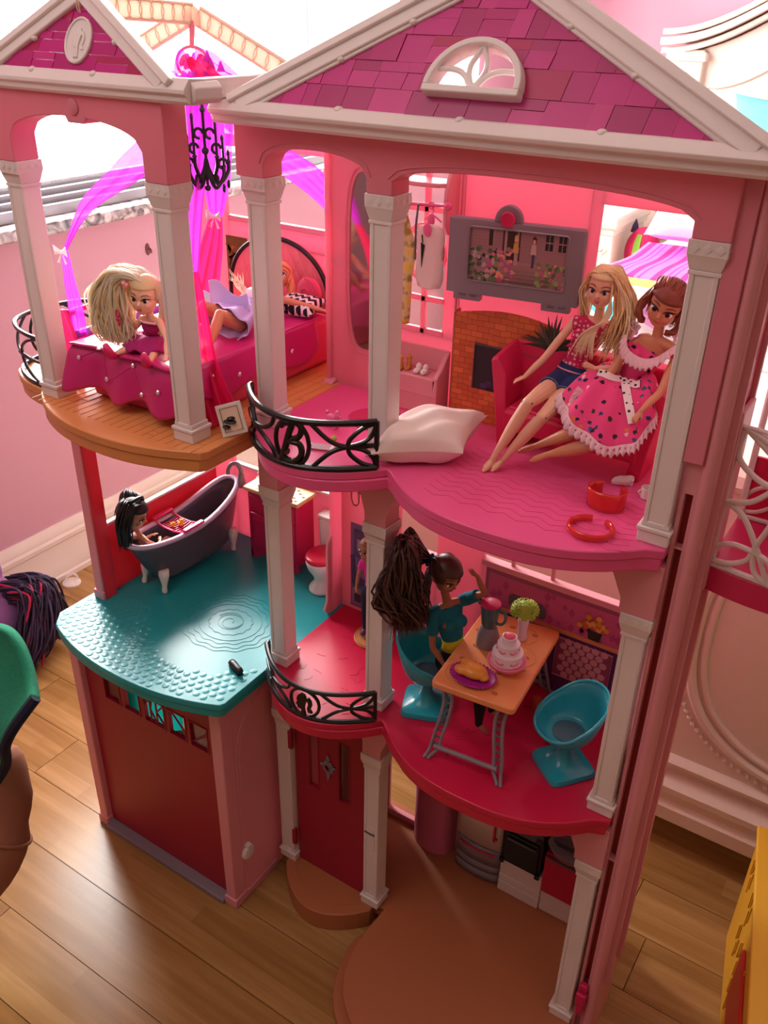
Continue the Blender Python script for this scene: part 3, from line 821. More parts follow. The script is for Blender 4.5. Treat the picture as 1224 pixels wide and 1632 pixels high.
cage(.0205, .4315, .5335, .6425, .762, M_whiteveil)
cage(.114, .4315, .5335, .6425, .800, M_whiteveil)
for x in (.4330, .532): obj('lift_post', MB().box(x - .0015, x + .0015, .110, .1145, .64, .84), M_whiteveil, lift)
obj('lift_roof_arm', MB().box(.4330, .532, .108, .112, .836, .842), M_whiteveil, lift)
obj('lift_carriage', MB().box(.4290, .4330, .012, .048, .62, .775), M_palepink, lift, bevel=.001)

# ---- curved black railings
M_rail = mat('black_railing_plastic', (20, 16, 20), rough=.28)
def railing(name, path, z0, h, motif, r=.0018):
    """path: list of (x,y) along the floor edge; drawing units: s in 0..1 along it, t in 0..1 up it"""
    P = [Vector((x, y, 0)) for x, y in path]
    cum = [0]
    for i in range(1, len(P)): cum.append(cum[-1] + (P[i] - P[i - 1]).length)
    def at(s, t):
        d = max(0, min(1, s)) * cum[-1]
        for i in range(1, len(P)):
            if d <= cum[i] + 1e-9:
                u = (d - cum[i - 1]) / max(1e-9, cum[i] - cum[i - 1]); q = P[i - 1].lerp(P[i], u); break
        return Vector((q.x, q.y, z0 + t * h))
    asp = cum[-1] / h
    root = bpy.data.objects.new(name, None); COL.objects.link(root); root.parent = house; root.empty_display_size = .01
    def bar(pts, rr=r, nm='fret_bar', n=5, closed=False):
        q = smooth_path([(a, b, 0) for a, b in pts], n) if len(pts) > 2 else [Vector((pts[0][0] + (pts[1][0] - pts[0][0]) * k / 12, pts[0][1] + (pts[1][1] - pts[0][1]) * k / 12, 0)) for k in range(13)]
        return obj(nm, MB().tube([at(p.x, p.y) for p in q], rr, 8), M_rail, root)
    N_ = 30
    obj('top_rail', MB().tube([at(k / N_, .985) for k in range(N_ + 1)], r * 1.4, 8), M_rail, root)
    obj('bottom_rail', MB().tube([at(k / N_, .03) for k in range(N_ + 1)], r * 1.6, 8), M_rail, root)
    for s in (0, 1): bar([(s, .03), (s, .985)], r * 1.2, 'rail_post')
    motif(bar, at, root, asp, r)
    return root
def side_motif(bar, s0, s1):
    """two crossing pointed leaves filling s0..s1"""
    L = s1 - s0
    f = lambda a: s0 + a * L
    bar([(f(0), .98), (f(.30), .62), (f(.58), .50), (f(1), .50)])
    bar([(f(0), .03), (f(.30), .38), (f(.58), .50), (f(1), .50)])
    bar([(f(1), .97), (f(.78), .86), (f(.60), .66), (f(.56), .50)]); bar([(f(1), .97), (f(.94), .74), (f(.80), .58), (f(.56), .50)])
    bar([(f(1), .04), (f(.78), .14), (f(.60), .34), (f(.56), .50)]); bar([(f(1), .04), (f(.94), .26), (f(.80), .42), (f(.56), .50)])
def motif_B(bar, at, root, asp, r):
    side_motif(bar, .665, 1.0)
    bar([(.46, .98), (.42, .72), (.30, .55), (.0, .50)]); bar([(.46, .03), (.42, .28), (.30, .45), (.0, .50)]); bar([(.0, .98), (.16, .80), (.22, .62), (.24, .52)]); bar([(.0, .03), (.16, .20), (.22, .38), (.24, .48)])
    # round frame
    bar([(.560 + .098 * math.cos(t), .50 + .47 * math.sin(t)) for t in [2 * PI * k / 16 for k in range(17)]], r, n=3)
    # script capital B
    bar([(0.500, .80), (0.525, .90), (0.565, .88), (0.550, .70), (0.530, .45), (0.510, .22), (0.495, .10)], r * 1.45, 'letter_b')
    bar([(0.525, .88), (0.585, .95), (0.620, .84), (0.605, .66), (0.550, .54), (0.605, .50), (0.617, .30), (0.575, .12), (0.520, .14), (0.510, .28), (0.540, .30)], r * 1.35, 'letter_b')
def motif_cameo(bar, at, root, asp, r):
    side_motif(bar, .665, 1.0)
    bar([(.46, .98), (.42, .72), (.30, .55), (.0, .50)]); bar([(.46, .03), (.42, .28), (.30, .45), (.0, .50)]); bar([(.0, .98), (.16, .80), (.22, .62), (.24, .52)]); bar([(.0, .03), (.16, .20), (.22, .38), (.24, .48)])
    bar([(.560 + .10 * math.cos(t), .50 + .47 * math.sin(t)) for t in [2 * PI * k / 16 for k in range(17)]], r, n=3)
    mb = MB()
    pts = [(.550 + a * .088, .49 + b * .50) for a, b in CAMEO]
    n = len(pts); F = [at(s, t) for s, t in pts]
    d = Vector((.0, .0022, 0)); mb.add([p - d for p in F] + [p + d * .2 for p in F], [tuple(range(n)), tuple(range(n, 2 * n))[::-1]] + [(i, i + n, (i + 1) % n + n, (i + 1) % n) for i in range(n)])
    obj('profile_emblem', mb, M_rail, root)
pb = bulge((-.0060, -.0275), (.1415, -.0275), .0405, 28, 2.0)
pb = [(-.0060, -.0235)] + pb
railing('front_railing', pb, L2, .0470, motif_B, .0022)
pb1 = [(-.0035, -.0225)] + bulge((-.0035, -.0265), (.1440, -.0265), .0385, 28, 2.0)
railing('front_railing', pb1, L1, .0390, motif_cameo, .0019)
def motif_side(bar, at, root, asp, r):
    side_motif(bar, .60, 1.0)
    L = lambda pts: [(1 - a, b) for a, b in pts]
    for p in ([(0, .98), (.30, .62), (.58, .50), (1, .50)], [(0, .03), (.30, .38), (.58, .50), (1, .50)], [(1, .97), (.78, .86), (.60, .66), (.56, .50)], [(1, .04), (.78, .14), (.60, .34), (.56, .50)]):
        bar([(.40 - .40 * a, b) for a, b in p])
    bar([(.50 + .09 * math.cos(t), .50 + .47 * math.sin(t)) for t in [2 * PI * k / 16 for k in range(17)]], r, n=3)
    bar([(.46, .2), (.5, .8), (.54, .2)], r, n=4)
ps = [(-.2535 - .096 * math.sin(PI * t), .073 * -math.cos(PI * t)) for t in [i / 30 for i in range(31)]]
ps = [(x if x > -.328 else -.328 + (x + .328) * .55, y) for x, y in ps]
railing('side_railing', ps, L2, .0560, motif_side, .0017)

# ---- walls of the bathroom (first storey, left)
M_pinkback = mat('pink_wall_plastic', (250, 162, 182), rough=.36, thin=.45)
M_redpost = mat('red_pink_plastic', (226, 66, 84), rough=.35, thin=.25)
H('bathroom_corner_post', MB().box(-.2775, -.2630, -.0380, -.0335, L1, L2 - .020), M_palepink, .001)
H('bathroom_corner_post', MB().box(-.2645, -.2605, -.0370, -.0180, L1, L2 - .020), M_redpost, .0006)  # red right face: light through the translucent plastic, put into the colour
H('post_foot', MB().box(-.2795, -.2610, -.0400, -.0330, L1, L1 + .012), M_palepink, .001)
H('post_head', MB().box(-.2800, -.2560, -.0420, -.0150, L2 - .030, L2 - .0215), M_palepink, .001)
H('bathroom_side_wall', MB().box(-.2740, -.2690, -.018, .186, L1, .4560), M_redpost, .0006)
H('bathroom_side_capping', MB().box(-.2750, -.2680, -.018, .186, .4560, .4590), M_white, .0006)
H('bathroom_back_panel', MB().box(-.2740, -.2330, .1860, .1910, L1, L2 - .0215), M_pinkback, .0006)
H('bathroom_back_wall', MB().box(-.2330, -.0130, .1860, .1910, L1, .4720), M_pinkback, .0006)
H('bathroom_back_capping', MB().box(-.2330, -.0130, .1850, .1920, .4720, .4750), M_white, .0006)
# partition between bathroom and dining room
H('bathroom_partition', MB().box(-.0130, -.0095, .1080, .1470, L1, L2 - .020), M_pinkback, .0006)
pt = MB().prism([(.108, L1)] + [(.100, L1)] + [(.092, L1 + .010), (.098, L1 + .02), (.100, L1 + .10), (.108, L1 + .11)], 'x', -.0130, -.0095)
H('partition_foot', pt, M_palepink, .0006)

# ---- back wall of the dining room (first storey)
BY = .128
H('dining_wall', MB().box(-.0095, .0740, BY, BY + .004, L1, L2 - .020), M_pinkback, 0)
H('dining_wall', MB().box(.0740, .1245, BY, BY + .004, L1, .4810), M_pinkback, 0)
H('dining_wall', MB().box(.0740, .1245, BY, BY + .004, .6050, L2 - .020), M_pinkback, 0)
H('dining_wall', MB().box(.1245, .1830, BY, BY + .004, L1, L2 - .020), M_pinkback, 0)
H('dining_wall', MB().box(.1830, .4035, BY, BY + .004, L1, .4960).box(.1830, .4035, BY, BY + .004, .6050, L2 - .020).box(.3900, .4035, BY, BY + .004, .4960, .6050), M_pinkback, 0)
H('dining_sill', MB().box(.1830, .3900, BY - .006, BY + .006, .4940, .5010), M_palepink, .001)
H('dining_sill', MB().box(.0730, .1255, BY - .004, BY + .005, .4780, .4820), M_palepink, .001)
for x in (.216, .262): H('window_mullion', MB().box(x, x + .004, BY, BY + .004, .5000, .6050), M_palepink, .0006)

# ---- back wall of the bedroom (second storey, left)
BB = .190
H('bedroom_back_panel', MB().box(-.2740, -.2200, BB, BB + .005, L2, .9300), M_pinkback, .0006)
H('bedroom_back_wall', MB().box(-.2200, -.0205, BB, BB + .005, L2, .8030), M_pinkback, .0006)
H('bedroom_window_rail', MB().box(-.2200, -.0205, BB - .001, BB + .006, .8000, .8060), M_palepink, .0008)
H('bedroom_window_rail', MB().box(-.2200, -.0205, BB, BB + .005, .8830, .8960), M_pinkback, .0006)
H('bedroom_window_rail', MB().box(-.2200, -.0205, BB - .001, BB + .005, .7780, .7810), M_palepink, .0006)
H('bedroom_inner_wall', MB().box(-.0205, -.0170, .139, BB + .005, L2, .9300), M_pinkback, 0)
# partition with the oval looking glass (second storey)
mir_c = (.0245, .7960); mrx, mrz = .0205, .090
out = [(-.0225, L2), (.0600, L2), (.0600, .9400), (-.0225, .9400)]
mb = MB(); n = 40; PY = .1250
def sup(t, rx, rz, p=3.2):
    c, s = math.cos(t), math.sin(t)
    return (mir_c[0] + rx * abs(c) ** (2 / p) * (1 if c > 0 else -1), mir_c[1] + rz * abs(s) ** (2 / p) * (1 if s > 0 else -1))
ov = [sup(2 * PI * k / n + PI / 4, mrx, mrz) for k in range(n)]
box_pt = []
for k in range(n):
    a, b = ov[k]; da, db = a - mir_c[0], b - mir_c[1]
    lim = []
    if da > 1e-9: lim.append((.0600 - mir_c[0]) / da)
    if da < -1e-9: lim.append((-.0225 - mir_c[0]) / da)
    if db > 1e-9: lim.append((.9400 - mir_c[1]) / db)
    if db < -1e-9: lim.append((L2 - mir_c[1]) / db)
    t = min(lim); box_pt.append((mir_c[0] + da * t, mir_c[1] + db * t))
for k in range(n):
    k2 = (k + 1) % n
    mb.prism([ov[k], ov[k2], box_pt[k2], box_pt[k]], 'y', PY, PY + .004)
for c in out: # corners that the fan misses
    pass
H('mirror_wall', mb, M_pinkback, 0)
H('mirror_wall_edge', MB().box(-.0240, -.0180, PY - .004, PY + .014, L2, .9400), M_pinkback, .0012)
H('mirror_bevel', MB().tube([(sup(2 * PI * k / 60, mrx + .0035, mrz + .0045)[0], PY - .0005, sup(2 * PI * k / 60, mrx + .0035, mrz + .0045)[1]) for k in range(60)], .0009, 6, closed=True), M_pinkback)
H('mirror_glass', MB().prism([sup(2 * PI * k / 48, mrx + .001, mrz + .001) for k in range(48)], 'y', PY + .0015, PY + .0025), mat('looking_glass', (196, 186, 186), rough=.06, metal=.92), 0)
H('partition_foot', MB().prism([(PY, L2), (PY - .010, L2), (PY - .008, L2 + .003), (PY, L2 + .005)], 'x', -.0245, -.0120), M_palepink, .0006)

# ---- back wall of the living room (second storey)
WYb = .1290
gx = (.0600, .0920, .1215)
mb = MB()
for a, b, c, d in ((.0605, .0655, .7370, .9250), (.1150, .1330, .7370, .9250), (.0605, .1330, L2, .7370), (.0605, .1330, .9250, .9400)): mb.box(a, b, WYb, WYb + .004, c, d)
H('window_wall', mb, M_pinkback, 0)
for z in (.7370, .7700, .8120, .8560): H('window_bar', MB().box(.0650, .1160, WYb - .0008, WYb + .0045, z, z + .0055), M_pinkback, .0006)
H('window_bar', MB().box(.0895, .0945, WYb - .0008, WYb + .0045, .7370, .9250), M_pinkback, .0006)
mb = MB(); ring_pts = [(.092 + .0215 * math.cos(t), WYb - .001, .8180 + .026 * math.sin(t)) for t in [2 * PI * k / 32 for k in range(32)]]
H('window_ring', mb.tube(ring_pts, .0026, 8, closed=True), M_pinkback)
# chimney breast: bulges to the front in three facets, holds the printed fireplace card
cb = MB().prism([(.1330, WYb), (.1330, WYb - .001), (.1500, WYb - .010), (.2350, WYb - .010), (.2540, WYb), (.2540, WYb + .004), (.1330, WYb + .004)], 'z', L2, .94)
H('chimney_breast', cb, M_pinkback, 0)
for x in (.1290, .1330): H('wall_rib', MB().box(x - .0008, x + .0008, WYb - .0015, WYb + .002, L2, .94), M_palepink, .0004)
mb = MB()
for a, b, c, d in ((.2540, .2640, L2, .94), (.3800, .4035, L2, .94), (.2640, .3800, L2, .7400), (.2640, .3800, .8830, .9010), (.2640, .3800, .9080, .9400)): mb.box(a, b, WYb, WYb + .004, c, d)
H('window_wall', mb, M_pinkback, 0)
for x in (.2850, .3100, .3350): H('window_bar', MB().box(x, x + .012, WYb, WYb + .004, .9005, .9085), M_pinkback, 0)

# ---- kitchen (ground floor) back wall
H('kitchen_wall', MB().box(-.0100, .0700, BY, BY + .004, L0, L1 - .018).box(.0700, .1165, BY, BY + .004, L0, .0430).box(.0700, .1165, BY, BY + .004, .1800, L1 - .018).box(.1165, .4035, BY, BY + .004, L0, L1 - .018), M_palepink, 0)
H('kitchen_sill', MB().box(.0690, .1180, BY - .004, BY + .004, .0400, .0445), M_palepink, .001)
pc = [(.1165, BY), (.1180, BY - .010), (.1300, BY - .022), (.1500, BY - .026), (.1700, BY - .020), (.1780, BY)]
H('kitchen_round_wall', MB().prism([(p.x, p.y) for p in smooth_path([(a, b, 0) for a, b in pc], 5)], 'z', L0, L1 - .018), mat('mauve_pink_plastic', (214, 110, 140), rough=.4), 0)

# ================================================================== things of the room
def V3(*a): return Vector(a)
def part(root, name, mb, m, parent=None, **k):
    """mesh given in world coordinates, re-based to its thing's origin"""
    l = root.location
    mb.v = [(p[0] - l.x, p[1] - l.y, p[2] - l.z) for p in mb.v]
    return obj(name, mb, m, parent or root, **k)

# ---- the real bed behind the toy house
bed = thing('bed', 'cream painted bed with carved arched headboard and moulded footboard behind the dollhouse', 'bed', (.25, 1.35, 0))
BX0, BX1 = -.37, .92
def arch_z(t, zs, zc): return zs + (zc - zs) * (0.5 - 0.5 * math.cos(PI * min(1, max(0, t * 2 if t < .5 else 2 - 2 * t)))) 
HY = 2.26
pts = [(BX0 + .03, .05), (BX1 - .03, .05)] + [(BX1 - .03 - (BX1 - BX0 - .06) * k / 30, arch_z(k / 30, .93, 1.18)) for k in range(31)]
part(bed, 'headboard', MB().prism(pts, 'y', HY, HY + .04), M_cream, bevel=.003)
for i, (dz, y0, th) in enumerate(((.0, HY - .050, .020), (.024, HY - .038, .016), (-.024, HY - .030, .016))):
    top = [(BX0 - .01 + (BX1 - BX0 + .02) * k / 40, arch_z(k / 40, .955, 1.20) + dz) for k in range(41)]
    mb = MB()
    rings = [[(x, y0, z - th / 2), (x, HY + .05, z - th / 2), (x, HY + .05, z + th / 2), (x, y0, z + th / 2)] for x, z in top]
    part(bed, 'headboard_moulding', mb.loft(rings), M_cream, bevel=.003)
for s, x0 in ((-1, BX0 + .015), (1, BX1 - .115)):
    p = part(bed, 'bed_post', MB().box(x0, x0 + .10, HY - .022, HY + .05, 0, .935), M_cream, bevel=.004)
    cv = MB()
    for k in range(14):
        zz = .42 + k * .034; a = k * 1.3
        cv.tube([(x0 + .05 + .026 * math.sin(a + t) * (1 - t / 7), HY - .023, zz + .020 * math.cos(a + t) * (1 - t / 7)) for t in [q * .5 for q in range(10)]], .0045, 6)
        cv.ball((x0 + .05 + .018 * math.cos(a), HY - .023, zz + .01), .012, .006, .009, 8, 6)
    part(bed, 'carved_scroll', cv, M_cream, p)
    part(bed, 'post_shoulder', MB().box(x0 - .008, x0 + .108, HY - .030, HY + .05, .905, .930), M_cream, p, bevel=.004)
for k, (o_, dz) in enumerate(((.10, -.12), (.17, -.21))):
    ln = [(BX0 + .03 + o_ + (BX1 - BX0 - .06 - 2 * o_) * q / 30, HY - .002, arch_z(q / 30, .93, 1.18) + dz + .03) for q in range(31)]
    ln = [(ln[0][0], HY - .002, .5)] + ln + [(ln[-1][0], HY - .002, .5)]
    part(bed, 'panel_moulding', MB().tube(ln, .006, 8), M_cream)
# footboard
FY = .335
part(bed, 'footboard', MB().box(-.25, .90, FY, FY + .045, .060, .58), M_cream, bevel=.004)
mould = [(FY, .0), (FY - .022, .0), (FY - .022, .022), (FY - .014, .030), (FY - .014, .040), (FY - .020, .046), (FY - .020, .056), (FY - .008, .066), (FY, .070)]
part(bed, 'footboard_base', MB().prism([(y, z + .055) for y, z in mould], 'x', -.262, .915), M_cream, smooth=25)
part(bed, 'footboard_ledge', MB().prism([(FY, .138), (FY - .010, .140), (FY - .012, .147), (FY - .006, .152), (FY, .154)], 'x', -.256, .91), M_cream, smooth=25)
part(bed, 'footboard_top', MB().prism([(FY + .050, .56), (FY - .012, .56), (FY - .020, .570), (FY - .016, .582), (FY - .004, .592), (FY + .05, .594)], 'x', -.262, .915), M_cream, smooth=25)
ovc = (.590, .362)
for rx, rz, r_ in ((.205, .190, .0075), (.190, .175, .0045)):
    part(bed, 'oval_moulding', MB().tube([(ovc[0] + rx * math.copysign(abs(math.cos(t)) ** .75, math.cos(t)), FY - .002, ovc[1] + rz * math.copysign(abs(math.sin(t)) ** .75, math.sin(t))) for t in [2 * PI * k / 72 for k in range(72)]], r_, 8, closed=True), M_cream)
bd = MB()
for k in range(110):
    t = 2 * PI * k / 110
    bd.ball((ovc[0] + .222 * math.copysign(abs(math.cos(t)) ** .75, math.cos(t)), FY - .001, ovc[1] + .206 * math.copysign(abs(math.sin(t)) ** .75, math.sin(t))), .0042, .0042, .0042, 6, 4)
o = part(bed, 'bead_row', bd, M_cream); o['kind'] = 'stuff'
for x in (-.25, .86): part(bed, 'leg', MB().lathe([(.02, 0.0004), (.024, .02), (.017, .045), (.025, .062)], (x + .02, FY + .022, 0), 16), M_cream)
part(bed, 'side_rail', MB().box(-.225, -.195, FY + .04, HY, .18, .33), M_cream, bevel=.004)
part(bed, 'side_rail', MB().box(.87, .90, FY + .04, HY, .18, .33), M_cream, bevel=.004)
M_sheet = mat('white_sheet', (246, 238, 238), rough=.8, bump=.1, bscale=30)
part(bed, 'mattress', MB().box(-.190, .87, FY + .05, HY - .005, .26, .455), M_sheet, bevel=.03, seg=4)

def stripes():
    m = mat('striped_blanket', (240, 90, 190), rough=.85); n, l, b = N(m)
    tc = n.new('ShaderNodeTexCoord'); sp = n.new('ShaderNodeSeparateXYZ'); l.new(tc.outputs['Object'], sp.inputs[0])
    mu = n.new('ShaderNodeMath'); mu.operation = 'MULTIPLY'; mu.inputs[1].default_value = 8.5; l.new(sp.outputs['X'], mu.inputs[0])
    fr = n.new('ShaderNodeMath'); fr.operation = 'FRACT'; l.new(mu.outputs[0], fr.inputs[0])
    A, B_, C_ = (250, 110, 205), (236, 40, 130), (160, 60, 190)
    cr = ramp(m.node_tree, [(0, A), (.20, B_), (.34, A), (.44, C_), (.49, A), (.56, C_), (.60, A), (.72, B_), (.86, A), (.94, C_)], True)
    l.new(fr.outputs[0], cr.inputs[0]); l.new(cr.outputs[0], b.inputs['Base Color']); return m
def cloth_top(x0, x1, y0, y1, z, drop, seed, amp=.008, nu=40, nv=40, sides='l'):
    rr = random.Random(seed); ph = [(rr.uniform(3, 14), rr.uniform(3, 14), rr.uniform(0, 6), rr.uniform(.3, 1)) for _ in range(7)]
    def fn(u, v):
        x, y = x0 + (x1 - x0) * u, y0 + (y1 - y0) * v
        zz = z + amp * sum(a * math.sin(fx * x * 3 + fy * y * 3 + p) for fx, fy, p, a in ph) / 3
        return (x, y, zz)
    return MB().grid(nu, nv, fn)
bl = part(bed, 'bed_sheet', cloth_top(-.195, .875, 1.05, 2.1, .463, 0, 2), M_sheet, solid=.01)
st = thing('striped_blanket', 'pink and magenta striped blanket spread on the bed below the white pillow', 'blanket', (.25, 1.6, .47))
def st_fn(u, v):
    x = -.205 + 1.07 * u; y = 1.47 + .36 * v
    z = .480 + .006 * math.sin(9 * x + 4 * y) + .005 * math.sin(17 * y - 6 * x)
    return (x, y, z)
part(st, 'blanket_top', MB().grid(50, 30, st_fn), stripes(), solid=.008)
part(st, 'blanket_hem', MB().grid(50, 3, lambda u, v: (-.205 + 1.07 * u, 1.47 - .030 * v, .479 + .006 * math.sin(9 * (-.205 + 1.07 * u) + 5.9) - .006 * v)), mat('lime_hem', (196, 226, 90), rough=.85), solid=.008)

def pillow_mb(cx, cy, cz, a, b, h, M=None, puff=2.4, seed=0, wr=.0):
    """square cushion with pointed corners"""
    rr = random.Random(seed); n = 22; mb = MB(); M = M or Matrix.Identity(3)
    for sgn in (1, -1):
        def fn(u, v):
            x, y = 2 * u - 1, 2 * v - 1
            ed = max(0, 1 - abs(x) ** puff) * max(0, 1 - abs(y) ** puff)
            pinch_x = 1 - .13 * (1 - abs(y) ** 2) * abs(x) ** 3
            pinch_y = 1 - .13 * (1 - abs(x) ** 2) * abs(y) ** 3
            z = sgn * h * ed ** .45 * (1 + wr * math.sin(5 * x + 3 * y + seed) + wr * .7 * math.sin(8 * y - 4 * x + seed * 2))
            return tuple(Vector((cx, cy, cz)) + M @ Vector((a * x * pinch_x, b * y * pinch_y, z)))
        g = MB().grid(n, n, fn)
        if sgn < 0: g.f = [f[::-1] for f in g.f]
        mb.add(g.v, g.f)
    return mb
pw = thing('bed_pillow', 'fluffy white pillow lying above the striped blanket on the bed', 'pillow', (-.02, 2.05, .60), 0, 'pillows on the big bed')
part(pw, 'pillow_case', pillow_mb(-.055, 1.855, .590, .155, .125, .060, Euler((math.radians(42), math.radians(6), math.radians(14))).to_matrix(), seed=3, wr=.12), M_sheet, smooth=180)
p2 = thing('bed_pillow', 'turquoise cushion standing high against the headboard of the bed', 'pillow', (.16, 2.14, .62), 0, 'pillows on the big bed')
part(p2, 'pillow_case', pillow_mb(.085, 2.155, .690, .225, .150, .070, Euler((math.radians(74), 0, 0)).to_matrix(), seed=5, wr=.15), mat('turquoise_cloth', (120, 208, 222), rough=.85, bump=.15, bscale=40), smooth=180)
qb = thing('bunched_quilt', 'white quilt with turquoise blotches bunched at the foot of the bed', 'quilt', (-.12, .75, .46))
def blot():
    m = mat('quilt_print', (246, 238, 242), rough=.85); n, l, b = N(m)
    tc = n.new('ShaderNodeTexCoord'); nz = n.new('ShaderNodeTexNoise'); nz.inputs['Scale'].default_value = 7; nz.inputs['Detail'].default_value = 1
    l.new(tc.outputs['Object'], nz.inputs['Vector'])
    cr = ramp(m.node_tree, [(0, (250, 170, 235)), (.40, (250, 240, 246)), (.56, (40, 176, 196)), (.63, (250, 244, 248))], True); l.new(nz.outputs['Fac'], cr.inputs[0]); l.new(cr.outputs[0], b.inputs['Base Color']); return m
def q_fn(u, v):
    x = -.215 + .36 * u; y = .50 + .62 * v
    e = (1 - abs(2 * u - 1) ** 4) * (1 - abs(2 * v - 1) ** 4)
    return (x, y, .470 + e * (.075 + .030 * math.sin(13 * x + 7 * y) + .022 * math.sin(21 * y - 9 * x)) - (1 - e) * .0)
part(qb, 'quilt_top', MB().grid(44, 36, q_fn), blot(), solid=.012, smooth=180)

# ---- night stand with carved pilaster and open recess, satchel on the bed edge
ns = thing('night_stand', 'cream night stand with carved corner pilaster left of the bed', 'night stand', (-.55, 2.05, 0))
NX0, NX1, NY0, NY1 = -.76, -.303, 1.845, 2.14
part(ns, 'body', MB().box(NX0 + .02, NX1 - .02, NY0 + .02, NY1, .0004, .485), M_cream, bevel=.004)
part(ns, 'top', MB().box(NX0, NX1, NY0, NY1, .495, .530), M_cream, bevel=.008)
part(ns, 'top_moulding', MB().box(NX0 + .010, NX1 - .010, NY0 + .010, NY1, .477, .497), M_cream, bevel=.004)
pl = part(ns, 'pilaster', MB().box(NX1 - .085, NX1 - .012, NY0 + .012, NY0 + .03, .05, .477), M_cream, bevel=.003)
cv = MB()
for k in range(11):
    zz = .10 + k * .034; a = k * 1.4
    cv.tube([(NX1 - .048 + .020 * math.sin(a + t) * (1 - t / 7), NY0 + .011, zz + .018 * math.cos(a + t) * (1 - t / 7)) for t in [q * .5 for q in range(10)]], .0042, 6)
    cv.ball((NX1 - .048 + .014 * math.cos(a), NY0 + .011, zz), .010, .006, .008, 8, 6)
part(ns, 'carved_scroll', cv, M_cream, pl)
part(ns, 'drawer', MB().box(NX0 + .03, NX1 - .10, NY0 + .008, NY0 + .03, .29, .47), M_cream, bevel=.004)
part(ns, 'drawer', MB().box(NX0 + .03, NX1 - .10, NY0 + .008, NY0 + .03, .07, .27), M_cream, bevel=.004)
for z in (.38, .17): part(ns, 'knob', MB().ball((NX0 + .17, NY0 - .004, z), .012), M_cream)
sbx = thing('storage_box', 'low cream storage box between night stand and bed under the backpack', 'box', (-.247, 1.96, 0))
part(sbx, 'box_body', MB().box(-.296, -.230, 1.87, 2.05, .0004, .345), M_cream, bevel=.003)
part(sbx, 'box_lid', MB().box(-.298, -.228, 1.865, 2.055, .345, .358), M_cream, bevel=.003)
bp_ = thing('backpack', 'raspberry school backpack with green band between night stand and bed', 'backpack', (-.255, 1.95, .359))
BC = Vector((-.2560, 1.95, .428))
part(bp_, 'bag_body', MB().ball(BC, .050, .045, .069, 20, 14), mat('berry_cloth', (190, 24, 84), rough=.8))
part(bp_, 'green_band', MB().loft([[BC + V3(.0515 * math.sin(t) * q, -.0475 * math.cos(t) * q, z) for t in (-.30, .10)] + [BC + V3(.0470 * math.sin(t) * q, -.0430 * math.cos(t) * q, z) for t in (.10, -.30)] for z, q in ((-.052, .68), (-.03, .91), (0, 1.0), (.03, .91), (.052, .68))]), mat('lime_cloth', (120, 170, 50), rough=.8))
part(bp_, 'front_pocket', MB().ball(BC + V3(.022, -.034, -.012), .024, .016, .034, 16, 10), mat('pink_dotted_pocket', (230, 60, 140), rough=.8))
for x in (-.030, .032): part(bp_, 'ear', MB().lathe([(.012, 0), (.008, .018), (.001, .036)], BC + V3(x, 0, .052), 12), mat('dark_purple_cloth', (48, 30, 74), rough=.8))

# ---- curtain at the far end of the window
cu = thing('curtain', 'pale curtain with pink flower print hanging at the far end of the window', 'curtain', (-.80, 1.62, .74))
def cur_fn(u, v):
    y = 1.44 + .42 * u; return (-.790 + .020 * math.sin(y * 62), y, .74 + 1.26 * v)
M_cur = mat('curtain_cloth', (244, 226, 232), rough=.9, thin=.4)
part(cu, 'drape', MB().grid(60, 6, cur_fn), M_cur, solid=.003, smooth=180)
M_petal = mat('petal_print_pink', (236, 150, 178), rough=.9); M_leafp = mat('leaf_print_teal', (40, 120, 130), rough=.9)
for q, (y, z) in enumerate(((1.455, 1.02), (1.56, 1.05), (1.50, 1.15), (1.62, 1.2), (1.47, 1.3))):
    f = MB()
    for k in range(5): f.ball((-.766, y + .022 * math.cos(k * 1.257), z + .022 * math.sin(k * 1.257)), .002, .014, .014, 10, 6)
    part(cu, 'printed_flower', f, M_petal)
    part(cu, 'printed_leaf', MB().ball((-.766, y + .02, z - .045), .002, .009, .020, 10, 6).tube([(-.766, y, z - .02), (-.766, y + .003, z - .07)], .0016, 5), M_leafp)

# marks on the wall below the sill
sc = thing('wall_hook', 'small brownish hook on the pink wall below the sill', 'hook', (XW, .6186, .598))
part(sc, 'plate', MB().ball((XW + .001, .6186, .598), .003, .006, .012, 10, 8), mat('tarnished_metal', (120, 80, 80), rough=.5, metal=.3))
part(sc, 'prong', MB().tube([(XW + .002, .6186, .602), (XW + .010, .6186, .598), (XW + .010, .6186, .592)], .0022, 6), MATS['tarnished_metal'])
# white cable stopper on the floor at the baseboard
sp_ = thing('door_stopper', 'small white plastic stopper on the floor boards by the baseboard', 'stopper', (-.795, .285, 0))
part(sp_, 'foot', MB().lathe([(.018, 0.0002), (.018, .003), (.014, .005)], (-.795, .285, 0), 20), M_white2)
part(sp_, 'loop', MB().tube([(-.800, .275, .004), (-.802, .280, .016), (-.798, .290, .020), (-.793, .297, .014), (-.792, .299, .004)], .0022, 8), M_white2)

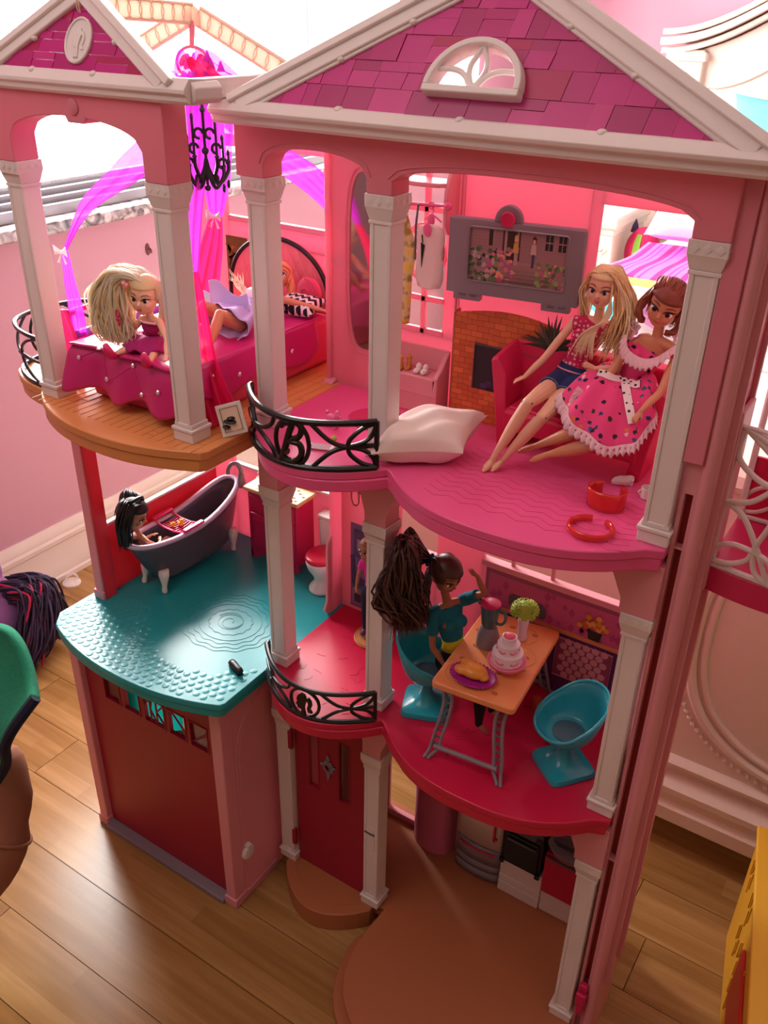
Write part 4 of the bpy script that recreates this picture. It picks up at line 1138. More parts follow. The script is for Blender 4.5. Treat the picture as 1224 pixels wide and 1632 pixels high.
# ---- plush toy, green blanket, brown cushion at the left edge
pl_ = thing('plush_toy', 'lilac plush toy with dark purple and magenta yarn hair lying on the floor', 'plush toy', (-.70, .10, 0))
M_lilac = mat('lilac_plush', (160, 110, 176), rough=.95, bump=.5, bscale=500)
part(pl_, 'head', MB().ball((-.738, .072, .070), .072, .070, .068, 24, 16).ball((-.705, .030, .045), .042, .046, .042, 18, 12).ball((-.765, .100, .135), .020, .026, .034, 14, 10), M_lilac, remesh=.004, relax=3, smooth=180)
rr = random.Random(21)
M_hairs = [mat('plush_hair_%d' % i, c, rough=.6) for i, c in enumerate([(46, 38, 70), (58, 46, 84), (30, 24, 50), (190, 34, 84), (96, 36, 140)])]
for ci, n_ in enumerate((110, 110, 80, 14, 14)):
    lk = MB()
    for k in range(n_):
        w = rr.random()
        if ci == 3: w = rr.uniform(.86, 1.02)
        if ci == 4: w = rr.uniform(.02, .20)
        a0 = Vector((-.700 + rr.uniform(-.02, .03), .108 + rr.uniform(-.03, .02), .132 + rr.uniform(-.016, .014)))
        e = Vector((-.668 + w * .040 + rr.uniform(-.016, .016), .150 - w * .105 + rr.uniform(-.02, .02), .006 + rr.uniform(0, .030)))
        m1 = a0.lerp(e, .35) + Vector((.026, .018, .030 + rr.uniform(0, .022))); m2 = a0.lerp(e, .72) + Vector((.020 + rr.uniform(-.014, .014), .008 + rr.uniform(-.014, .014), .018 + rr.uniform(-.01, .02)))
        lk.tube(smooth_path([a0, m1, m2, e], 6), [.0016] + [.0022] * 14 + [.0018] * 3 + [.0004], 5)
    o = part(pl_, 'hair_strands', lk, M_hairs[ci], smooth=180); o['kind'] = 'stuff'

gb = thing('green_blanket', 'green fleece blanket with navy edging hanging in at the left edge', 'blanket', (-.12, -.26, .40))
M_green = mat('green_fleece', (20, 130, 96), rough=.95, bump=.6, bscale=260, var=.25)
def gpt(u, v): # corner points of the hanging sheet
    A, B_, C_, D_ = Vector((-.205, -.220, .455)), Vector((-.0960, -.259, .449)), Vector((-.160, -.300, .300)), Vector((-.300, -.260, .330))
    p = A.lerp(B_, u).lerp(D_.lerp(C_, u), v)
    return p + Vector((0, .012 * math.sin(6 * v + 3 * u), .010 * math.sin(5 * u + 2 * v)))
part(gb, 'fleece', MB().grid(24, 24, gpt), M_green, solid=.010, smooth=180)
part(gb, 'edging', MB().tube([gpt(1, k / 24) for k in range(25)], .0055, 8), mat('navy_edging', (22, 24, 48), rough=.9))
bc = thing('brown_bolster', 'brown velvet bolster leaning at the left edge below the green blanket', 'bolster', (-.28, -.27, 0))
M_brown = mat('brown_velvet', (150, 96, 72), rough=.9, bump=.3, bscale=200)
BP0, BP1, BP2, BP3 = Vector((-.258, -.224, .262)), Vector((-.232, -.250, .200)), Vector((-.234, -.305, .130)), Vector((-.305, -.355, .042))
bpth = smooth_path([BP0, BP1, BP2, BP3], 6)
part(bc, 'cover', MB().tube(bpth, [.012, .024, .028, .030, .031] + [.034] * 3 + [.041, .043, .043, .042] + [.040] * 5 + [.036, .012], 24), M_brown, smooth=180)
part(bc, 'welt', MB().tube([bpth[8] + (Vector((1, 0, 0)) * math.cos(t) + (bpth[9] - bpth[7]).normalized().cross(Vector((1, 0, 0))).normalized() * math.sin(t)) * .0425 for t in [2 * PI * k / 40 for k in range(40)]], .0022, 8, closed=True), M_brown)

# ================================================================== bedroom of the toy house
M_satin = mat('magenta_satin', (206, 30, 116), rough=.36, spec=.6, coat=.2, bump=.12, bscale=120)
M_bedpink = mat('bed_pink_plastic', (240, 84, 128), rough=.35, thin=.15)
bx0, bx1, by0, by1, bz = -.200, -.0575, -.056, .186, L2 + .058
tb = thing('toy_bed', 'pink toy bed with a tufted black-rimmed headboard in the bedroom', 'toy bed', (-.136, .06, L2))
part(tb, 'bed_base', MB().box(bx0, bx1, by0, by1 - .006, L2 + .0005, bz - .004), M_bedpink, bevel=.006)
part(tb, 'bed_recess', MB().box(bx0 + .01, bx1 - .01, by0 - .0008, by0 + .003, L2 + .008, L2 + .04), M_bedpink, bevel=.002)
# tufted headboard
hb = [(-.1365 + .075 * math.cos(t), bz - .006 + .078 * math.sin(t) ** .8) for t in [PI * k / 30 for k in range(31)]]
part(tb, 'headboard', MB().prism(hb, 'y', .180, .188), mat('headboard_rose', (240, 140, 150), rough=.5), bevel=.001)
part(tb, 'headboard_rim', MB().tube([(x, .180, z) for x, z in hb], .0028, 8), M_black)
M_tuft = MATS['headboard_rose']
for j in range(6):
    for i in range(-5, 6):
        x = -.1365 + (i + (j % 2) * .5) * .0135; z = bz + .004 + j * .0125
        if (x + .1365) ** 2 / .067 ** 2 + (z - bz + .006) ** 2 / .072 ** 2 > 1: continue
        part(tb, 'tuft', MB().add([(x - .0066, .1798, z), (x, .1798, z - .0122), (x + .0066, .1798, z), (x, .1798, z + .0122), (x, .1766, z + .001)], [(0, 1, 4), (1, 2, 4), (2, 3, 4), (3, 0, 4)]), M_tuft, smooth=180)
# bedspread: lies on top, hangs over the front and partly over the right side, scalloped hem, rhinestones
sp = thing('bedspread', 'glossy magenta bedspread with rhinestones draped over the front of the toy bed', 'bedspread', (-.136, -.03, bz))
def spread(u, v):
    """v from the head end (0) over the front edge down to the hem (1)"""
    x = bx0 - .004 + (bx1 - bx0 + .010) * u
    ln = .225 + .055; d = v * ln; yT = by0 - .004
    if d < .225: y, z = .155 - d, bz + .0022 + .0012 * math.sin(40 * x + 9 * u) * math.sin(33 * d)
    else:
        e = d - .225; hang = .046 + .005 * math.cos(2 * PI * u * 2.5)
        e = e / .055 * hang
        y = yT - .006 * math.sin(min(1, e / .015) * PI / 2) - .007 * (e / .05) - .004 * math.sin(u * 18) * e / .05; z = bz + .002 - e
    # the two corners flare out and sag forward
    if d > .20:
        k = min(1, (d - .20) / .07)
        c = max(0, 1 - u / .22); x -= .004 * c * k; y -= .014 * c * k; z += .004 * c * k
        c2 = max(0, (u - .80) / .2); x += .008 * c2 * k; y -= .004 * c2 * k
    return Vector((x, y, max(z, L2 + .0015)))
part(sp, 'cover', MB().grid(60, 60, spread), M_satin, solid=.0018, smooth=180)
def side(u, v):
    y = .14 - .19 * u; e = v * (.028 + .010 * math.sin(PI * u * 3.0) + .008 * math.sin(PI * u))
    return Vector((bx1 + .0055 + .004 * v + .002 * math.sin(14 * u) * v, y, bz + .002 - e))
part(sp, 'side_flap', MB().grid(40, 10, side), M_satin, solid=.0018, smooth=180)
M_gem = mat('rhinestone', (236, 226, 236), rough=.1, metal=.6)
for u, v in ((.10, .86), (.27, .80), (.30, .93), (.55, .84), (.62, .97), (.80, .90), (.45, .70), (.15, .72), (.75, .74)):
    p = spread(u, v) + Vector((0, -.0016, .0008))
    part(sp, 'rhinestone', MB().lathe([(.0026, 0), (.0026, .0006), (.0013, .0016)], (0, 0, 0), 8, M=Matrix.Translation(p) @ Matrix.Rotation(PI / 2 * (.9 if v > .8 else 0), 4, 'X')), M_gem, smooth=0)
for u, v in ((.25, .55), (.7, .6), (.9, .35)):
    p = side(u, v) + Vector((.0014, 0, 0))
    part(sp, 'rhinestone', MB().lathe([(.0026, 0), (.0026, .0006), (.0013, .0016)], (0, 0, 0), 8, M=Matrix.Translation(p) @ Matrix.Rotation(PI / 2, 4, 'Y')), M_gem, smooth=0)
# stitched folds of the spread: raised seams meeting at the stones
for a, b in (((.10, .86), (.27, .80)), ((.27, .80), (.30, .93)), ((.30, .93), (.55, .84)), ((.55, .84), (.62, .97)), ((.55, .84), (.45, .70)), ((.27, .80), (.15, .72)), ((.62, .97), (.80, .90))):
    part(sp, 'seam', MB().tube([spread(a[0] + (b[0] - a[0]) * k / 8, a[1] + (b[1] - a[1]) * k / 8) + Vector((0, -.0006, .0006)) for k in range(9)], .0008, 5), M_satin)

# black and white chevron pillow
cp = thing('chevron_pillow', 'small black and white zigzag pillow at the head of the toy bed', 'pillow', (-.075, .135, bz + .006))
def chev():
    m = mat('zigzag_cloth', (20, 18, 22), rough=.8); n, l, b = N(m); tc = n.new('ShaderNodeTexCoord'); s_ = n.new('ShaderNodeSeparateXYZ'); l.new(tc.outputs['Object'], s_.inputs[0])
    pp = n.new('ShaderNodeMath'); pp.operation = 'PINGPONG'; pp.inputs[1].default_value = .0045; l.new(s_.outputs['X'], pp.inputs[0])
    ad = n.new('ShaderNodeMath'); ad.operation = 'ADD'; l.new(pp.outputs[0], ad.inputs[0]); l.new(s_.outputs['Y'], ad.inputs[1])
    mu = n.new('ShaderNodeMath'); mu.operation = 'MULTIPLY'; mu.inputs[1].default_value = 110; l.new(ad.outputs[0], mu.inputs[0])
    fr = n.new('ShaderNodeMath'); fr.operation = 'FRACT'; l.new(mu.outputs[0], fr.inputs[0])
    cr = ramp(m.node_tree, [(0, (18, 16, 20)), (.52, (240, 226, 226))], True); l.new(fr.outputs[0], cr.inputs[0]); l.new(cr.outputs[0], b.inputs['Base Color']); return m
part(cp, 'pillow_case', pillow_mb(-.076, .142, bz + .014, .026, .018, .009, Euler((.25, 0, .1)).to_matrix(), seed=2), chev(), smooth=180)
M_rosette = mat('rose_felt', (226, 84, 120), rough=.8)
rz = thing('rose_cushion', 'round rose-swirl cushion against the tufted headboard', 'cushion', (-.088, .168, bz + .02))
part(rz, 'disc', MB().ball((-.083, .170, bz + .021), .017, .006, .017, 20, 12), M_rosette)
part(rz, 'swirl', MB().tube([(-.083 + (.002 + .0018 * a) * math.cos(a), .1635 + .0002 * a, bz + .021 + (.002 + .0018 * a) * math.sin(a)) for a in [k * .35 for k in range(24)]], .0009, 6), M_rosette)

# printed plant card at the left of the headboard (flat print on the back wall)
pc_ = bpy.data.objects.new('plant_print', None); COL.objects.link(pc_); pc_.parent = house; pc_.empty_display_size = .01
H('print_card', MB().box(-.2235, -.190, BB - .0012, BB - .0002, .7100, .7820), mat('print_olive', (120, 92, 40), rough=.4, var=.7, bscale=90), 0, parent=pc_)
rr = random.Random(8)
for k in range(46):
    x, z = rr.uniform(-.221, -.192), rr.uniform(.713, .770); a = rr.uniform(0, PI); c_ = rr.choice(((150, 110, 40), (86, 66, 30), (176, 122, 60), (60, 40, 22), (120, 100, 30), (190, 96, 60)))
    obj('printed_leaf', MB().prism([(x + .006 * math.cos(a), z + .006 * math.sin(a)), (x - .0022 * math.sin(a), z + .0022 * math.cos(a)), (x - .006 * math.cos(a), z - .006 * math.sin(a)), (x + .0022 * math.sin(a), z - .0022 * math.cos(a))], 'y', BB - .0016, BB - .0010), mat('print_leaf_%d_%d_%d' % c_, c_, rough=.5), pc_, smooth=0)

# low pink railing frame beside the bed with lilac panels
cr_ = thing('toy_cot', 'hot pink toy cot rails with square openings and lilac panels left of the toy bed', 'cot', (-.237, .02, L2))
M_cot = mat('cot_pink_plastic', (240, 50, 140), rough=.35, thin=.25)
M_lil = mat('lilac_plastic', (176, 130, 220), rough=.3, thin=.3)
def rails(xc, z0, z1, y0, y1, n, nm):
    r = part(cr_, nm, MB().box(xc - .002, xc + .002, y0, y1, z0, z0 + .006).box(xc - .002, xc + .002, y0, y1, z1 - .005, z1), M_cot, bevel=.001)
    for k in range(n + 1):
        yy = y0 + (y1 - y0 - .004) * k / n
        part(cr_, 'rail_bar', MB().box(xc - .0018, xc + .0018, yy, yy + .004, z0, z1), M_cot, r, bevel=.0006)
rails(-.2430, L2 + .046, L2 + .080, -.040, .130, 5, 'upper_rail')
rails(-.2300, L2 + .016, L2 + .052, -.044, .128, 6, 'lower_rail')
part(cr_, 'lilac_panel', MB().box(-.2360, -.2345, -.040, .125, L2 + .010, L2 + .050), M_lil)
part(cr_, 'lilac_mattress', MB().box(-.2410, -.2330, -.038, .126, L2 + .050, L2 + .058), M_lil, bevel=.002)
part(cr_, 'end_panel', MB().prism([(-.244, L2 + .001), (-.228, L2 + .001), (-.228, L2 + .054), (-.240, L2 + .082), (-.245, L2 + .082)], 'y', -.048, -.043), M_cot, bevel=.001)
part(cr_, 'end_panel', MB().prism([(-.244, L2 + .001), (-.228, L2 + .001), (-.228, L2 + .054), (-.240, L2 + .082), (-.245, L2 + .082)], 'y', .128, .133), M_cot, bevel=.001)

# ---- organza canopy, tied with white bows
M_org = mat('violet_organza', (226, 60, 226), rough=.5, thin=.55, alpha=.80)
M_org2 = mat('hot_pink_organza', (244, 30, 110), rough=.5, thin=.5, alpha=.86)
cn = thing('bed_canopy', 'violet and hot pink organza canopy hung from a ring over the toy bed', 'canopy', (-.125, .055, .98))
part(cn, 'ring', MB().tube([(-.126 + .0165 * math.cos(t), .055 + .004 * math.cos(t), .9755 + .0140 * math.sin(t)) for t in [2 * PI * k / 30 for k in range(30)]], .0014, 8, closed=True), M_black if False else M_pinkbeam)
def ribbon(pts, wid, m, name, folds=3, amp=.18, seed=0, nv=10, twist=0.0, side=None):
    """cloth strip along a path; wid per point; gathered folds"""
    P = smooth_path(pts, 8); W = []
    n = len(P)
    for i in range(n):
        t = i / (n - 1) * (len(wid) - 1); k = min(int(t), len(wid) - 2); W.append(wid[k] + (wid[k + 1] - wid[k]) * (t - k))
    sd = Vector(side or (.836, .548, 0)).normalized()
    def fn(u, v):
        i = min(int(v * (n - 1)), n - 1); p = P[i]; w = W[i]
        tdir = (P[min(i + 1, n - 1)] - P[max(i - 1, 0)]).normalized()
        s = (sd - tdir * sd.dot(tdir)).normalized(); nn = tdir.cross(s)
        a = twist * v; s2 = s * math.cos(a) + nn * math.sin(a); n2 = tdir.cross(s2)
        return p + s2 * ((u - .5) * w) + n2 * (amp * w * .5 * math.sin(u * folds * 2 * PI + seed + 2 * v))
    return part(cn, name, MB().grid(24, n - 1, fn), m, smooth=180)
# crown of gathered cloth over the ring
ribbon([(-.1420, .055, .9640), (-.128, .052, .9800), (-.112, .060, .9745), (-.092, .062, .9660), (-.078, .064, .9640)], [.016, .020, .024, .020, .012], M_org, 'canopy_crown', 3, .3, 1)
ribbon([(-.134, .050, .9720), (-.120, .050, .9790), (-.104, .050, .9660), (-.094, .052, .9600)], [.010, .018, .020, .016], M_org2, 'canopy_crown', 2, .3, 2)
for x, z in ((-.104, .972), (-.092, .970), (-.108, .978)): part(cn, 'cloth_tip', MB().lathe([(.004, 0), (.0006, .009)], (x, .056, z), 8), M_org)
# long fall at the right front corner
ribbon([(-.118, .045, .968), (-.112, .035, .945), (-.106, .020, .890), (-.095, .000, .845), (-.085, -.015, .800)], [.040, .045, .034, .028, .020], M_org, 'canopy_fall', 4, .25, 0)
ribbon([(-.085, -.015, .800), (-.074, -.024, .770), (-.062, -.034, .720), (-.050, -.040, .690), (-.036, -.044, .664)], [.018, .026, .036, .046, .056], M_org2, 'canopy_fall', 4, .22, 1)
ribbon([(-.108, .060, .955), (-.116, .068, .920), (-.128, .077, .870), (-.1336, .080, .8320)], [.040, .036, .030, .012], M_org, 'canopy_fall', 3, .25, 2)
ribbon([(-.1336, .080, .8320), (-.140, .076, .800), (-.146, .068, .760), (-.150, .060, .726)], [.012, .024, .030, .034], M_org2, 'canopy_fall', 3, .22, 3)
# left and right swags
ribbon([(-.125, .050, .965), (-.130, .020, .920), (-.165, -.010, .880), (-.215, -.020, .845), (-.2450, -.030, .8000)], [.030, .030, .026, .020, .008], M_org, 'canopy_swag', 2, .22, 4, side=(.3, .3, .9))
ribbon([(-.2450, -.030, .8000), (-.2420, -.032, .770), (-.236, -.034, .740), (-.234, -.036, .705)], [.007, .012, .016, .018], M_org, 'canopy_fall', 2, .25, 5)
ribbon([(-.122, .090, .930), (-.100, .140, .888), (-.072, .160, .866), (-.040, .170, .838), (-.028, .172, .822)], [.020, .026, .028, .024, .012], M_org, 'canopy_swag', 2, .22, 6, side=(.3, .3, .9))
def bow(p, name='bow'):
    b = MB()
    for s in (-1, 1):
        b.add([(p[0], p[1] - .002, p[2] + .0015), (p[0] + s * .010, p[1] - .004, p[2] + .007), (p[0] + s * .010, p[1] - .003, p[2] - .004), (p[0], p[1] - .002, p[2] - .0015), (p[0] + s * .006, p[1] - .006, p[2] + .001)], [(0, 1, 4), (1, 2, 4), (2, 3, 4), (3, 0, 4), (0, 3, 2, 1)])
        b.add([(p[0], p[1] - .002, p[2]), (p[0] + s * .004, p[1] - .003, p[2] - .012), (p[0] + s * .008, p[1] - .003, p[2] - .011)], [(0, 1, 2)])
    b.ball((p[0], p[1] - .003, p[2]), .0022, .002, .0022, 8, 6)
    part(cn, name, b, M_white2)
bow((-.1330, .078, .832)); bow((-.2450, -.032, .8000))

# ---- flat black chandelier
ch = thing('chandelier', 'flat black plastic chandelier hanging beside the violet canopy', 'chandelier', (-.088, .022, .93))
hx, hy = -.0790, .030
def cp_(a, z): return (hx + a * .80, hy + a * .52, z)
part(ch, 'stem', MB().tube([cp_(-.012, .952), cp_(-.012, .875)], .0014, 8).ball(cp_(-.012, .872), .0030).ball(cp_(-.012, .940), .0026).ball(cp_(-.012, .905), .0034), M_black)
for sx in (-1, 1):
    for k, (w, z0, zt) in enumerate(((.011, .888, .936), (.017, .880, .918), (.022, .884, .905))):
        pth = smooth_path([cp_(-.012, z0 + .010), cp_(-.012 + sx * w * .45, z0 - .008), cp_(-.012 + sx * w * .95, z0 + .002), cp_(-.012 + sx * w, z0 + .012)], 6)
        part(ch, 'arm', MB().tube(pth, .0019, 6), M_black)
        part(ch, 'candle', MB().tube([cp_(-.012 + sx * w, z0 + .012), cp_(-.012 + sx * w, zt - .004)], .0013, 6).ball(cp_(-.012 + sx * w, z0 + .012), .0026, .0026, .0014, 8, 6).ball(cp_(-.012 + sx * w, zt - .002), .0016, .0016, .0034, 8, 6), M_black)
        part(ch, 'drop', MB().ball(cp_(-.012 + sx * w * .95, z0 - .008), .0018, .0018, .0042, 8, 6), M_black)
    for q in range(3):
        c = (-.012 + sx * (.0055 + q * .0055), .920 - q * .013)
        part(ch, 'scroll', MB().tube([cp_(c[0] + .0042 * math.cos(t), c[1] + .0042 * math.sin(t)) for t in [k * .5 for k in range(11)]], .0015, 6), M_black)
part(ch, 'hanging_loop', MB().tube([cp_(-.012 + .003 * math.cos(t), .955 + .0035 * math.sin(t)) for t in [2 * PI * k / 14 for k in range(14)]], .0009, 6, closed=True), M_black)

# framed flower picture leaning by the balcony railing
fp = thing('toy_picture_frame', 'small white framed black rose picture leaning behind the balcony railing', 'picture frame', (-.014, -.045, L2))
Mf = Matrix.Translation((-.0120, -.0480, L2 + .0170)) @ Euler((math.radians(-18), math.radians(-14), math.radians(38))).to_matrix().to_4x4() @ Matrix.Rotation(PI / 2, 4, 'X')
part(fp, 'frame', MB().slab([(-.0125, -.0155), (.0125, -.0155), (.0125, .0155), (-.0125, .0155)], Mf, -.0012, .0012), M_white2, bevel=.0005)
part(fp, 'mount', MB().slab([(-.0100, -.0130), (.0100, -.0130), (.0100, .0130), (-.0100, .0130)], Mf, .0012, .0016), mat('picture_cream', (246, 214, 190), rough=.6), smooth=0)
rs = MB()
for k in range(7): rs.ball(Mf @ Vector((-.003 + .004 * math.cos(k), -.003 + .004 * math.sin(k * 1.3), .0022)), .0034, .0034, .0016, 8, 6)
part(fp, 'black_rose', rs, M_black)
part(fp, 'inner_line', MB().tube([Mf @ Vector(p) for p in ((-.0085, -.0115, .0017), (.0085, -.0115, .0017), (.0085, .0115, .0017), (-.0085, .0115, .0017))], .0004, 4, closed=True), M_black)

# ================================================================== living room of the toy house
# printed fireplace card on the chimney breast
M_brickp = mat('printed_brick', (214, 110, 62), rough=.55)
def brickmat():
    m = M_brickp; n, l, b = N(m); tc = n.new('ShaderNodeTexCoord'); mp = n.new('ShaderNodeMapping'); mp.inputs['Rotation'].default_value = (PI / 2, 0, 0)
    l.new(tc.outputs['Object'], mp.inputs[0])
    nz = n.new('ShaderNodeTexNoise'); nz.inputs['Scale'].default_value = 60; l.new(tc.outputs['Object'], nz.inputs['Vector'])
    ad = n.new('ShaderNodeVectorMath'); ad.operation = 'MULTIPLY_ADD'; ad.inputs[1].default_value = (.003, .003, .003); l.new(nz.outputs['Color'], ad.inputs[0]); l.new(mp.outputs[0], ad.inputs[2])
    br = n.new('ShaderNodeTexBrick'); br.inputs['Scale'].default_value = 60; br.inputs['Mortar Size'].default_value = .012; br.inputs['Brick Width'].default_value = .72; br.inputs['Row Height'].default_value = .34
    br.inputs['Color1'].default_value = (*s2l((226, 120, 66)), 1); br.inputs['Color2'].default_value = (*s2l((196, 92, 50)), 1); br.inputs['Mortar'].default_value = (*s2l((120, 50, 26)), 1)
    l.new(ad.outputs[0], br.inputs['Vector']); l.new(br.outputs['Color'], b.inputs['Base Color'])
brickmat()
fpz = bpy.data.objects.new('fireplace_print', None); COL.objects.link(fpz); fpz.parent = house; fpz.empty_display_size = .02
card = [(.1362, L2 + .001), (.2520, L2 + .001), (.2520, .7640)] + [(.2520 - .1158 * k / 20, .7640 + .012 * math.sin(PI * (.15 + .85 * k / 20)) + .006 * k / 20) for k in range(1, 21)]
obj('brick_card', MB().prism(card, 'y', WYb - .0122, WYb - .0108), M_brickp, fpz, smooth=0)
obj('card_flank', MB().prism([(.1340, L2 + .001), (.1362, L2 + .001), (.1362, .7720), (.1340, .7690)], 'y', WYb - .0118, WYb - .001), mat('printed_brick_side', (170, 96, 60), rough=.6, var=.3, bscale=200), fpz, smooth=0)
fy = WYb - .0130
obj('firebox', MB().prism([(.1600, .6980), (.2300, .6980), (.2300, .7430), (.1600, .7430)], 'y', fy, fy + .001), mat('print_soot', (34, 26, 36), rough=.5), fpz, smooth=0)
obj('firebox_trim', MB().tube([(.1600, fy, .698), (.1600, fy, .743), (.230, fy, .743), (.230, fy, .698)], .0012, 6), mat('print_dark_grey', (70, 60, 66), rough=.5), fpz)
for k, (x, z, c_) in enumerate(((.178, .7050, (70, 40, 80)), (.186, .7030, (90, 40, 60)), (.172, .7020, (60, 50, 90)), (.188, .7150, (240, 190, 180)), (.190, .7130, (200, 80, 90)))):
    obj('printed_ember', MB().ball((x, fy - .0002, z), .0042, .0005, .0034, 8, 6), mat('ember_%d' % k, c_, rough=.5), fpz)
# printed agave plant: narrow dark leaves
pr = bpy.data.objects.new('agave_print', None); COL.objects.link(pr); pr.parent = house; pr.empty_display_size = .01
rr = random.Random(4)
for k in range(22):
    a = math.radians(12 + 156 * k / 21); L_ = rr.uniform(.026, .038); c_ = rr.choice(((40, 36, 40), (86, 78, 76), (58, 60, 44), (120, 100, 90)))
    x0, z0 = .2380, .7520
    p = [(x0 + L_ * t * math.cos(a), z0 + L_ * t * math.sin(a) - .010 * t * t * abs(math.cos(a))) for t in (0, .35, .7, 1)]
    nx, nz_ = -math.sin(a), math.cos(a); w = (.0016, .0017, .0012, .0001)
    poly = [(q[0] + nx * ww, q[1] + nz_ * ww) for q, ww in zip(p, w)] + [(q[0] - nx * ww, q[1] - nz_ * ww) for q, ww in reversed(list(zip(p, w)))]
    yy = fy - .0004 * (k % 3)
    obj('printed_leaf', MB().prism(poly, 'y', yy, yy + .0003), mat('agave_%d_%d_%d' % c_, c_, rough=.5), pr, smooth=0)

# ---- television panel hung on the chimney breast
tv = thing('toy_television', 'grey toy television with garden picture and pink round button above the brick fireplace', 'television', (.195, .104, .828))
TA, TB = Vector((.1350, .0975, 0)), Vector((.2585, .1165, 0))
tu = (TB - TA).normalized(); tn = Vector((tu.y, -tu.x, 0))
MT = Matrix(((tu.x, 0, tn.x, TA.x), (tu.y, 0, tn.y, TA.y), (0, 1, 0, 0), (0, 0, 0, 1)))
TW = (TB - TA).length; z0, z1 = .7950, .8630
def frame_slab(mb, a, b, c, d, e, f, g, h_, lo, hi):
    """rectangle a..b,c..d with opening e..f,g..h"""
    for q in ((a, b, c, g), (a, b, h_, d), (a, e, g, h_), (f, b, g, h_)): mb.slab([(q[0], q[2]), (q[1], q[2]), (q[1], q[3]), (q[0], q[3])], MT, lo, hi)
sc0, sc1, sz0, sz1 = .0205, .1110, .8085, .8565
part(tv, 'casing_back', MB().slab(rounded([(0, z0), (TW, z0), (TW, z1), (0, z1)], .004), MT, -.006, .0012), M_grey, bevel=.001)
mb = MB(); frame_slab(mb, .001, TW - .001, z0 + .001, z1 - .001, sc0, sc1, sz0, sz1, .0012, .0034)
part(tv, 'casing_front', mb, M_grey)
rim = MB().tube([MT @ Vector((a, b, .0036)) for a, b in rounded([(sc0, sz0), (sc1, sz0), (sc1, sz1), (sc0, sz1)], .003)], .0008, 6, closed=True)
part(tv, 'screen_rim', rim, M_silver)
for a in (.008, .092):
    hh = part(tv, 'hinge_tab', MB().slab([(a, z0 - .0055), (a + .026, z0 - .0055), (a + .026, z0 + .002), (a, z0 + .002)], MT, -.005, .0030), M_grey, bevel=.0006)
    for q in (.006, .016): part(tv, 'hinge_pin', MB().tube([MT @ Vector((a + q, z0 - .0005, .0034)), MT @ Vector((a + q + .006, z0 - .0005, .0034))], .0007, 6), M_greydark, hh)
dome = [(.055 + .0130 * math.cos(t), z1 - .001 + .0150 * math.sin(t)) for t in [PI * k / 18 for k in range(19)]]
part(tv, 'dome', MB().slab(dome, MT, -.004, .0020), M_grey, bevel=.0008)
part(tv, 'button', MB().lathe([(.0068, 0), (.0068, .0022), (.0060, .0032), (.004, .0026)], seg=24, M=MT @ Matrix.Translation((.055, z1 + .0020, .0018))), M_magenta)
pic = part(tv, 'garden_picture', MB().slab([(sc0, sz0), (sc1, sz0), (sc1, sz1), (sc0, sz1)], MT, .0012, .0016), mat('picture_wall', (160, 126, 128), rough=.35), smooth=0)
def dec(pts, c_, lo=.0017): return part(tv, 'picture_patch', MB().slab([(sc0 + a * (sc1 - sc0), sz0 + b * (sz1 - sz0)) for a, b in pts], MT, .0014, lo), mat('pic_%d_%d_%d' % c_, c_, rough=.4), pic, smooth=0)
def rect(a, b, c, d): return [(a, c), (b, c), (b, d), (a, d)]
for k in range(7): dec(rect(.0, 1, .60 + k * .057, .604 + k * .057), (138, 106, 110), .0016 + .00001 * k)
dec(rect(.34, .52, .45, 1.0), (66, 46, 42)); dec(rect(.36, .385, .4, 1.0), (176, 150, 142), .0018); dec(rect(.485, .505, .4, 1.0), (176, 150, 142), .0018)
dec(rect(.20, .255, .68, .97), (50, 42, 44)); dec(rect(.24, .262, .66, 1), (160, 134, 130), .0018)
for a in (.77, .90):
    dec(rect(a, a + .075, .70, .98), (46, 40, 46)); dec(rect(a + .034, a + .041, .70, .98), (170, 146, 144), .0018); dec(rect(a, a + .075, .83, .85), (170, 146, 144), .00181)
for k in range(6): dec(rect(.46 - .02 * k, .72 + .02 * k, .38 - .07 * k, .43 - .07 * k), (170 - 10 * k, 136 - 8 * k, 132 - 8 * k), .0017 + .00002 * k)
rr = random.Random(2)
for side_, cols in (((0, .30), [(66, 94, 62), (110, 134, 96), (44, 62, 48), (186, 172, 168), (78, 108, 76)]), ((.20, .50), [(212, 120, 150), (236, 160, 120), (190, 90, 140), (150, 138, 100), (220, 150, 176)]), ((.70, 1.0), [(122, 142, 88), (190, 100, 130), (224, 150, 138), (90, 114, 68), (152, 178, 106)])):
    for k in range(64):
        a = rr.uniform(*side_); top = .70 if side_[0] < .6 else .52
        b = rr.uniform(.0, top) * (1 - .3 * abs(a - .5)); r_ = rr.uniform(.012, .030)
        a = min(max(a, r_), 1 - r_); b = max(b, r_ * 2)
        dec([(a + r_ * math.cos(t * 1.05), b + r_ * 1.8 * math.sin(t * 1.05)) for t in range(6)], rr.choice(cols), .00178 + .00001 * (k % 20))
for a, hair, cl in ((.48, (216, 180, 110), (206, 170, 90)), (.66, (70, 44, 36), (200, 180, 170))):
    dec(rect(a - .012, a + .012, .36, .62), (70, 70, 110) if a > .5 else (190, 150, 160), .0021); dec([(a - .03, .60), (a + .03, .60), (a + .022, .78), (a - .022, .78)], cl, .0022)
    dec([(a + .016 * math.cos(t * .785), .83 + .045 * math.sin(t * .785)) for t in range(8)], (226, 176, 150), .0022); dec([(a - .02, .80), (a + .02, .80), (a + .018, .90), (a, .93), (a - .018, .90)], hair, .00215)

